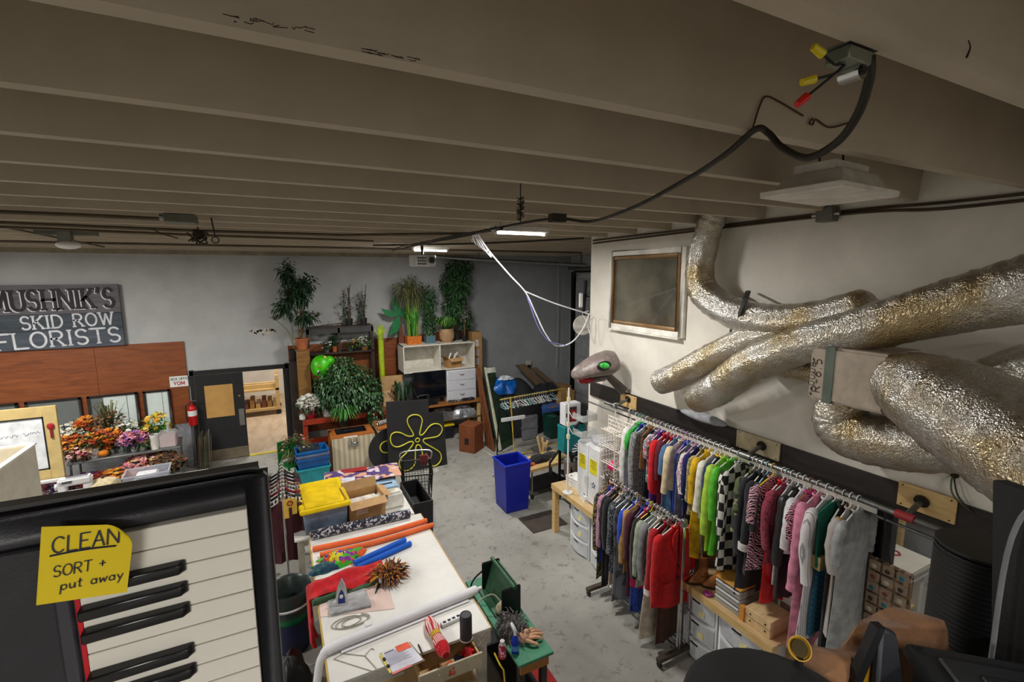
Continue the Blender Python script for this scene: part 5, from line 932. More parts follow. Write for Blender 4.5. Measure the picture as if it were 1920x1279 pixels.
# ---- nested tubs
tb_ = [((44, 150, 160), .0, .4, 'teal plastic tub at the bottom of the nested tubs'), ((22, 84, 150), .22, .38, 'blue plastic tub nested in the teal tub'), ((100, 112, 140), .33, .35, 'grey violet plastic tub nested in the stack'), ((12, 100, 170), .42, .34, 'bright blue plastic tub on top of the nested tubs')]
for i, (c, z, h, lbl) in enumerate(tb_):
    t = thing('plastic_tub', lbl, 'tub', (.47, 10.28, z), math.radians(4), 'nested plastic tubs'); m_ = MB(); openbox(m_, .64-.012*i, .46-.012*i, h, .008, 1.3); m_.build('body', mat(c, .4), t, smooth=0); r_ = MB()
    w2, d2 = .33-.006*i, .24-.006*i
    r_.bb(-w2, w2, -d2, -d2+.02, h-.03, h+.005); r_.bb(-w2, w2, d2-.02, d2, h-.03, h+.005); r_.bb(-w2, -w2+.02, -d2, d2, h-.03, h+.005); r_.bb(w2-.02, w2, -d2, d2, h-.03, h+.005); r_.build('rim', mat(sh(c, 1.1), .4), t, bev=.004)
    if i == 0: MB().bb(.02, .12, -.2, -.19, .18, .24).build('sticker', PAPER, t)
cr_ = thing('dark_crate', 'grey wire basket standing in the top blue tub', 'basket', (.45, 10.33, .46)); m_ = MB(); openbox(m_, .36, .26, .34, .006, 1.1); m_.build('sides', glassy((70, 78, 92), .6, .3), cr_, smooth=0); MB().bb(-.14, .14, -.1, .1, .02, .16).build('contents', mat((44, 44, 48), .6, var=.4, vs=20), cr_)
# ---- green chair
gc = thing('green_chair', 'small green painted wooden chair beside the blue tubs', 'chair', (PZ(548, 882, 0).x, 10.45, 0), .5); GRN = mat((16, 100, 40), .5)
MB().bb(-.2, .2, -.2, .2, .42, .45).build('seat', GRN, gc, bev=.006); MB().bb(-.19, .19, .17, .2, .5, .9).build('backrest', GRN, gc, bev=.006)
for x in (-.17, .17): MB().bb(x-.018, x+.018, -.19, -.155, 0, .42).build('leg', GRN, gc); MB().bb(x-.018, x+.018, .165, .2, 0, .5).build('leg', GRN, gc); MB().bb(x-.01, x+.01, -.155, .165, .2, .23).build('stretcher', GRN, gc)
potted('potted_plant', 'olive artificial grass plant on the seat of the green chair', 'plant', 541, 10.45, .45, .09, .12, BLK, OLIVE, (.26, .2, .26), 260, .16, .02, .2, islands([(190, 120, 100), (150, 90, 80), (206, 170, 150)], .7, 'dry_petals'), 8, nb=14)
# ---- flower board
YF = 9.9; DKBD = mat((36, 36, 38), .7, var=.12, vs=3); fbx = [(724, 754), (803, 749), (804, 774), (831, 773), (839, 876), (729, 890)]
fb = thing('flower_board', 'black board with a yellow five petal flower outline standing on the floor', 'board', (0, YF, 0)); O = [PY(x, y, YF) for x, y in fbx]; O[4].z = O[5].z = 0
Mf = frame_of((0, 0, 0), (1, 0, 0), (0, 0, 1)); MB().prism([(p.x, p.z) for p in O], -.03, 0, Mf).build('board', DKBD, fb)
FLW = [(560, 1140), (620, 1138), (665, 1100), (680, 1050), (660, 1000), (600, 960), (520, 915), (500, 890), (510, 870), (560, 860), (640, 845), (680, 805), (688, 760), (660, 725), (610, 718), (560, 745), (510, 810), (480, 832), (463, 820), (480, 740), (488, 680), (465, 640), (420, 628), (380, 635), (345, 665), (345, 720), (400, 820), (385, 842), (340, 840), (270, 808), (215, 805), (180, 830), (170, 880), (190, 930), (235, 950), (290, 935), (360, 900), (395, 900), (395, 925), (340, 1000), (280, 1060), (258, 1110), (275, 1165), (320, 1190), (380, 1165), (415, 1120), (420, 1060), (422, 980), (432, 935), (455, 930), (475, 950), (490, 1015), (495, 1050), (545, 1130)]
ROPE = mat((206, 200, 60), .5)
MB().tube(spline([PY(700+x/5.33, 660+y/5.33, YF-.012)-Vector((0, YF, 0)) for x, y in FLW], 4), .014, 7).build('flower_outline', ROPE, fb, smooth=60)
q = PY(700+440/5.33, 660+880/5.33, YF)-Vector((0, YF, 0)); MB().tube([(q.x+.045*math.cos(a), -.012, q.z+.045*math.sin(a)) for a in [2*PI*k/18 for k in range(18)]], .014, 7, closed=True).build('flower_centre', ROPE, fb, smooth=60)
a, b = PY(700+522/5.33, 660+1012/5.33, YF)-Vector((0, YF+.02, 0)), PY(700+575/5.33, 660+1085/5.33, YF)-Vector((0, YF+.02, 0)); MB().cyl(a, b, .012).build('red_stick', mat((210, 90, 90), .5), fb)
rdb = thing('round_board', 'round black board with a yellow arc behind the flower board', 'board', (PY(735, 855, 10.12).x, 10.12, 0)); MB().lathe([(0, -.012), (.5, -.012), (.5, .012), (0, .012)], n=40, M=T(0, 0, .5)@rotm(PI/2)).build('disc', DKBD, rdb)
MB().tube(spline([(-.02, -.02, .72), (-.18, -.02, .7), (-.25, -.02, .6), (-.2, -.02, .48), (-.03, -.02, .44)], 5), .014, 7).build('arc', ROPE, rdb)
# ---- bench with tv, drawers, cubby
bt = thing('tool_bench', 'wooden topped bench under the white cubby with clutter on its lower shelf', 'bench', (2.7, 11.45, 0)); MB().bb(0, 2.15, 0, .95, .93, .98).build('top', wood((140, 88, 40), (172, 114, 60), 3, (5, 1, 1)), bt, bev=.004)
for x in (.05, 2.02):
    for y in (.05, .82): MB().bb(x, x+.08, y, y+.08, 0, .93).build('leg', PINE, bt)
MB().bb(.05, 2.1, .05, .9, .5, .53).build('lower_shelf', wood((90, 80, 66), (120, 108, 90), 4), bt)
tv = thing('flat_screen', 'black flat screen television standing on the tool bench', 'television', (PY(806, 740, 11.62).x, 11.62, .98)); MB().bb(-.44, .44, -.02, .03, .17, .88).build('screen_frame', mat((20, 20, 22), .3), tv, bev=.006); MB().bb(-.42, .42, -.024, -.018, .2, .855).build('screen', mat((14, 17, 26), .08, var=.3, vs=1.5), tv, smooth=0); MB().bb(-.05, .05, 0, .03, .02, .2).build('neck', BLK, tv); MB().bb(-.2, .2, -.1, .12, 0, .02).build('foot', BLK, tv, bev=.006)
du = thing('drawer_chest', 'small white three drawer chest on the tool bench', 'drawers', (PY(838, 720, 11.6).x, 11.58, .98)); MB().bb(0, .82, .01, .5, 0, .84).build('body', WPLAST, du, bev=.004)
for k in range(3): d = MB().bb(.02, .8, -.008, .012, .27*k+.03, .27*k+.285).build('drawer', mat((204, 206, 212), .4, var=.02), du, bev=.006); MB().tube(spline([(.35, -.01, .27*k+.2), (.38, -.03, .27*k+.18), (.44, -.03, .27*k+.18), (.47, -.01, .27*k+.2)], 4), .007, 6).build('handle', STEEL, d)
tag(MB().bb(2.82, 3.75, 11.75, 12.4, .98, 1.84).build('grey_locker', mat((70, 72, 76), .6), bev=.006), 'plain grey locker behind the television holding up the white cubby', 'locker')
cu = thing('white_cubby', 'white two compartment cubby shelf carrying potted plants', 'shelf', (2.78, 11.62, 1.845)); CW, CH = 1.92, .7; WC_ = mat((222, 218, 206), .5, var=.03)
for x in (0, CW/2-.012, CW-.025): MB().bb(x, x+.025, 0, .62, 0, CH).build('upright', WC_, cu, bev=.002)
for z in (0, CH-.025): MB().bb(0, CW, -.005, .62, z, z+.025).build('shelf_board', WC_, cu, bev=.002)
MB().bb(0, CW, .6, .615, 0, CH).build('back_panel', mat((206, 202, 190), .5), cu)
cx = thing('open_carton', 'torn brown carton inside the right cubby compartment', 'carton', (4.15, 11.85, 1.872), .25); m_ = MB(); openbox(m_, .4, .3, .26, .006); m_.build('walls', CARD, cx, smooth=0); MB().sheet(lambda u, v: (-.2+.4*u, -.15-.1*v, .26-.08*v), 1, 1, .006).build('flap', CARD2, cx); MB().sheet(lambda u, v: (-.2-.1*v, -.15+.3*u, .26+.07*v), 1, 1, .006).build('flap', CARD2, cx)
for k, p in enumerate(((0, -.05, .2), (.1, .02, .22), (-.12, .0, .22))): MB().cyl(p, (p[0]+.08, p[1], p[2]+.16), .025, .02, n=8).build('paper_scrap', PAPER, cx)
# plants on the cubby
ZK = 1.845+CH; yk = 11.95
bk = thing('bamboo_basket', 'orange woven basket of tall bamboo stems on the white cubby', 'plant', (PY(775, 640, yk).x, yk, ZK)); ORB = mat((190, 104, 34), .7, var=.2, vs=30, bump=.5, bs=40); m_ = MB(); openbox(m_, .38, .26, .22, .012, 1.08); m_.build('basket', ORB, bk, smooth=0); MB().bb(-.17, .17, -.11, .11, .15, .18).build('soil', SOIL, bk)
rs = random.Random(31)
for k in range(16): x, y = rs.uniform(-.15, .15), rs.uniform(-.09, .09); MB().tube([(x, y, .16), (x*1.1, y, .7), (x*1.2+rs.uniform(-.05, .05), y, rs.uniform(1.1, 1.6))], .009, 6).build('stem', mat((120, 150, 50), .5), bk)
f = MB(); bush(f, (-.08, 0, 1.4), (.42, .22, .34), 800, .18, .016, rs, .8, .1); f.build('foliage', OLIVE, bk, kind='stuff')
f = MB(); blades(f, (0, 0, .18), 90, .75, .3, .02, rs, .5); f.build('blades', BRIGHTG, bk, kind='stuff')
pc = thing('palm_cutout', 'green painted palm tree cutout with a brown trunk beside the bamboo basket', 'cutout', (PY(752, 640, 12.2).x, 12.25, 1.845+CH)); MB().prism([(-.06, 0), (.08, 0), (.06, .35), (.0, .75), (-.05, .74), (-.03, .35)], 0, .03, frame_of((0, 0, 0), (1, 0, 0), (0, 0, 1))).build('trunk', mat((110, 60, 44), .7), pc)
def frond(a, L): 
    P = [(0, 0), (L*.3, L*.22), (L*.65, L*.24), (L, 0), (L*.7, -.05*L), (L*.35, -.12*L)]; c, s = math.cos(a), math.sin(a); return [(x*c-y*s, x*s+y*c) for x, y in P]
for a, L in ((2.75, .5), (4.2, .62), (1.7, .55), (.6, .42), (-.4, .42)): MB().prism(frond(a, L), .03, .055, frame_of((-.02, 0, .74), (1, 0, 0), (0, 0, 1))).build('frond', mat((14, 112, 62), .5), pc)
hg_ = thing('hedge_plant', 'narrow dark hedge plant in a blue patterned pot on the white cubby', 'plant', (PY(806, 640, yk).x, yk, ZK)); m_ = MB(); openbox(m_, .26, .22, .2, .01, 1.1); m_.build('pot', fabric((100, 130, 140), (54, 84, 100), 'stripe', 9, .5, axis=(1, 1, 1)), hg_, smooth=0); MB().bb(-.11, .11, -.09, .09, .14, .17).build('soil', SOIL, hg_); f = MB(); bush(f, (0, 0, .55), (.17, .14, .42), 900, .06, .035, rs, .4, .5); bush(f, (-.02, 0, 1.2), (.26, .18, .4), 500, .1, .035, rs, .5, .2); f.build('foliage', GREEN, hg_, kind='stuff'); MB().cyl((0, 0, .15), (0, 0, .9), .015, n=6).build('stem', STEM, hg_)
pb_ = thing('leafy_plant', 'bushy light green plant in a tan pot on the white cubby', 'plant', (PY(838, 640, yk-.05).x, yk-.05, ZK)); MB().lathe([(.13, 0), (.2, .12), (.205, .25), (.17, .36), (.15, .36), (.17, .3), (0, .3)], n=22).build('pot', mat((166, 132, 96), .7, var=.1, bump=.2), pb_); f = MB(); blades(f, (0, 0, .32), 130, .36, .42, .045, rs, 1.0); f.build('foliage', islands([(60, 110, 44), (84, 134, 56), (44, 88, 36), (120, 150, 70)], .5, 'leaf_mid'), pb_, kind='stuff'); MB().lathe([(0, .3), (.165, .3), (.165, .31), (0, .31)]).build('soil', SOIL, pb_)
tf = thing('tall_ficus', 'tall dark ficus tree reaching the beams behind the tan pot', 'plant', (PY(856, 640, 12.2).x, 12.2, ZK)); pot(tf, .14, .24, mat((40, 36, 34), .6)); f = MB()
for c_, r_, n_ in (((0, -.05, 1.55), (.45, .26, .45), 1300), ((-.05, -.05, .95), (.36, .24, .4), 1000), ((.12, -.05, 2.0), (.4, .24, .25), 600), ((.25, 0, .6), (.2, .16, .4), 350)): bush(f, c_, r_, n_, .1, .042, rs, .5, .35)
f.build('foliage', GREEN, tf, kind='stuff')
for k in range(4): MB().tube(spline([(.02*k-.03, 0, .2), (rs.uniform(-.08, .08), 0, .8), (rs.uniform(-.2, .2), 0, 1.7)], 4), .014, 6).build('trunk', STEM, tf)
sb_ = thing('bonsai_plant', 'small black pot with a thin trunk at the end of the white cubby', 'plant', (PY(871, 640, yk-.1).x, yk-.1, ZK)); pot(sb_, .08, .16, BLK); MB().tube([(0, 0, .14), (.02, 0, .3), (0, 0, .5)], .022, 8).build('trunk', STEM, sb_); f = MB(); bush(f, (.02, 0, .75), (.14, .12, .32), 260, .05, .03, rs, .4, .2); f.build('foliage', islands([(60, 66, 56), (150, 150, 140), (90, 100, 80)], .6, 'variegated'), sb_, kind='stuff')
tc_ = thing('tall_carton', 'tall narrow brown carton with white marks standing beside the cubby', 'carton', (4.78, 12.0, 0)); zt = PY(900, 622, 12.0).z; MB().bb(0, .3, 0, .3, 0, zt).build('carton', CARD, tc_, bev=.004)
for k in range(4): MB().bb(.1, .2, -.004, 0, zt-.4-.26*k, zt-.22-.26*k).build('white_mark', mat((206, 196, 184), .8), tc_)
MB().bb(.145, .155, -.003, 0, .05, zt-.02).build('tape', CARD2, tc_)
cbx = thing('folded_carton', 'flattened brown cartons leaning behind the drooping palm leaves', 'carton', (PY(740, 720, 11.75).x-.3, 11.78, 1.0)); MB().sheet(lambda u, v: (.6*u, .12*v, .78*v), 1, 1, .03).build('sheet', CARD2, cbx); MB().sheet(lambda u, v: (.02+.62*u, -.03+.08*v, .42*v), 1, 1, .02).build('sheet', mat((196, 160, 118), .85), cbx)
dp_ = thing('palm_plant', 'drooping dark palm plant between the bush and the television', 'plant', (PY(755, 745, 11.5).x, 11.5, .98)); pot(dp_, .14, .2, BLK); f = MB(); blades(f, (0, 0, .16), 46, .5, .42, .05, rs, 1.6); f.build('foliage', DARKG, dp_, kind='stuff')
lp_ = thing('desk_lamp', 'black desk lamp post in front of the television', 'lamp', (PY(803, 760, 11.5).x, 11.5, .98)); MB().cyl((0, 0, 0), (0, 0, .3), .05, n=14).build('post', BLK, lp_); MB().tube([(0, 0, .3), (-.2, -.02, .3), (-.3, -.04, .27)], .014, 6).build('arm', STEEL, lp_)
for k, (dx, lbl, c) in enumerate(((4.05, 'tangled heap of grey cables on the tool bench', (140, 138, 136)), (4.45, 'heap of dark tools on the tool bench by the drawers', (60, 54, 56)))):
    t = thing('clutter_heap', lbl, 'clutter', (dx, 11.52, .98)); 
    for j in range(14): MB().tube(spline([(rs.uniform(-.18, .18), rs.uniform(-.05, .03), rs.uniform(.01, .08)) for _ in range(4)], 4), .012, 5).build('piece', mat(random.choice([c, sh(c, .6), sh(c, 1.3)]), .5), t)
for k, (x, lbl, c) in enumerate(((3.75, 'crumpled dark cloth on the lower shelf of the tool bench', (92, 88, 84)), (4.35, 'crumpled silver foil sheet on the lower shelf of the tool bench', (176, 180, 186)))): 
    t = thing('crumpled_cloth', lbl, 'cloth', (x, 11.7, .53)); heap((0, 0, 0), (.36, .2, .3), .16, seed=40+k).build('cloth', mat(c, .35 if k else .9, .5 if k else 0, var=.3, vs=12), t, smooth=20)
for x, c, lbl in ((2.95, (60, 110, 160), 'blue plastic bin on the floor under the tool bench'), (3.45, (214, 190, 20), 'yellow lidded black bin on the floor under the tool bench')):
    t = thing('floor_bin', lbl, 'bin', (x+.35, 11.75, 0)); m_ = MB(); m_.box((0, 0, .17), (.46, .4, .34), tx=1.08); m_.build('body', mat((30, 32, 40) if c[0] > 200 else c, .5), t, bev=.01); MB().box((0, 0, .365), (.52, .45, .05)).build('lid', mat(c, .5), t, bev=.01)
bxx = thing('brown_carton', 'dark brown square carton with a black logo on the floor', 'carton', (4.13, 10.52, 0), math.radians(38)); BRN = mat((120, 66, 34), .8, var=.06); MB().bb(-.22, .22, -.22, .22, 0, .68).build('carton', BRN, bxx, bev=.004); MB().bb(-.225, -.218, -.06, .06, .2, .36).build('logo', mat((40, 22, 16), .8), bxx); MB().bb(-.222, .222, -.008, .008, .68, .682).build('tape', mat((140, 84, 48), .6), bxx)
# ---- leaning doors
DG = mat((34, 56, 38), .5, var=.1)
b1, b2, t1, t2 = PZ(934, 848, 0), PZ(962, 832, 0), PY(906, 690, 11.3), PY(925, 688, 11.42)
b1.z = b2.z = .02
gd = thing('leaning_green_door', 'dark green panelled door with a white edge leaning against the clutter', 'door', b1); o = Vector(b1); slab(b1-o, b2-o, t1-o, t2-o, .05).build('leaf', DG, gd, smooth=0)
nn = (b2-b1).cross(t1-b1).normalized()*(.035); nn = -nn if nn.y > 0 else nn
def inset(u0, u1, v0, v1): L = lambda u, v: b1.lerp(b2, u).lerp(t1.lerp(t2, u), v)-o+nn; return slab(L(u0, v0), L(u1, v0), L(u0, v1), L(u1, v1), .015)
inset(.0, .16, 0, 1).build('white_edge', mat((206, 200, 176), .6), gd, smooth=0); inset(.22, .9, .08, .45).build('raised_panel', mat((28, 46, 32), .5), gd, smooth=0); inset(.22, .9, .52, .86).build('raised_panel', mat((28, 46, 32), .5), gd, smooth=0); inset(.2, 1, .92, .99).build('paper_label', mat((200, 204, 190), .7), gd, smooth=0)
b3, b4, t3, t4 = PZ(912, 836, 0), PZ(932, 848, 0), PY(893, 690, 11.35), PY(903, 690, 11.3)
bd = thing('leaning_brown_door', 'brown wooden door seen edge on leaning beside the green door', 'door', b3); o2 = Vector(b3); slab((0, 0, .02), b4-o2+Vector((-.05, .06, .02)), t3-o2, t4-o2+Vector((-.03, .05, 0)), .05).build('leaf', wood((96, 54, 28), (126, 76, 42), 4, (5, 5, 1)), bd, smooth=0); MB().cyl(t3-o2+Vector((.02, -.04, -.25)), t3-o2+Vector((.02, -.1, -.25)), .03).build('knob', STEEL, bd)
# ---- heap at the dark wall
tp_ = thing('black_tarp', 'large black tarp draped over stacked things in the corner', 'tarp', (5.75, 11.3, 0)); heap((0, 0, 0), (.85, .6, 1.5), .06, 28, 14, 5).build('tarp', mat((28, 28, 30), .7, var=.2, vs=8, bump=.3, bs=12), tp_, smooth=60)
bg = thing('blue_bag', 'shiny blue plastic bag lying on the black tarp', 'bag', PY(942, 712, 11.2)); bg.location.z = 1.18; heap((0, 0, 0), (.42, .3, .42), .16, 30, 14, 63).build('bag', mat((16, 84, 160), .3, var=.25, vs=7, bump=.6, bs=9), bg, smooth=30); heap((.05, -.05, .36), (.2, .14, .1), .2, seed=64).build('white_cloth', mat((200, 204, 208), .7), bg)
for k, (px, py, c) in enumerate(((975, 684, 'wide'), (1000, 690, 'narrow'))):
    a = PY(px, py, 12.3); bq = Vector((a.x+.75, 11.75, .75)); t = thing('leaning_board', ['wide weathered board leaning on the dark grey wall', 'narrow weathered board leaning on the dark grey wall'][k], 'board', bq); W_ = .3-.1*k; slab(-Vector((W_/2, 0, 0)), Vector((W_/2, 0, 0)), a-bq-Vector((W_/2, 0, 0)), a-bq+Vector((W_/2, 0, 0)), .05).build('plank', wood((92, 76, 58), (120, 100, 78), 3, (4, 1, 1)), t, smooth=0); MB().bb(-.05, .05, -.03, .03, -.75, 0).build('prop_leg', STEM, t)
for k, (x, y, z, w_, d_, h_, lbl) in enumerate(((7.1, 11.3, 0, .9, .7, .65, 'big brown carton under the blue cloth in the corner'), (7.25, 11.2, .65, .5, .45, .38, 'smaller brown carton on the big carton in the corner'), (7.75, 12.2, 0, .55, .55, .9, 'tall brown carton by the dark grey wall'))):
    t = thing('corner_carton', lbl, 'carton', (x, y, z), .1*k); MB().bb(-w_/2, w_/2, -d_/2, d_/2, 0, h_).build('carton', CARD if k else mat((150, 104, 58), .85), t, bev=.004); MB().bb(-.03, .03, -d_/2-.002, d_/2+.002, h_-.001, h_+.002).build('tape', CARD2, t)
t = thing('blue_cloth', 'blue cloth hanging over the big carton in the corner', 'cloth', (6.75, 10.93, .66)); MB().sheet(lambda u, v: (-.35+.7*u, -.0-.02*math.sin(6*u), .02-.55*v*(1-abs(u-.5)*1.2)) if v > .05 else (-.35+.7*u, .25, .02), 8, 8, .02).build('drape', fabric((60, 100, 170)), t)
t = thing('dark_jacket_pile', 'pile of dark navy clothes on the cartons in the corner', 'clothes', (6.75, 11.45, .66)); heap((0, 0, 0), (.48, .35, .55), .2, seed=61).build('clothes', fabric((30, 32, 44)), t, smooth=40); heap((.15, -.12, .3), (.25, .2, .3), .2, seed=62).build('sleeve_fold', fabric((22, 22, 26)), t, smooth=40)
# ---- hanger rack with yellow frame
YEL = mat((190, 160, 50), .5); A, Bq = PY(938, 782, 9.7), PY(1062, 752, 9.9); zr = 1.42
hr = thing('hanger_rack', 'low garment rack with a yellow frame full of empty hangers', 'rack', (A.x, 9.7, 0)); D = Vector((Bq.x-A.x, .25, 0)); MB().cyl((0, 0, zr), D+Vector((0, 0, zr)), .016, n=10).build('rail', YEL, hr)
for p in (Vector((.25, -.25, 0)), D+Vector((-.1, -.2, 0)), D+Vector((0, .25, 0)), Vector((0, .2, 0))):
    MB().cyl(p, Vector((p.x, p.y*.2, zr)), .016, n=10).build('post', YEL if p.x > .1 else BLKM, hr)
MB().cyl((.25, -.25, .1), D+Vector((-.1, -.2, .1)), .012, n=8).build('brace', YEL, hr)
MB().bb(-.1, .5, -.3, -.26, .98, 1.06).build('cross_shelf', WPLAST, hr)
rs = random.Random(77)
for k in range(22):
    f_ = .03+.8*k/22; p = Vector((A.x, 9.7, zr))+D*f_; c = rs.choice([0, 0, 1, 1, 2, 3, 5])
    hanger(HN[c]+' empty clothes hanger on the yellow framed rack', p, PL[c], 'empty hangers on the yellow rack', .2, .017, tilt=math.pi/2+rs.uniform(-.35, .35)+.2)
gp = thing('grey_cushion', 'grey folded blanket hanging below the empty hangers', 'blanket', (PZ(985, 805, .5).x, 9.75, .3)); MB().bb(-.22, .22, -.04, .04, 0, .62).build('blanket', fabric((110, 112, 116)), gp, bev=.03, seg=2); MB().bb(-.225, .225, -.045, .045, .3, .32).build('fold', fabric((90, 92, 96)), gp)
for x, c, lbl in ((PZ(1040, 815, 0).x, (20, 60, 52), 'dark green plastic crate behind the hanger rack'), (PZ(1000, 790, 0).x+.2, (40, 44, 48), 'black plastic crate behind the hanger rack')): 
    t = thing('plastic_crate', lbl, 'crate', (x, 10.45, 0)); m_ = MB(); openbox(m_, .6, .45, .6, .02, 1.08); m_.build('body', mat(c, .5), t, smooth=0); MB().bb(-.24, .24, -.16, .16, .3, .55).build('contents', mat(sh(c, 1.4), .8, var=.4, vs=14), t)
bw = thing('scrap_bucket', 'round metal bowl of wood offcuts on the floor by the hanger rack', 'bucket', PZ(1020, 862, 0)+Vector((0, .1, 0))); MB().lathe([(.12, 0), (.24, .22), (.25, .22), (.23, .2), (.11, .01), (0, .01)], n=22).build('bowl', STEEL, bw)
for k, e in enumerate(((-.12, 0, .55), (.05, .05, .5), (.16, .0, .42), (.02, -.08, .4))): MB().cyl((0, 0, .05), e, .035, n=4).build('offcut', PINE, bw)
# floor tape and marks
for k, (p, q_) in enumerate((((905, 845), (935, 862)), ((968, 858), (1012, 848)))): a, b = PZ(*p, .003), PZ(*q_, .003); tag(slab(a, b, a+Vector((.03, .03, 0)), b+Vector((.03, .03, 0)), .004).build('floor_tape', mat((190, 184, 166), .7)), ['strip of pale tape on the floor beside the brown carton', 'strip of pale tape on the floor behind the blue bin'][k], 'tape')
a, b, c = PZ(797, 893, .003), PZ(822, 878, .003), PZ(800, 882, .003); tag(slab(PZ(795, 884, .003), PZ(820, 878, .003), PZ(797, 892, .003), PZ(823, 885, .003), .004).build('floor_tape', mat((176, 174, 168), .7)), 'pale square of tape on the floor below the flower board', 'tape')
# ================================================================== blue bin, AED, small cart
bi = thing('recycling_bin', 'tall square blue recycling bin standing on the concrete floor', 'bin', (3.73, 7.47, 0)); m_ = MB(); openbox(m_, .52, .52, .92, .012, 1.16); m_.build('body', mat((20, 34, 150), .4, var=.05), bi, bev=.004); r_ = MB()
for s in (-1, 1): r_.bb(-.275, .275, s*.26-.015, s*.26+.015, .9, .935); r_.bb(s*.26-.015, s*.26+.015, -.245, .245, .9, .935)
r_.build('rim', mat((30, 52, 180), .4), bi, bev=.005); MB().bb(-.18, .18, -.18, .18, .03, .035).build('liner', mat((16, 26, 110), .5), bi)
kt = thing('small_cart', 'small wooden topped cart on chrome casters behind the blue bin', 'cart', (4.62, 7.85, 0), .12); ZK2 = .62
MB().bb(-.5, .5, -.3, .3, ZK2-.06, ZK2).build('top', PINE, kt, bev=.004)
for x in (-.45, .42):
    for y in (-.25, .25): MB().cyl((x, y, .09), (x, y, ZK2-.06), .02, n=10).build('leg', CHROME, kt); MB().cyl((x-.015, y, .045), (x+.015, y, .045), .045, n=12).build('caster', BLK, kt)
MB().bb(-.45, .45, -.26, .26, .14, .17).build('lower_shelf', BLKM, kt)
for lbl, dx, dy, c, r in (('heap of black shoes on the small cart', -.1, -.02, (28, 28, 30), (.22, .15, .13)), ('white and black trainer on the small cart', .2, .08, (70, 70, 74), (.16, .1, .1)), ('orange cloth scrap on the small cart', -.36, -.12, (214, 96, 40), (.1, .09, .05)), ('gold sequinned cloth on the small cart', .36, -.14, (190, 170, 90), (.13, .14, .09))):
    t = thing('cart_heap', lbl, lbl.split(' ')[-5] if 0 else 'clutter', (4.62+dx, 7.85+dy, ZK2)); heap((0, 0, 0), r, .16, seed=int(r[0]*1000)+len(lbl)).build('pile', fabric(c), t, smooth=45); heap((-.03, -.05, .02), (r[0]*.6, r[1]*.6, r[2]*.8), .2, seed=len(lbl)).build('fold', fabric(sh(c, .8)), t, smooth=45)
tsd = thing('side_shelf', 'dark metal shelf stand beside the white wall corner', 'stand', (4.95, 7.1, 0))
for x in (-.28, .28):
    for y in (-.2, .2): MB().bb(x-.02, x+.02, y-.02, y+.02, 0, 1.0).build('post', BLKM, tsd)
for z in (.15, .55, 1.0): MB().bb(-.3, .3, -.22, .22, z, z+.03).build('shelf', BLKM, tsd)
t = thing('mesh_bin', 'round wire mesh bin on the dark shelf stand', 'bin', (4.72, 7.0, .58)); MB().lathe([(.11, 0), (.14, .32), (.15, .32), (.145, .3), (.105, .01), (0, .01)], n=20).build('mesh', glassy((130, 118, 110), .75, .4), t); MB().tube([(.145*math.cos(a), .145*math.sin(a), .32) for a in [2*PI*k/20 for k in range(20)]], .008, 6, closed=True).build('rim', STEEL, t); heap((0, 0, .25), (.12, .12, .14), .2, seed=71).build('foil_scraps', mat((150, 150, 152), .3, .6), t, smooth=20)
t = thing('striped_cloth', 'black and white striped cloth on the dark shelf stand', 'cloth', (4.98, 7.02, 1.03)); heap((0, 0, 0), (.22, .16, .16), .15, seed=72).build('cloth', fabric((30, 30, 34), (214, 214, 216), 'zebra', 7), t, smooth=45); heap((.05, -.05, .0), (.14, .1, .2), .2, seed=73).build('fold', fabric((206, 206, 208)), t, smooth=45)
t = thing('teal_box', 'teal storage box under the first aid cabinet', 'box', (4.8, 7.12, 1.03)); MB().bb(-.2, .26, -.08, .16, .0, .5).build('box', mat((14, 120, 124), .5), t, bev=.01); MB().bb(-.205, .265, -.085, .165, .44, .5).build('lid', mat((18, 132, 136), .5), t, bev=.01)
ae = thing('defibrillator_cabinet', 'white wall cabinet with a red defibrillator behind its window', 'cabinet', (4.78, 7.08, 1.535)); MB().bb(-.16, .18, -.04, .16, 0, .42).build('body', WPLAST, ae, bev=.012, seg=2); MB().bb(-.12, .08, -.047, -.039, .08, .36).build('window', mat((70, 50, 48), .3), ae); MB().bb(-.05, .06, -.056, -.046, .1, .3).build('red_device', mat((196, 30, 40), .4), ae); MB().bb(-.02, .03, -.06, -.055, .14, .26).build('device_mark', WHT, ae); MB().bb(-.15, -.13, -.05, -.04, .18, .25).build('latch', BLK, ae)
a, b = PY(1093, 783, 6.9), PY(1031, 868, 7.4); t = thing('black_bar', 'long black bar leaning diagonally in front of the white cabinet', 'bar', b); MB().cyl((0, 0, 0), a-b, .022, n=8).build('bar', BLK, t); MB().cyl((0, 0, -.24), (0, 0, 0), .02, n=8).build('foot', BLK, t); MB().cyl((a-b)*.98, (a-b)*1.03, .03, n=8).build('cap', BLK, t)
tag(MB().bb(3.62, 4.3, 6.45, 7.0, .0, .012).build('floor_mat', mat((66, 58, 52), .9, var=.1, bump=.3)), 'dark brown rubber mat on the floor beside the counter post', 'mat')
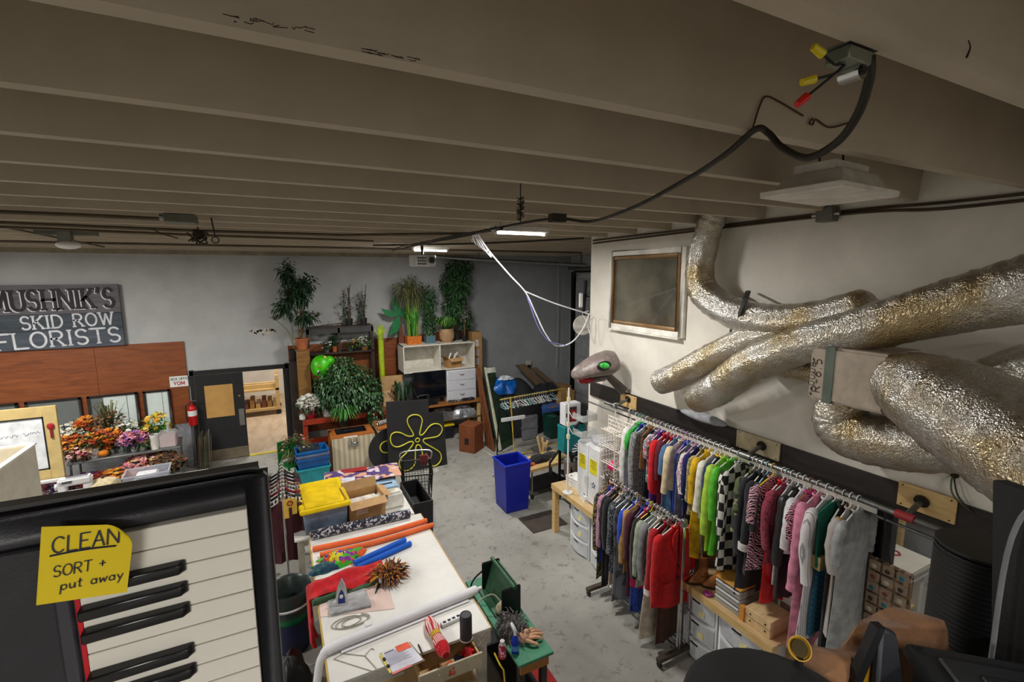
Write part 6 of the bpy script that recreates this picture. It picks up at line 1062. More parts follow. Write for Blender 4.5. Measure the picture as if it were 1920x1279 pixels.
# ================================================================== ROOM STANDING IN FOR THE WALL REFLECTION
t = thing('white_cloth_heap', 'heap of white gauze cloth on the table behind the wall opening', 'cloth', (6.0, 2.9, .9)); heap((0, 0, 0), (.22, .2, .42), .25, seed=81).build('cloth', fabric((226, 218, 204)), t, smooth=45); heap((.16, -.05, .1), (.2, .12, .42), .25, seed=82).build('peak', fabric((220, 210, 196)), t, smooth=45)
t = thing('dark_cloth_heap', 'folded blue grey and green cloth on the table behind the wall opening', 'cloth', (5.8, 2.62, .9)); heap((0, 0, 0), (.22, .14, .1), .15, seed=83).build('cloth', fabric((70, 78, 92)), t, smooth=45); heap((.2, .05, 0), (.16, .1, .1), .15, seed=84).build('cloth', fabric((84, 120, 100)), t, smooth=45)
t = thing('red_jar', 'red and clear jar on the table behind the wall opening', 'jar', (5.6, 3.05, .9)); MB().lathe([(.08, 0), (.09, .02), (.09, .16), (.0, .16)], n=18).build('red_filling', mat((190, 40, 40), .4), t); MB().lathe([(.095, 0), (.1, .3), (.09, .32), (.0, .32)], n=18).build('jar', glassy((220, 222, 222), .3), t)
tag(MB().tube(spline([(6.5, 2.7, .905), (6.58, 2.76, .91), (6.66, 2.7, .905), (6.6, 2.64, .905)], 5), .012, 6, closed=True).build('red_ribbon', mat((150, 40, 60), .6)), 'dark red ribbon loop on the table behind the wall opening', 'ribbon')
tag(MB().bb(7.2, 7.3, 2.9, 3.0, 0, 3.2).build('timber_post', PINE, bev=.004), 'plain pine post standing behind the white table in the next room', 'post')
# ================================================================== MAIN WORK TABLE
TT = mat((226, 224, 218), .4, var=.03, vs=3); ZT = .9
wt = thing('work_table', 'big white topped cutting table with an open drawer in the middle of the room', 'table', (.2, 3.82, 0)); TW, TD = 1.47, 2.5
MB().bb(0, TW, 0, TD, ZT-.03, ZT).build('top', TT, wt, bev=.003); EW = wood((190, 150, 90), (206, 170, 110), 5); MB().bb(-.012, 0, 0, TD, ZT-.04, ZT).build('edge_strip', EW, wt); MB().bb(TW, TW+.012, 0, TD, ZT-.04, ZT).build('edge_strip', EW, wt)
ap = MB(); ap.bb(.03, .62, .02, .06, ZT-.16, ZT-.03); ap.bb(1.28, TW-.0, .0, .05, ZT-.16, ZT-.03); ap.build('apron', mat((206, 202, 192), .5), wt, smooth=0, kind='stuff')
MB().bb(TW-.05, TW, .05, TD-.05, ZT-.16, ZT-.03).build('side_apron', mat((206, 202, 192), .5), wt); MB().bb(0, .05, .05, TD-.05, ZT-.16, ZT-.03).build('side_apron', mat((206, 202, 192), .5), wt)
MB().bb(-.016, -.012, 0, TD, ZT-.03, ZT-.012).build('measuring_tape', mat((190, 180, 40), .6), wt)
for x in (.03, TW-.12):
    for y in (.03, TD-.12): MB().bb(x, x+.09, y, y+.09, 0, ZT-.16).build('leg', mat((206, 200, 188), .6), wt, bev=.004)
MB().bb(.05, TW-.05, .1, TD-.1, .28, .31).build('lower_shelf', PLY, wt)
dw = MB(); openbox(dw, .56, .4, .1, .016); d_ = dw.build('drawer', wood((176, 140, 88), (206, 172, 118), 5, (5, 1, 1)), wt, (1.0, .02, ZT-.165), smooth=0); MB().bb(-.3, .3, -.22, -.2, -.02, .12).build('drawer_front', mat((196, 184, 160), .6), d_, bev=.003)
tb2 = thing('back_table', 'second white table behind the cutting table loaded with boxes', 'table', (.02, 6.36, 0)); MB().bb(0, 1.58, 0, 1.3, ZT-.03, ZT).build('top', TT, tb2, bev=.003)
for x in (.03, 1.46):
    for y in (.04, 1.18): MB().bb(x, x+.08, y, y+.08, 0, ZT-.03).build('leg', mat((180, 174, 160), .6), tb2)
MB().bb(.04, 1.54, .05, .08, ZT-.13, ZT-.03).build('apron', mat((200, 196, 186), .5), tb2)
def on(px, py, dz=0): p = PZ(px, py, ZT+dz); return p
# fabric bolt, noodles
a, b = on(583, 1004, .06), on(768, 962, .06); t = thing('fabric_bolt', 'rolled bolt of black and white scale pattern fabric on the back table', 'fabric', a); FB = fabric((34, 36, 48), (176, 178, 186), 'floral', 46, key='scale_fabric', c3=(60, 62, 76)); v_ = b-a; MB().cyl((0, 0, 0), v_, .06, n=18).build('roll', FB, t, smooth=60); MB().cyl(-v_*.012, v_*1.012, .02, n=12).build('core', CARD, t)
for i, (p, q, c, lbl) in enumerate((((586, 1030), (800, 976), (226, 104, 54), 'orange foam noodle lying beside the fabric bolt'), ((600, 1041), (812, 984), (226, 104, 54), 'orange foam noodle nearer the blue noodles'), ((664, 1056), (760, 1012), (22, 92, 196), 'blue foam noodle touching the orange noodles'), ((670, 1064), (770, 1019), (22, 92, 196), 'blue foam noodle nearer the feather pile'))):
    a, b = on(*p, .034), on(*q, .034); mid = (a+b)/2+Vector((.0, -.05 if i < 2 else 0, 0)); t = thing('foam_noodle', lbl, 'foam noodle', (0, 0, 0), group='foam pool noodles'); P = spline([a, mid, b], 8); MB().tube(P, .033, 14).build('foam', mat(c, .8, var=.06), t, smooth=60); 
    for e, f_ in ((P[0], P[0]-P[1]), (P[-1], P[-1]-P[-2])): f_ = f_.normalized(); MB().cyl(e, e+f_*.002, .012, n=10).build('end_hole', mat(sh(c, .4), .9), t)
MC_ = fabric((60, 170, 40), (226, 90, 40), 'floral', 24, key='parrot_cloth', c3=(130, 50, 150)); q = on(640, 1050); t = thing('rainbow_cloth', 'crumpled rainbow coloured cloth on the white table by the noodles', 'cloth', q); heap((0, 0, 0), (.24, .15, .1), .2, 26, 12, 91).build('cloth', MC_, t, smooth=45); heap((-.05, -.02, .03), (.14, .09, .1), .25, 20, 10, 93).build('fold', fabric((220, 210, 40), (226, 80, 40), 'floral', 30, c3=(60, 60, 170)), t, smooth=45)
q = on(612, 1066); t = thing('teal_cloth', 'crumpled teal and navy cloth at the table edge beside the rainbow cloth', 'cloth', q); heap((0, 0, 0), (.2, .11, .06), .2, seed=92).build('cloth', fabric((20, 60, 84), (30, 100, 84), 'floral', 16), t, smooth=45); heap((.26, .12, .0), (.12, .08, .09), .2, seed=94).build('fold', fabric((20, 70, 74), (60, 120, 90), 'floral', 26), t, smooth=45)
# red cloth draped over the left edge
def drape(u, v):
    s = u*1.05   # along, from the right end to over the edge
    x = .92-s; y = 5.22-.05*u+(v-.5)*(.36+.05*math.sin(5*u)); z = ZT+.035+.05*math.sin(PI*v)+.022*math.sin(9*v+4*u)*math.sin(PI*v)+.014*math.sin(14*u+3*v)
    if x < .16: dz = .16-x; x = .16-.04*(dz > 0)-.02*math.sin(8*v); z = ZT+.02-dz*1.7-.05*math.sin(7*v)
    return (x, y-.05*v, z)
rd = thing('red_cloth', 'bright red cloth draped over the left edge of the cutting table', 'cloth', (0, 0, 0)); REDC = fabric((190, 12, 26), key='red_cloth'); MB().sheet(drape, 40, 14, .012).build('drape', REDC, rd, smooth=60)
for k in range(6): y = 5.02+.05*k; MB().tube(spline([(.13, y, ZT-.2), (.12, y+.01, ZT-.4), (.125+.01*k, y-.01, ZT-.52-.05*(k % 3))], 4), .018, 6).build('fringe', REDC, rd, smooth=60)
gr_ = thing('green_cloth', 'dark green cloth folded under the red cloth', 'cloth', (0, 0, 0)); MB().sheet(lambda u, v: (.9-.74*u, 5.06-.08*u+.14*(v-.5), ZT+.015+.02*math.sin(7*u)*math.sin(PI*v)), 16, 6, .02).build('cloth', fabric((60, 88, 60)), gr_, smooth=60); MB().cyl((.14, 4.93, ZT+.03), (.5, 4.99, ZT+.03), .03, n=10).build('rolled_hem', fabric((50, 78, 50)), gr_, smooth=60)
# felt, pink paper, iron
a = on(655, 1130); pk = tag(slab(on(601, 1158), on(740, 1142), on(596, 1110), on(722, 1085), .003).build('pink_paper', mat((222, 196, 186), .8, var=.04)), 'large sheet of pale pink pattern paper under the grey felt', 'paper'); pk.location.z = .004
ft = thing('grey_felt', 'folded grey felt cloth under the iron', 'cloth', (0, 0, .006)); c4 = [on(618, 1158), on(697, 1140), on(612, 1112), on(680, 1093)]; slab(*c4, .02).build('felt', fabric((178, 178, 178)), ft, bev=.006); slab(c4[0]+Vector((0, 0, .02)), c4[1]+Vector((0, 0, .02)), c4[0].lerp(c4[2], .25)+Vector((0, 0, .02)), c4[1].lerp(c4[3], .25)+Vector((0, 0, .02)), .025).build('folded_edge', fabric((160, 160, 162)), ft, bev=.008)
ir = thing('clothes_iron', 'white and blue clothes iron standing on its heel on the grey felt', 'iron', on(641, 1136, .03), math.radians(-12)); 
sol = [(0, .27), (.035, .2), (.056, .1), (.058, 0), (-.058, 0), (-.056, .1), (-.035, .2)]; Mi = frame_of((0, 0, .0), (1, .0, 0), (0, .25, 1)); MB().prism(sol, 0, .012, Mi).build('soleplate', mat((206, 206, 206), .25, .6), ir); MB().prism([(x*.86, y*.9+.01) for x, y in sol], -.06, 0, Mi).build('body', WPLAST, ir, bev=.004); MB().prism([(x*.6, y*.5+.03) for x, y in sol], .0125, .018, Mi).build('blue_plate', mat((30, 50, 120), .3), ir)
MB().tube(spline([Mi@Vector((0, .22, -.06)), Mi@Vector((0, .2, -.12)), Mi@Vector((0, .08, -.13)), Mi@Vector((0, .02, -.07))], 6), .017, 8).build('handle', mat((36, 70, 160), .35), ir); MB().cyl(Mi@Vector((0, .1, .019)), Mi@Vector((0, .1, .03)), .018).build('dial', WHT, ir)
cdp = []
for k in range(60): a = k*.42; r = .12+.035*math.sin(k*.31); cdp.append(on(650, 1168, .008+.0005*(k % 7))+Vector((r*1.1*math.cos(a)+.06*math.sin(k*.05), r*.55*math.sin(a), 0)))
tag(MB().tube(spline(cdp[:48], 3), .005, 6).build('iron_cord', mat((150, 146, 132), .5), smooth=60), 'loose coils of grey electric cord on the table below the iron', 'cord')
t = thing('measuring_cup', 'small clear plastic cup on the table beside the cord coils', 'cup', on(691, 1180)); MB().lathe([(.03, 0), (.038, .07), (.036, .07), (.028, .004), (0, .004)], n=18).build('cup', glassy((226, 228, 228), .35, .1), t); MB().lathe([(.037, .062), (.041, .062), (.041, .07), (.037, .07)], n=18).build('rim', WPLAST, t)
# feathers
fp = thing('feather_garland', 'heap of brown and orange feathers on the cutting table', 'feathers', on(730, 1085)); f = MB(); rs = random.Random(55)
for k in range(420):
    a = rs.uniform(0, 2*PI); e = rs.uniform(.05, 1.2); r0 = rs.uniform(0, .1); leaf(f, (r0*math.cos(a)*1.5, r0*math.sin(a)*1.2, .03+.06*rs.random()), (math.cos(a)*math.cos(e), math.sin(a)*math.cos(e), math.sin(e)), rs.uniform(.08, .17), .022, .35)
f.build('feathers', islands([(70, 48, 36), (176, 96, 30), (44, 34, 30), (206, 140, 40), (110, 66, 40), (60, 50, 46), (150, 70, 40)], .7, 'feather'), fp, kind='stuff'); MB().ball((0, 0, .05), (.1, .09, .05), jit=.1).build('core', mat((60, 40, 30), .9), fp); MB().ball((-.11, -.08, .06), (.025, .03, .035)).build('glass_bead', mat((190, 190, 190), .2), fp)
MB().tube([(-.12, -.06, .03), (-.19, -.2, .012)], [.02, .006], 8).build('grip', BLK, fp)
# roll of white paper
a, b = on(893, 1106, .045), on(632, 1210, .045); rw = thing('white_fabric_roll', 'long roll of white fabric lying across the cutting table and hanging over its edge', 'fabric', (0, 0, 0)); P = spline([a, a.lerp(b, .5), b, Vector((.17, b.y-.03, ZT+.0)), Vector((.12, b.y-.06, ZT-.16)), Vector((.1, b.y-.08, ZT-.3))], 8); RW = mat((224, 223, 227), .7, var=.02); MB().tube(P, [.05 if i < 20 else .046-.0002*i for i in range(len(P))], 16, flat=.85).build('roll', RW, rw, smooth=60); MB().cyl(a, a+(a-b).normalized()*.06, .02, n=10).build('core', PAPER, rw)
MB().sheet(lambda u, v: tuple(a.lerp(b, .08+.9*u)+Vector((0, -.03-.05*v, -.035))), 12, 2, .006).build('loose_end', RW, rw)
# power strip, speaker, yarn, clipboard, pen, hanger
ps_ = thing('power_strip', 'white power strip with black sockets beside the grey speaker', 'power strip', on(848, 1166), math.radians(8)); MB().bb(-.12, .1, -.03, .03, 0, .035).build('body', WPLAST, ps_, bev=.006)
for k in range(4): MB().bb(-.1+.05*k, -.068+.05*k, -.014, .014, .034, .037).build('socket', BLK, ps_)
sp_ = thing('cylinder_speaker', 'dark grey cylindrical speaker standing on the cutting table', 'speaker', on(874, 1197)); SPK = mat((62, 62, 66), .7, var=.05, bump=.2, bs=300); MB().lathe([(.05, 0), (.058, .01), (.058, .235), (.052, .25), (.05, .25), (.046, .243), (0, .243)], n=26).build('body', SPK, sp_); MB().lathe([(0, .243), (.044, .243), (.044, .246), (0, .246)], n=22).build('grille', mat((90, 90, 94), .6, bump=.5, bs=400), sp_); MB().lathe([(.0, -.004), (.062, -.004), (.062, .004), (0, .004)], n=22, M=T(0, 0, .004)).build('base', WHT, sp_)
tag(MB().tube(spline([on(885, 1190, .02), on(897, 1196, .01), on(901, 1205, .006), on(897, 1212, .006), on(915, 1190, .006)], 5), .005, 6).build('speaker_cord', mat((120, 110, 92), .6)), 'thin tan cord trailing from the grey speaker to the table corner', 'cord')
a, b = on(802, 1160, .05), on(836, 1228, .05); yn = thing('yarn_bundle', 'red and white yarn hank tied with a yellow band on the cutting table', 'yarn', a); v_ = b-a; P = [v_*k/8 for k in range(9)]; YW = fabric((196, 20, 40), (232, 200, 196), 'stripe', 26, axis=(1, .3, .3), key='yarn'); MB().tube(P, [.03, .048, .055, .052, .04, .055, .062, .06, .035], 16).build('hank', YW, yn, smooth=60)
MB().tube([v_*.44, v_*.54], .05, 16).build('yellow_band', mat((196, 156, 30), .7), yn); MB().tube([v_*.78, v_*.9, v_*1.02], [.064, .06, .03], 14).build('red_end', fabric((190, 10, 30)), yn, smooth=60)
for k in range(14): an = k*.45; MB().tube(spline([v_*.02+Vector((.03*math.cos(an), 0, .03*math.sin(an))), v_*.25+Vector((.056*math.cos(an+.3), 0, .056*math.sin(an+.3))), v_*.44+Vector((.045*math.cos(an+.6), 0, .045*math.sin(an+.6)))], 4), .007, 5).build('strand', mat([(232, 206, 200), (190, 16, 36)][k % 3 == 0], .8), yn, smooth=60)
q = [on(735, 1268), on(797, 1240), on(712, 1227), on(768, 1205)]; cbd = thing('clipboard', 'clipboard with printed sheets and an orange note on the cutting table', 'clipboard', (0, 0, .004)); slab(*q, .008).build('board', wood((110, 90, 60), (140, 116, 80), 5), cbd)
def inq(u0, u1, v0, v1, dz, th): L = lambda u, v: q[0].lerp(q[1], u).lerp(q[2].lerp(q[3], u), v)+Vector((0, 0, dz)); return slab(L(u0, v0), L(u1, v0), L(u0, v1), L(u1, v1), th)
inq(.04, .96, .04, .97, .008, .004).build('sheets', mat((214, 214, 226), .8), cbd); inq(.5, .93, .72, 1.0, .012, .003).build('orange_note', mat((230, 100, 70), .8), cbd); inq(.02, .6, -.02, .06, .011, .003).build('pink_sheet', mat((226, 130, 130), .8), cbd)
L_ = MB(); p0, p1, p2 = q[0].lerp(q[2], .1), q[0].lerp(q[1], 1), q[2]
Mt = frame_of(q[0].lerp(q[2], .84).lerp(q[1].lerp(q[3], .84), .1)+Vector((0, 0, .0105)), q[1]-q[0], q[2]-q[0])
for k in range(13):
    w_ = .2-.02*(k % 3); L_.prism([(0, -.012*k), (w_, -.012*k), (w_, -.012*k+.003), (0, -.012*k+.003)], 0, .0006, Mt)
L_.build('print_lines', mat((110, 110, 130), .8), cbd, kind='stuff'); tl_ = MB(); tl_.prism([(0, .012), (.09, .012), (.09, .022), (0, .022)], 0, .0006, Mt); tl_.build('print_heading', MINK, cbd)
for v0 in (.3, .62): inq(-.02, .06, v0, v0+.1, .014, .012).build('binder_ring', BLK, cbd)
inq(-.03, .03, .1, .95, .006, .004).build('yellow_edge', mat((222, 206, 90), .7), cbd)
a, b = on(784, 1208, .007), on(793, 1228, .007); tag(MB().tube([a, a.lerp(b, .15), a.lerp(b, .9), b], [.004, .007, .007, .003], 8).build('pen', BLK), 'black pen lying between the clipboard and the yarn', 'pen')
h1, h2, h3 = on(626, 1236, .005), on(708, 1262, .005), on(684, 1230, .005); wh = thing('wire_hanger', 'bent wire coat hanger lying on the cutting table', 'hanger', (0, 0, 0)); MB().tube([h1, h2, h2+Vector((.01, .02, 0)), h3, h1+Vector((.08, .03, 0))], .003, 6, closed=True).build('frame', mat((150, 140, 124), .4, .6), wh); MB().tube(spline([h3, on(690, 1222, .005), on(697, 1216, .005), on(701, 1219, .005)], 5), .003, 6).build('hook', mat((150, 140, 124), .4, .6), wh)
# drawer contents
DZ = ZT-.15
for lbl, x, y, c, r in (('red ribbon spool in the open table drawer', 1.39, 3.72, (190, 24, 36), (.06, .06, .06)), ('orange beaded flower on the open table drawer', 1.2, 3.66, (214, 80, 40), (.05, .05, .05)), ('cream bone handled tools in the open table drawer', 1.06, 3.66, (206, 190, 150), (.08, .04, .04)), ('dark blue tin in the open table drawer', 1.29, 3.7, (30, 36, 60), (.04, .05, .05))):
    t = thing('drawer_item', lbl, lbl.split(' in the')[0].split(' on the')[0].split(' ')[-1], (x, y, DZ+.0)); heap((0, 0, .0), (r[0], r[1], r[2]*2), .12, seed=int(x*100)).build('body', mat(c, .5, var=.3, vs=30), t, smooth=40)
    for k in range(5): MB().ball((r[0]*.8*math.cos(k*1.26), r[1]*.8*math.sin(k*1.26), r[2]*1.2), .014, 7, 5).build('bead', mat(sh(c, 1.3), .5), t)
# ---- green bench
gbn = thing('green_bench', 'narrow green topped bench beside the cutting table', 'bench', (1.78, 3.44, 0)); GT = mat((62, 132, 100), .45, var=.06); ZG = .74
MB().bb(0, .38, 0, 1.36, ZG-.03, ZG).build('top', GT, gbn, bev=.006); MB().bb(.04, .34, .03, .06, ZG-.14, ZG-.03).build('end_apron', wood((170, 104, 40), (190, 126, 58), 5), gbn); MB().bb(.31, .34, .06, 1.3, ZG-.12, ZG-.03).build('side_apron', wood((150, 90, 36), (176, 112, 50), 5), gbn)
for x in (.04, .28):
    for y in (.06, 1.22): MB().bb(x, x+.06, y, y+.06, 0, ZG-.03).build('leg', mat((60, 52, 48), .6), gbn)
MB().bb(.04, .34, .1, 1.28, .2, .23).build('lower_shelf', BLKM, gbn)
def og(px, py, dz=0): return PZ(px, py, ZG+dz)
mcx = thing('green_press', 'old green metal bending press standing on the green bench', 'press', (2.0, 4.32, ZG)); GM = mat((58, 92, 70), .35, .3, var=.12); 
MB().sheet(lambda u, v: (-.06+.1*v, -.26+.5*u, .02+.3*v), 1, 1, .03).build('back_plate', GM, mcx, bev=.006); MB().sheet(lambda u, v: (.06+.03*v, -.26+.5*u, .02+.3*v), 1, 1, .02).build('front_plate', mat((78, 112, 88), .3, .3), mcx, bev=.004)
for y in (-.28, .24): MB().bb(-.1, .12, y, y+.03, 0, .33).build('end_bracket', mat((34, 44, 40), .4, .4), mcx, bev=.01, seg=2)
MB().cyl((.04, -.3, .33), (.04, .29, .33), .022, n=12).build('roller', GM, mcx); MB().tube(spline([(.06, .26, .3), (-.2, .24, .18), (-.26, .24, .02)], 5), .01, 6).build('crank', BLKM, mcx); MB().bb(-.15, .14, -.28, .26, 0, .02).build('base_plate', GM, mcx)
bsh = thing('cream_brush', 'cream bristle brush with a bent cord lying on the green bench', 'brush', og(935, 1150)); MB().lathe([(.02, 0), (.045, .03), (.055, .08), (.04, .15), (.02, .18), (0, .18)], n=16, M=rotm(.35, .2, 0)).build('head', mat((196, 186, 160), .8, var=.15, vs=40), bsh); MB().tube(spline([(.0, -.05, .17), (-.05, .02, .22), (-.14, .05, .2), (-.22, .04, .17)], 5), .008, 6).build('cord', mat((150, 156, 130), .6), bsh)
fu = thing('grey_fur_wig', 'grey furry wig on the green bench', 'wig', og(962, 1186)); heap((0, 0, 0), (.12, .17, .15), .15, 24, 12, 101).build('base', mat((84, 80, 78), .9), fu); f = MB(); bush(f, (0, 0, .05), (.13, .18, .14), 500, .07, .012, rs, .5, .7); f.build('fur', islands([(96, 92, 90), (70, 66, 66), (120, 116, 114), (52, 48, 48)], .9, 'grey_fur'), fu, kind='stuff')
bsq = thing('blue_spray_bottle', 'blue liquid bottle with a white nozzle on the green bench', 'bottle', og(966, 1222)); MB().lathe([(.036, 0), (.038, .01), (.038, .11), (.03, .15), (.013, .17), (.013, .18), (0, .18)], n=18).build('bottle', mat((20, 60, 190), .15, var=.1, trans=.2), bsq); MB().tube([(0, 0, .175), (0, 0, .22), (-.01, .03, .25), (-.01, .06, .26)], [.014, .016, .018, .012], 10).build('nozzle', WPLAST, bsq); MB().lathe([(.0385, .03), (.0385, .08)], n=18).build('band', mat((90, 150, 220), .3), bsq)
pkb = thing('pink_bottle', 'magenta patterned bottle with a white cap at the edge of the green bench', 'bottle', og(942, 1232)); MB().lathe([(.034, 0), (.036, .01), (.036, .11), (.03, .13), (.0, .13)], n=18).build('bottle', fabric((170, 20, 70), (230, 170, 190), 'floral', 40, .4), pkb); MB().lathe([(.024, .13), (.026, .13), (.022, .17), (0, .17)], n=14).build('cap', mat((206, 200, 200), .4), pkb)
fh = thing('mannequin_hand', 'skin coloured rubber mask and hand lying on the green bench', 'prop', og(990, 1200)); SKN = mat((206, 158, 124), .6, var=.08); MB().ball((-.05, 0, .05), (.06, .055, .055), 14, 9).build('palm', SKN, fh); MB().ball((-.02, .0, .095), (.03, .025, .03)).build('wrist', SKN, fh)
for k, (dx, dy, L) in enumerate(((.12, -.06, 1), (.15, -.02, 1.05), (.15, .02, 1), (.13, .055, .9))): MB().tube(spline([(-.02, dy*.5, .05), (dx*.5, dy, .055), (dx*L, dy*1.2, .02)], 4), [.017]*4+[.015]*4+[.009], 8).build('finger', SKN, fh)
MB().tube(spline([(-.05, -.04, .05), (-.0, -.1, .045), (.05, -.12, .02)], 4), [.018]*4+[.016]*4+[.01], 8).build('thumb', SKN, fh)
tag(MB().tube([og(927, 1225, .01), og(938, 1248, .01), og(944, 1256, -.02), Vector((og(944, 1256).x, 3.42, ZG-.2))], .008, 6).build('yellow_strap', mat((206, 176, 40), .6)), 'yellow strap hanging off the end of the green bench', 'strap')
tag(MB().bb(1.9, 2.42, 3.4, 4.12, 0, .012).build('red_mat', mat((150, 30, 26), .8, var=.08)), 'red mat on the floor under the green bench', 'mat')
# ---- things on the back table
yb_ = thing('yellow_lid_tote', 'clear storage tote with a yellow lid on the back table', 'tote', (.4, 6.82, ZT), math.radians(3)); m_ = MB(); m_.box((0, 0, .16), (.52, .8, .32), tx=1.08); m_.build('body', mat((96, 110, 128), .3, var=.25, vs=4), yb_, bev=.012); MB().box((0, 0, .345), (.64, .94, .05)).build('lid', mat((232, 200, 16), .45, var=.04), yb_, bev=.012, seg=2); MB().box((0, 0, .375), (.5, .8, .012)).build('lid_panel', mat((226, 190, 14), .45), yb_, bev=.004)
for s in (-1, 1): MB().bb(s*.3-.01, s*.3+.01, -.08, .08, .27, .33).build('latch', mat((222, 190, 20), .4), yb_)
MB().bb(-.22, -.1, -.404, -.398, -.0+.02, .28).build('paper_label', mat((206, 198, 180), .8), yb_); MB().bb(-.06, .14, -.404, -.398, .1, .27).build('paper_label', mat((200, 200, 200), .8), yb_)
pr_ = MB()
for k in range(5): pr_.bb(-.04, .1-.02*(k % 2), -.406, -.403, .13+.022*k, .139+.022*k)
pr_.build('print', MINK, yb_, kind='stuff')
cbn = thing('open_cardboard_box', 'open brown cardboard box beside the yellow lidded tote', 'box', (.95, 6.68, ZT), math.radians(6)); m_ = MB(); openbox(m_, .5, .4, .3, .008); m_.build('walls', CARD, cbn, smooth=0)
for (fn) in ((lambda u, v: (-.25+.5*u, -.2-.13*v, .3-.05*v)), (lambda u, v: (-.25+.5*u, .2+.06*v, .3+.12*v)), (lambda u, v: (.25+.1*v, -.2+.4*u, .3-.03*v)), (lambda u, v: (-.25-.03*v, -.2+.4*u, .3+.1*v))): MB().sheet(fn, 1, 1, .006).build('flap', CARD2, cbn)
MB().bb(-.16, .0, -.204, -.2, .1, .24).build('shipping_label', mat((196, 160, 140), .8), cbn); MB().bb(-.2, .2, -.15, .15, .01, .2).build('contents', mat((206, 200, 190), .8, var=.2, vs=9), cbn)
wsx = thing('white_case', 'white plastic sewing machine case with a handle on the back table', 'case', (1.32, 6.72, ZT), math.radians(4)); MB().box((0, 0, .12), (.42, .22, .24), tx=.86).build('case', mat((224, 222, 212), .4), wsx, bev=.03, seg=3); MB().tube([(-.08, 0, .24), (-.08, 0, .265), (.08, 0, .265), (.08, 0, .24)], .009, 6).build('handle', mat((222, 214, 160), .4), wsx)
sbb = thing('blue_machine', 'pale blue sewing machine box behind the white case', 'box', (1.3, 7.12, ZT)); MB().bb(-.26, .22, -.16, .16, 0, .2).build('box', mat((150, 180, 206), .5), sbb, bev=.01); MB().bb(-.26, .22, -.165, -.155, .02, .1).build('white_base', WPLAST, sbb); MB().bb(-.2, .15, -.05, -.02, .2, .21).build('dark_slot', MINK, sbb)
post = fabric((74, 48, 110), (206, 150, 120), 'floral', 11, .5, 'comic_print', c3=(206, 190, 196)); pst = thing('printed_quilt', 'colourful comic printed cloth spread over boxes behind the cardboard box', 'cloth', (1.05, 7.52, 1.145), math.radians(-6)); MB().sheet(lambda u, v: (-.55+1.15*u, -.28+.56*v, .012*math.sin(9*u)+.01*math.sin(11*v)), 14, 8, .012).build('cloth', post, pst, smooth=60); MB().bb(-.5, -.1, -.36, -.1, .01, .02).build('white_sheet', mat((206, 208, 220), .7), pst); MB().bb(-.3, .1, .1, .26, .015, .022).build('red_sheet', mat((140, 26, 30), .7), pst)
tag(MB().bb(.5, 1.55, 7.32, 7.64, ZT, 1.12).build('box_stack', mat((90, 78, 66), .8), bev=.006), 'dark box stack carrying the comic printed cloth', 'box')
bcr = thing('black_trough', 'long open black plastic trough on the end of the back table', 'trough', (1.78, 6.95, 0)); m_ = MB(); openbox(m_, .3, .85, .95, .02, 1.1); m_.build('body', mat((34, 34, 36), .5), bcr, smooth=0); MB().bb(-.12, .12, -.36, .36, .5, .7).build('contents', mat((26, 26, 28), .8, var=.3), bcr)
# ---- shopping cart
sc_ = thing('shopping_cart', 'small black wire shopping cart in front of the flower board', 'cart', (2.08, 8.0, 0), math.radians(-14)); CB = mat((30, 30, 32), .4, .4)
def wires(o, u, v, nu, nv, r=.004): 
    m = MB(); o, u, v = Vector(o), Vector(u), Vector(v)
    for i in range(nu+1): m.tube([o+u*i/nu, o+u*i/nu+v], r, 4)
    for j in range(nv+1): m.tube([o+v*j/nv, o+v*j/nv+u], r, 4)
    return m
for nm, a in (('side_grid', ((-.24, -.32, .5), (0, .64, 0), (-.03, 0, .38), 12, 6)), ('side_grid', ((.24, -.32, .5), (0, .64, 0), (.03, 0, .38), 12, 6)), ('end_grid', ((-.24, -.32, .5), (.48, 0, 0), (0, -.03, .38), 9, 6)), ('end_grid', ((-.24, .32, .5), (.48, 0, 0), (0, .03, .38), 9, 6)), ('floor_grid', ((-.24, -.32, .5), (.48, 0, 0), (0, .64, 0), 9, 10)), ('child_seat', ((-.24, .2, .72), (.48, 0, 0), (0, .12, .16), 8, 4))): wires(*a).build(nm, CB, sc_)
MB().tube([(-.27, -.35, .88), (.27, -.35, .88), (.27, .35, .88), (-.27, .35, .88)], .012, 8, closed=True).build('rim', CB, sc_); MB().tube(spline([(-.26, .35, .88), (-.26, .48, 1.0), (.26, .48, 1.0), (.26, .35, .88)], 5), .014, 8).build('push_handle', STEEL, sc_)
for s in (-1, 1):
    MB().tube(spline([(s*.25, .34, .88), (s*.23, .3, .5), (s*.22, .28, .15), (s*.22, -.3, .13)], 5), .014, 7).build('frame_leg', CB, sc_); MB().tube([(s*.23, -.3, .5), (s*.22, -.3, .13)], .012, 7).build('frame_leg', CB, sc_)
    for y in (-.3, .28): MB().cyl((s*.22-.014, y, .06), (s*.22+.014, y, .06), .06, n=14).build('wheel', BLK, sc_); MB().bb(s*.22-.02, s*.22+.02, y-.02, y+.02, .06, .14).build('fork', STEEL, sc_)
MB().bb(.06, .2, .3, .34, .8, .98).build('red_flap', mat((110, 44, 44), .6), sc_)
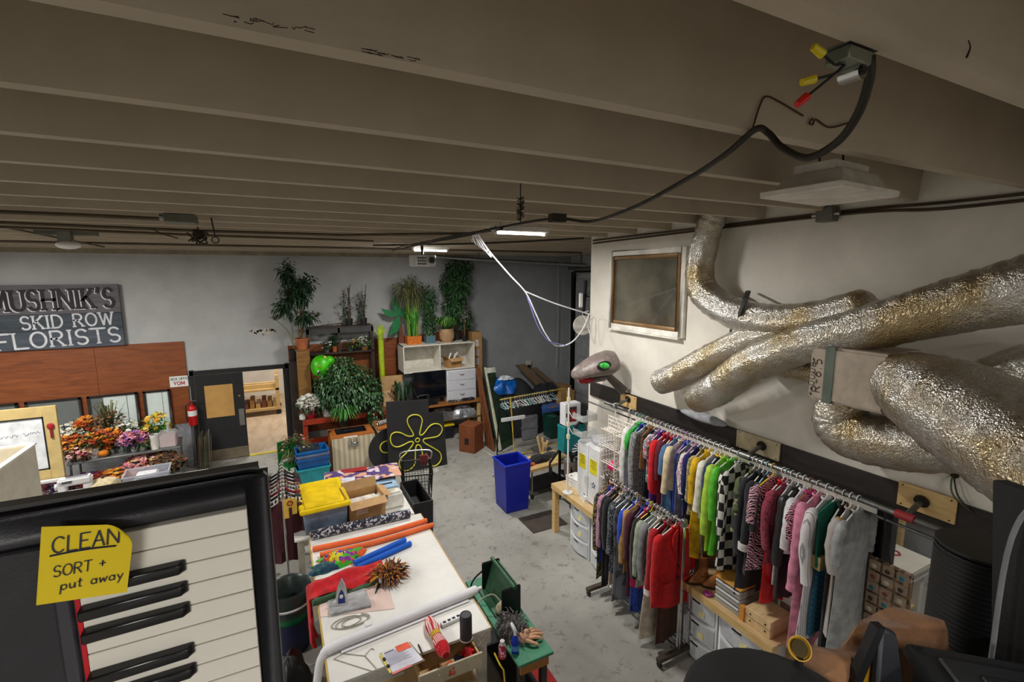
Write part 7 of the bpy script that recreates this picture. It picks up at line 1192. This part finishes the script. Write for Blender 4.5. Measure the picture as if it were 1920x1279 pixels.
# ---- clothes rack at the left
rk2 = thing('striped_clothes_rack', 'short clothes rack of dark striped garments beside the yellow lidded tote', 'rack', (-.08, 6.6, 0)); MB().cyl((0, -.1, 1.46), (0, 1.25, 1.46), .016, n=10).build('rail', CHROME, rk2)
for y in (-.08, 1.23): MB().cyl((0, y, .06), (0, y, 1.46), .016, n=10).build('upright', CHROME, rk2); MB().bb(-.25, .25, y-.02, y+.02, .03, .07).build('foot', BLKM, rk2)
cols = [('dark maroon', (70, 26, 34)), ('black and cream striped', 0), ('charcoal', (44, 42, 44)), ('deep red', (116, 24, 34)), ('grey striped', 1), ('brown plaid', 2), ('plum', (64, 34, 50)), ('ivory collared black', (30, 28, 30)), ('dark olive', (56, 52, 40))]
for i, (nm, c) in enumerate(cols):
    m_ = fabric(c) if isinstance(c, tuple) else [fabric((30, 28, 30), (206, 196, 182), 'stripe', 7), fabric((60, 60, 64), (150, 146, 144), 'stripe', 9), fabric((84, 56, 40), (130, 96, 70), 'plaid', 8)][c]
    y = 6.62+.135*i; garment('shirt', nm+' shirt on the short rack by the tote', 'shirt', (-.08, y, 1.46), m_, .85, .22, .5, group='shirts on the short rack', seed=200+i, tilt=random.uniform(-.1, .1), th=.045); hanger('white hanger holding the '+nm+' shirt', (-.08, y, 1.46), PL[0], 'hangers on the short rack', .2, .018)
tgx = thing('yellow_size_tag', 'yellow hanging size card at the end of the short clothes rack', 'tag', (-.0, 6.5, 1.46)); m_ = MB(); m_.bb(-.08, .08, -.004, .004, -.16, -.04); m_.bb(-.08, -.02, -.004, .004, -.3, -.16); m_.bb(.02, .08, -.004, .004, -.26, -.16); m_.build('card', mat((206, 170, 70), .7), tgx, kind='stuff'); MB().tube([(.02*math.cos(a), 0, .02*math.sin(a)) for a in [2*PI*k/12 for k in range(12)]], .005, 5, closed=True).build('ring', STEEL, tgx); MB().tube([(.03*math.cos(a), -.006, -.1+.03*math.sin(a)) for a in [2*PI*k/14 for k in range(14)]], .008, 6, closed=True).build('red_loop', mat((130, 40, 30), .7), tgx); MB().cyl((0, 0, -.045), (0, 0, -.015), .003, n=5).build('cord', WHT, tgx)
# ---- trash can
tcn = thing('green_trash_can', 'green trash can with a clear liner bag beside the cutting table', 'trash can', (-.08, 5.62, 0)); MB().lathe([(.17, 0), (.2, .35), (.222, .72), (.235, .72), (.235, .74), (.21, .74), (.19, .35), (.16, .02), (0, .02)], n=28).build('can', mat((16, 100, 62), .45, var=.06), tcn); MB().lathe([(.19, .0), (.214, .4)], n=28, cap=False).build('navy_base', mat((24, 32, 66), .5), tcn)
MB().lathe([(.238, .5), (.242, .74), (.232, .77), (.2, .74), (.17, .5), (.1, .35), (0, .33)], n=30, cap=False).build('liner_bag', glassy((50, 56, 56), .75, .3), tcn); MB().lathe([(.243, .58), (.249, .6), (.243, .61)], n=30, cap=False).build('liner_fold', mat((200, 204, 204), .4), tcn)
tag(heap((-.12, 4.9, 0), (.2, .3, .45), .15, seed=111).build('dark_bag', mat((20, 20, 24), .5, var=.2)), 'dark bag on the floor between the trash can and the cutting table', 'bag')
# ================================================================== LEFT: FLOWERS
ftb = thing('flower_table', 'grey metal table with two shelves loaded with artificial flowers', 'table', (-3.62, 11.05, 0), math.radians(5)); GRM = mat((128, 130, 130), .4, .6)
MB().bb(0, 1.72, 0, .7, .86, .9).build('top', GRM, ftb, bev=.006); MB().bb(0, 1.72, 0, .7, .34, .37).build('lower_shelf', GRM, ftb)
for x in (.02, 1.66):
    for y in (.02, .64): MB().cyl((x+.02, y+.02, 0), (x+.02, y+.02, .86), .02, n=10).build('leg', GRM, ftb)
ORG = islands([(214, 120, 36), (190, 84, 30), (226, 160, 60), (160, 70, 40)], .7, 'orange_petals'); PUR = islands([(120, 60, 150), (180, 110, 180), (226, 160, 170), (206, 120, 120), (90, 50, 130)], .7, 'purple_petals'); PNK = islands([(226, 150, 160), (236, 200, 190), (214, 110, 120), (240, 210, 140)], .7, 'pink_petals'); BRN_ = islands([(96, 60, 40), (130, 90, 60), (70, 50, 40), (150, 110, 80)], .8, 'brown_petals'); YEO = islands([(222, 180, 50), (206, 150, 40), (236, 210, 110)], .7, 'yellow_blooms'); CRM = islands([(226, 220, 200), (206, 200, 176), (236, 232, 220)], .7, 'cream_petals')
def arr(label, px, y, h, r, lm, bm, nb, br, pm, z=.9, pr=.07, ph=.13, nl=230, seed=0, cat='flowers', L=.1, spiky=0):
    t = thing('flower_arrangement', label, cat, (PY(px, 800, y).x, y, z)); rs = random.Random(seed+300); MB().lathe([(pr*.7, 0), (pr, ph), (pr*.92, ph), (pr*.64, .01), (0, .01)], n=18).build('pot', pm, t); MB().lathe([(0, ph*.8), (pr*.84, ph*.8), (pr*.84, ph*.84), (0, ph*.84)], n=12).build('filling', SOIL, t)
    r *= 1.2; h *= 1.2; nb = int(nb*1.25)
    f = MB(); bush(f, (0, 0, ph+h*.5), (r*1.1, r*.8, h*.65), nl, L, .03, rs, .3, .2)
    if spiky: blades(f, (0, 0, ph), 60, h*1.5, r*1.3, .02, rs, .2)
    f.build('foliage', lm, t, kind='stuff'); f = MB()
    for _ in range(nb):
        v = Vector((rs.gauss(0, 1), rs.gauss(-.5, 1), rs.gauss(.3, 1))).normalized(); bloom(f, (v.x*r, v.y*r*.8, ph+h*.5+v.z*h*.6), br*rs.uniform(.7, 1.3), rs)
    f.build('blooms', bm, t, kind='stuff'); return t
CER = mat((206, 204, 198), .4); GLS = glassy((200, 214, 210), .4)
arr('white hydrangea bunch at the back of the flower table', 133, 11.62, .3, .26, DARKG, CRM, 110, .05, CER, seed=1, ph=.2)
arr('tall orange berry spray at the back of the flower table', 163, 11.6, .42, .17, OLIVE, ORG, 90, .045, CER, seed=2, ph=.16)
arr('spiky brown dried grass bunch in a clear vase', 206, 11.62, .42, .24, OLIVE, BRN_, 60, .04, GLS, seed=3, ph=.2, spiky=1, pr=.1)
arr('green and cream bunch beside the clear vase', 232, 11.55, .3, .2, GREEN, CRM, 40, .04, GLS, seed=4, ph=.16)
arr('yellow orchid bunch at the end of the flower table', 295, 11.62, .34, .18, BRIGHTG, YEO, 36, .05, CER, seed=5, ph=.16)
arr('rust coloured leaf bunch on the flower table edge', 128, 11.3, .24, .22, BRN_, ORG, 90, .05, CER, seed=6)
arr('orange flowers in a white ceramic pot on the flower table', 168, 11.22, .2, .16, GREEN, ORG, 50, .04, mat((216, 216, 216), .3), seed=7, pr=.12, ph=.2)
arr('orange rose bunch in the middle of the flower table', 202, 11.35, .26, .19, DARKG, ORG, 100, .05, CER, seed=8)
arr('purple and pink rose bunch on the front of the flower table', 247, 11.28, .2, .2, DARKG, PUR, 120, .05, CER, seed=9)
arr('pink peony bunch beside the purple roses', 262, 11.3, .14, .14, GREEN, PNK, 80, .045, CER, seed=10, ph=.1)
arr('green leaf bunch with few blooms beside the white vase', 276, 11.4, .22, .15, GREEN, YEO, 12, .04, mat((20, 70, 60), .5), seed=11, nl=200)
arr('brown autumn flower bunch lying at the table corner', 142, 11.2, .16, .2, BRN_, PNK, 50, .045, CER, seed=12, ph=.08)
pk_ = thing('pumpkin', 'small orange pumpkin on the front of the flower table', 'pumpkin', (PY(195, 850, 11.22).x, 11.2, .905))
pm_ = MB(); vs = []
for i in range(9):
    th = PI*i/8
    for k in range(24): a = 2*PI*k/24; q = .085*(1+.09*math.cos(8*a)*math.sin(th)); vs.append((q*math.sin(th)*math.cos(a), q*math.sin(th)*math.sin(a), .07+.07*math.cos(th)))
pm_.add(vs, [(i*24+k, (i+1)*24+k, (i+1)*24+(k+1) % 24, i*24+(k+1) % 24) for i in range(8) for k in range(24)]).build('shell', mat((214, 124, 30), .6), pk_, smooth=70); MB().tube([(0, 0, .13), (.01, 0, .17)], [.014, .01], 7).build('stem', STEM, pk_)
t = thing('white_vase', 'tall plain white vase at the end of the flower table', 'vase', (PY(290, 830, 11.25).x, 11.25, .9)); MB().lathe([(.065, 0), (.07, .05), (.08, .3), (.074, .3), (.064, .03), (0, .03)], n=22).build('vase', mat((220, 216, 208), .4), t); MB().lathe([(.0, .22), (.07, .22), (.07, .23), (0, .23)], n=14).build('filling', mat((180, 170, 160), .8), t)
t = thing('clear_plastic_box', 'clear plastic box with pink lining at the end of the flower table', 'box', (PY(316, 830, 11.3).x, 11.33, .9)); MB().bb(-.15, .15, -.12, .12, 0, .32).build('box', glassy((210, 206, 206), .4, .1), t, bev=.02, seg=2); MB().bb(-.13, .13, -.1, .1, .01, .24).build('pink_lining', mat((196, 164, 164), .7), t, bev=.01); MB().tube([(.0, 0, .3), (.02, 0, .48)], .025, 10).build('bottle_neck', GLS, t)
for k, (px, lbl, bm, lm) in enumerate(((110, 'purple flower heap on the floor under the flower table', PUR, DARKG), (215, 'orange flower heap on the floor in front of the flower table', ORG, OLIVE), (270, 'mixed flower heap on the lower shelf of the flower table', PNK, DARKG), (165, 'red and violet flower heap beside the sewing table', islands([(150, 40, 40), (110, 50, 130), (190, 80, 60)], .7, 'red_violet'), GREEN), (310, 'dry leaf heap on the lower shelf end', BRN_, OLIVE))):
    y = 10.75 if k in (1, 3, 0) else 11.3; z = 0 if k in (0, 1, 3) else .37; t = thing('flower_heap', lbl, 'flowers', (PY(px, 880, y).x, y, z)); rs = random.Random(400+k); hh = .75 if z == 0 else .4
    f = MB(); bush(f, (0, 0, hh*.5), (.34, .24, hh*.5), 330, .1, .035, rs, .3, .5); f.build('foliage', lm, t, kind='stuff'); f = MB()
    for _ in range(150): v = Vector((rs.gauss(0, 1), rs.gauss(-.6, 1), rs.gauss(.5, 1))).normalized(); bloom(f, (v.x*.35, v.y*.25, max(.04, hh*.5+v.z*hh*.5)), .05*rs.uniform(.7, 1.3), rs)
    f.build('blooms', bm, t, kind='stuff'); MB().lathe([(.12, 0), (.16, .2), (.15, .2), (.11, .01), (0, .01)], n=16).build('tub', BLK, t)
rk3 = thing('leaning_rods', 'bundle of thin branches and rods standing beside the door frame', 'rods', (-1.68, 12.2, 0))
for k in range(9): x = -.1+.03*k; MB().tube([(x, 0, 0), (x+.02, .12+.01*k, .7+.05*(k % 4))], .012, 6).build('rod', [STEM, GRM, OLIVE][k % 3] if k % 3 != 2 else mat((90, 96, 70), .7), rk3)
# ---- white board
wbx = thing('whiteboard', 'whiteboard in a wide yellow wooden frame standing before the flower table', 'whiteboard', (-3.37, 10.2, .0)); X1, Z0, Z1 = 0, PY(122, 893, 10.2).z, PY(102, 760, 10.2).z; YW_ = mat((188, 164, 108), .6, var=.06); fw = .17
MB().bb(-fw, 0, -.03, .03, Z0, Z1).build('frame_side', YW_, wbx, bev=.004); MB().bb(-1.5, -fw, -.03, .03, Z1-fw, Z1).build('frame_top', YW_, wbx, bev=.004); MB().bb(-1.5, -fw, -.03, .03, Z0, Z0+fw).build('frame_bottom', YW_, wbx, bev=.004); MB().bb(-1.5, -1.5+fw, -.03, .03, Z0+fw, Z1-fw).build('frame_side', YW_, wbx)
MB().bb(-1.33, -fw, -.02, .0, Z0+fw, Z1-fw).build('board', mat((214, 216, 218), .25), wbx); bo = MB()
for a in ((-fw-.02, -fw, Z0+fw, Z1-fw), (-1.33, -fw, Z0+fw, Z0+fw+.02), (-1.33, -fw, Z1-fw-.02, Z1-fw)): bo.bb(a[0], a[1], -.032, -.02, a[2], a[3])
bo.build('black_border', BLK, wbx, kind='stuff'); MB().bb(-.75, .0, -.1, -.03, Z0-.05, Z0+.0).build('marker_tray', mat((206, 206, 204), .3), wbx, bev=.008)
tm = MB(); rs = random.Random(17)
for k in range(15):
    if k in (4, 10): continue
    x = -1.05+.055*k; z_ = Z1-.47+.003*k; tm.tube([(x+.012*j*1.3, -.0215, z_+rs.uniform(-.03, .03)) for j in range(4)], .004, 4)
tm.build('marker_scribble', mat((140, 142, 146), .7), wbx, kind='stuff')
for x in (-1.35, -.1): MB().bb(x-.03, x+.03, 0, .05, 0, Z0).build('leg', YW_, wbx); MB().bb(x-.03, x+.03, -.25, .3, 0, .04).build('foot', YW_, wbx)
t = thing('red_key_tag', 'small red tag hanging on the yellow whiteboard frame', 'tag', (-3.37-.09, 10.16, Z1-.42)); MB().ball((0, 0, .08), (.05, .015, .06), 10, 7).build('tag', mat((150, 26, 30), .5), t); MB().bb(-.015, .015, -.01, .01, -.12, .05).build('ribbon', mat((120, 24, 26), .6), t)
# ---- cream box
crx = thing('cream_box', 'tall open cream canvas covered box in front of the whiteboard', 'box', (-3.75, 7.9, 0)); CRC = mat((206, 198, 180), .7, var=.04)
for a in ((-.62, .62, .63, .66), (-.62, .62, -.66, -.63)): MB().bb(a[0], a[1], a[2], a[3], 0, 2.0).build('side_panel', CRC, crx, bev=.004)
for x in (-.65, .62): MB().bb(x, x+.03, -.66, .66, 0, 2.0).build('side_panel', CRC, crx, bev=.004)
for a in ((-.66, .66, .61, .68), (-.66, .66, -.68, -.61)): MB().bb(*a, 2.0, 2.03).build('rim', mat((224, 220, 208), .6), crx, bev=.004)
for x in (-.67, .6): MB().bb(x, x+.07, -.61, .61, 2.0, 2.03).build('rim', mat((224, 220, 208), .6), crx, bev=.004)
MB().bb(-.62, .62, -.63, .63, 1.7, 1.72).build('inner_shelf', CRC, crx)
# ---- sewing table
stb = thing('sewing_table', 'long white sewing table in front of the flowers', 'table', (-3.35, 9.3, 0)); MB().bb(0, 2.05, 0, .62, .75, .79).build('top', TT, stb, bev=.004)
for x in (.03, 1.95):
    for y in (.03, .53): MB().bb(x, x+.06, y, y+.06, 0, .75).build('leg', WHT, stb)
MB().bb(.05, 2.0, .56, .58, .62, .75).build('apron', WHT, stb)
def os_(px, py): return PZ(px, py, .79)
smc = thing('sewing_machine', 'white sewing machine on the long white table', 'sewing machine', (os_(148, 925).x, 9.62, .79), math.radians(6)); MB().bb(-.2, .22, -.09, .09, 0, .07).build('bed', WPLAST, smc, bev=.012, seg=2); MB().bb(-.2, -.1, -.08, .08, .07, .3).build('pillar', WPLAST, smc, bev=.02, seg=2); MB().bb(-.2, .22, -.08, .08, .2, .32).build('arm', WPLAST, smc, bev=.025, seg=2); MB().bb(.1, .22, -.075, .075, .1, .2).build('needle_head', WPLAST, smc, bev=.015); MB().cyl((.14, 0, .07), (.14, 0, .1), .006).build('needle', STEEL, smc); MB().cyl((-.21, 0, .2), (-.24, 0, .2), .05, n=18).build('hand_wheel', mat((214, 214, 214), .4), smc); MB().bb(-.14, -.02, -.084, -.08, .25, .29).build('label_plate', mat((90, 90, 96), .5), smc); MB().bb(-.1, .16, -.03, .03, .32, .33).build('carry_handle', mat((120, 120, 124), .4), smc)
pmp = thing('cream_pumpkin', 'cream knitted pumpkin cushion beside the sewing machine', 'cushion', (os_(197, 915).x, 9.7, .79)); pm_ = MB(); vs = []
for i in range(9):
    th = PI*i/8
    for k in range(28): a = 2*PI*k/28; q = 1+.06*math.cos(14*a)*math.sin(th); vs.append((.23*q*math.sin(th)*math.cos(a), .17*q*math.sin(th)*math.sin(a), .1+.1*math.cos(th)))
pm_.add(vs, [(i*28+k, (i+1)*28+k, (i+1)*28+(k+1) % 28, i*28+(k+1) % 28) for i in range(8) for k in range(28)]).build('cushion', fabric((206, 190, 150)), pmp, smooth=70); MB().cyl((0, 0, .18), (.01, 0, .24), .02, n=8).build('stem', STEM, pmp)
t = thing('red_print_cloth', 'red and grey printed cloth scrap in front of the cream cushion', 'cloth', (os_(195, 922).x, 9.45, .79)); heap((0, 0, 0), (.18, .1, .07), .2, seed=121).build('cloth', fabric((130, 60, 60), (160, 150, 150), 'floral', 30), t, smooth=45); heap((.08, .02, 0), (.1, .07, .06), .2, seed=122).build('fold', fabric((190, 186, 184)), t, smooth=45)
cbn2 = thing('clear_tote', 'clear plastic tote of folded white fabric on the sewing table', 'tote', (os_(285, 898).x, 9.62, .79), math.radians(4)); m_ = MB(); openbox(m_, .62, .42, .24, .008, 1.12); m_.build('body', glassy((196, 200, 214), .4, .1), cbn2, smooth=0); r_ = MB()
for s in (-1, 1): r_.bb(-.32, .32, s*.21-.01, s*.21+.01, .23, .25); r_.bb(s*.31-.01, s*.31+.01, -.2, .2, .23, .25)
r_.build('rim', glassy((206, 210, 220), .6, .1), cbn2)
for k in range(3): MB().bb(-.22+.03*k, .22-.04*k, -.14, .14, .02+.065*k, .075+.065*k).build('folded_fabric', fabric((222, 222, 226)), cbn2, bev=.02, seg=2)
MB().bb(.02, .14, -.215, -.205, .06, .14).build('violet_label', mat((130, 130, 176), .7), cbn2)
tag(MB().bb(os_(345, 900).x-.22, os_(345, 900).x+.3, 9.36, 9.46, .79, .81).build('white_ruler_board', WPLAST, bev=.006), 'long white board lying on the sewing table end', 'board')
# ================================================================== LOFT: KEYBOARD AND BINS
KX, KY, KZ = PY(500, 884, .62).x, .62, PY(497, 884, .62).z
kb = thing('electric_keyboard', 'black electric piano keyboard standing on end on the loft', 'keyboard', (KX, KY, 2.65)); KL = KZ-2.65; KW = .34; PLK = mat((36, 36, 40), .45, var=.1, vs=20, bump=.08, bs=300); PLK2 = mat((66, 64, 62), .5, var=.06)
MB().bb(-KW, .0, .012, .05, 0, KL).build('case', PLK2, kb, bev=.01, seg=2); k1 = MB(); k1.bb(-.022, 0, 0, .02, .0, KL-.004); k1.bb(-KW, -.022, 0, .02, KL-.04, KL-.004); k1.build('bezel', PLK, kb, bev=.004); MB().bb(-KW, -.186, -.002, .02, .0, KL-.04).build('control_panel', PLK, kb, bev=.003)
MB().bb(-.205, -.19, -.006, .01, 0, KL-.09).build('panel_ridge', mat((50, 50, 56), .4), kb, bev=.003); MB().bb(-.32, -.26, -.004, .004, 0, KL-.1).build('speaker_strip', mat((28, 28, 32), .6, bump=.3, bs=500), kb); MB().bb(-.188, -.184, -.004, .01, .0, KL-.042).build('red_felt', mat((170, 20, 30), .8), kb)
WK = mat((206, 202, 190), .35, var=.02); PTC = .0262; zt = KL-.041; blk = {2, 3, 4, 6, 7, 9, 10, 11, 13, 14, 16, 17, 18, 20, 21}
kw = MB().bb(-.184, -.024, -.0035, .012, -PTC+.0006, -.0006).build('white_key', WK, kb, (0, 0, zt), bev=.0008); 
for k in range(1, 22): o_ = kw.copy(); C.objects.link(o_); o_.parent = kb; o_.location = (0, 0, zt-PTC*k)
bk0 = MB(); bk0.add([(-.184, -.004, -.0075), (-.088, -.004, -.0075), (-.088, -.004, .0075), (-.184, -.004, .0075), (-.184, -.016, -.006), (-.094, -.014, -.006), (-.094, -.014, .006), (-.184, -.016, .006)], [(3, 2, 1, 0), (4, 5, 6, 7), (0, 1, 5, 4), (1, 2, 6, 5), (2, 3, 7, 6), (3, 0, 4, 7)]); first = None
for k in sorted(blk):
    if first is None: first = bk0.build('black_key', mat((24, 24, 26), .25), kb, (0, 0, zt-PTC*k), bev=.0015)
    else: o_ = first.copy(); C.objects.link(o_); o_.parent = kb; o_.location = (0, 0, zt-PTC*k)
# sticky note
c = [PY(68, 1135, KY-.021), PY(238, 1110, KY-.021), PY(78, 988, KY-.021), PY(253, 982, KY-.021)]
sn_ = thing('sticky_note', 'yellow sticky note reading CLEAN stuck on the black keyboard', 'note', (0, 0, 0)); 
def nf(u, v):
    p = c[0].lerp(c[1], u).lerp(c[2].lerp(c[3], u), v); e = max(0, u+v-1.7)/.3; return tuple(p+Vector((-.006*e, -.012*e*e, -.004*e)))
MB().sheet(nf, 16, 16, .0006).build('paper', mat((206, 180, 10), .7, var=.02), sn_, smooth=60)
Mn = frame_of(c[2]+Vector((0, -.0012, 0)), c[1]-c[0], c[2]-c[0]); ink = mat((30, 34, 50), .6); wn_ = (c[1]-c[0]).length; hn = (c[2]-c[0]).length
for s_, h_, x_, y_, it_ in (('CLEAN', .2, .12, -.35, .12), ('SORT +', .14, .14, -.66, .15), ('put away', .13, .22, -.84, .15)):
    tm = MB(); text(tm, s_, h_*hn, Mn@T(x_*wn_, y_*hn, 0)@Matrix.Rotation(.08, 4, 'Z'), .09, .0002, .8 if s_[0] != 'p' else .95, .2, italic=it_); tm.build('handwriting', ink, sn_, smooth=0, kind='stuff')
ul = MB(); ul.tube([Mn@Vector((x*wn_, (-.39+.03*math.sin(x*3))*hn+.04*hn*x, .0004)) for x in [.1+.08*k for k in range(10)]], .0009, 5); ul.build('underline', ink, sn_)
# bins on the right side of the loft
ZD = 2.65; BK2 = mat((40, 42, 45), .5, var=.12, bump=.06)
e = PZ(1470, 1243, 3.12); dr_ = Vector((e.x, e.y, 0)).normalized(); cc_ = e-dr_*.24
rbin = thing('round_black_bin', 'round black plastic bin with a dished lid on the loft', 'bin', (cc_.x, cc_.y, ZD)); MB().lathe([(.19, 0), (.22, .44), (.24, .44), (.245, .47), (.22, .485), (.1, .475), (0, .47)], n=40).build('drum', BK2, rbin); MB().lathe([(.225, .482), (.24, .478), (.24, .49), (.225, .492)], n=40).build('lid_rim', mat((50, 52, 55), .4), rbin)
p1, p2 = PZ(1692, 1192, 3.2), PZ(1920, 1232, 3.2); u_ = (p2-p1); u_.z = 0; az = math.atan2(u_.y, u_.x)
tt = thing('black_tote', 'black lidded storage tote on the loft with ridged lid', 'tote', (p1.x, p1.y, ZD), az); MB().bb(.02, .62, -.4, -.02, 0, .49).build('body', BK2, tt, bev=.015); MB().bb(0, .64, -.42, 0, .49, .535).build('lid', BK2, tt, bev=.012, seg=2); MB().bb(.06, .58, -.36, -.06, .535, .548).build('lid_panel', mat((46, 48, 51), .45), tt, bev=.008); MB().bb(.13, .51, -.3, -.12, .548, .556).build('lid_panel', BK2, tt, bev=.006)
for x in (.03, .6): MB().cyl((x, -.03, .535), (x, -.03, .54), .01, n=10).build('lid_hole', BLK, tt)
a, b = PZ(1505, 1250, 3.1), PZ(1775, 1140, 3.2)
def bc(u, v): return (1.26+.79*u+.02*math.sin(7*u)*v, .73+.16*(v-.5)+.015*math.sin(11*u), ZD+.005+(.44+.05*math.sin(PI*u)-.05*u+.02*math.sin(8*u+2*v)+.012*math.sin(19*u+5*v))*min(1, 2.6*(1-abs(2*v-1)))**.45)
brc = thing('brown_cloth', 'stiff brown cloth draped in folds between the black bins', 'cloth', (0, 0, 0)); MB().sheet(bc, 30, 12, .006).build('drape', fabric((150, 108, 76), key='brown_cloth'), brc, smooth=60)
ap_ = PZ(1646, 1172, 3.27); l1, l2, r1 = PZ(1597, 1285, 3.27), PZ(1615, 1285, 3.2), PZ(1696, 1285, 3.2)
afr = thing('folding_sign', 'black folding stand with a yellow inner panel between the brown cloth and the tote', 'stand', (ap_.x, ap_.y, ZD)); az2 = math.atan2(-(ap_.y), -ap_.x)
Ha = ap_.z-ZD; fr_ = Vector((cR.x, cR.y, 0)).normalized(); tv_ = Vector((-ap_.x, -ap_.y, 0)).normalized()
slab(-fr_*.2+tv_*.02, -fr_*.165+tv_*.02, -fr_*.012+Vector((0, 0, Ha)), fr_*.012+Vector((0, 0, Ha)), .03).build('thin_leg', BLK, afr); slab(fr_*.02+tv_*.08, fr_*.2+tv_*.08, fr_*.0+Vector((0, 0, Ha)), fr_*.05+Vector((0, 0, Ha-.02)), .03).build('broad_leg', mat((44, 46, 50), .5, var=.15), afr, bev=.008); slab(-fr_*.15-tv_*.02, fr_*.03-tv_*.02, -fr_*.01+Vector((0, 0, Ha-.1))-tv_*.02, fr_*.02+Vector((0, 0, Ha-.1))-tv_*.02, .01).build('yellow_panel', mat((206, 150, 20), .6), afr)
hq = PZ(1500, 1216, 3.2); hat = thing('sun_hat', 'yellow cap with a dark opening resting by the brown cloth', 'cap', (hq.x, hq.y, 3.2)); Mh = rotm(math.radians(-128), 0, math.radians(-30))@Matrix.Scale(.48, 4); MB().lathe([(.0, .07), (.05, .055), (.068, .02), (.07, 0), (.064, 0), (.06, .02), (.0, .05)], n=20, M=Mh).build('crown', mat((206, 160, 40), .5), hat); MB().lathe([(0, .0), (.05, .0), (.05, .004), (0, .004)], n=16, M=Mh).build('lining', mat((70, 56, 20), .8), hat); MB().cyl((0, 0, ZD-3.2), (0, 0, -.02), .012, n=8).build('stand', BLK, hat)
q = PZ(1815, 1200, 3.2); tw = thing('air_purifier', 'tall black tower heater with a ribbed front on the loft', 'heater', (2.4, .715, ZD), math.radians(-20)); Ht = .58; MB().lathe([(.135, 0), (.135, Ht-.05), (.13, Ht-.01), (.115, Ht), (0, Ht)], n=36, sx=.9, sy=1).build('shell', mat((20, 21, 23), .5, var=.1), tw)
rg = MB()
for k in range(24): rg.lathe([(.1355, .12+.02*k), (.1375, .126+.02*k), (.1355, .132+.02*k)], n=36, sx=.9, sy=1)
rg.build('ribs', mat((24, 24, 26), .5), tw, kind='stuff'); MB().lathe([(.0, Ht), (.1, Ht), (.1, Ht+.006), (0, Ht+.006)], n=30, sx=.9).build('top_plate', mat((120, 118, 112), .4), tw); MB().lathe([(0, Ht+.006), (.05, Ht+.006), (.05, Ht+.01), (0, Ht+.01)], n=24, M=T(.02, -.04, 0)).build('vent_disc', BLK, tw)
MB().bb(-.02, .07, -.142, -.12, .2, .36).build('silver_plate', mat((110, 110, 110), .4), tw)
chx = thing('office_chair', 'black padded office chair back on the loft beside the tower heater', 'chair', (2.12, .37, ZD), math.radians(101)); LEA = mat((20, 21, 24), .5, var=.15, bump=.1, bs=120); bkc = MB()
bkc.sheet(lambda u, v: (-.26*(.7+.3*v)+.52*(.7+.3*v)*u, .08*math.cos(PI*(u-.5))*1-.1*v, .38+.68*v), 10, 10, .07); bkc.build('backrest', LEA, chx, bev=0); MB().tube(spline([(-.2, .1, .45), (-.2, .03, .9), (-.12, .0, 1.06), (.12, .0, 1.06), (.2, .03, .9), (.2, .1, .45)], 6), .008, 6).build('piping', mat((120, 122, 126), .5), chx); MB().box((0, -.2, .34), (.36, .36, .09)).build('seat', LEA, chx, bev=.03, seg=3); MB().cyl((0, -.18, .06), (0, -.18, .3), .03).build('gas_column', BLKM, chx)
for k in range(5): an = k*2*PI/5; MB().tube([(0, -.18, .07), (.16*math.cos(an), -.18+.16*math.sin(an), .05)], .02, 6).build('leg', BLK, chx); MB().ball((.16*math.cos(an), -.18+.16*math.sin(an), .03), .03, 8, 6).build('caster', BLK, chx)
chx.scale = (.9, .9, .9)
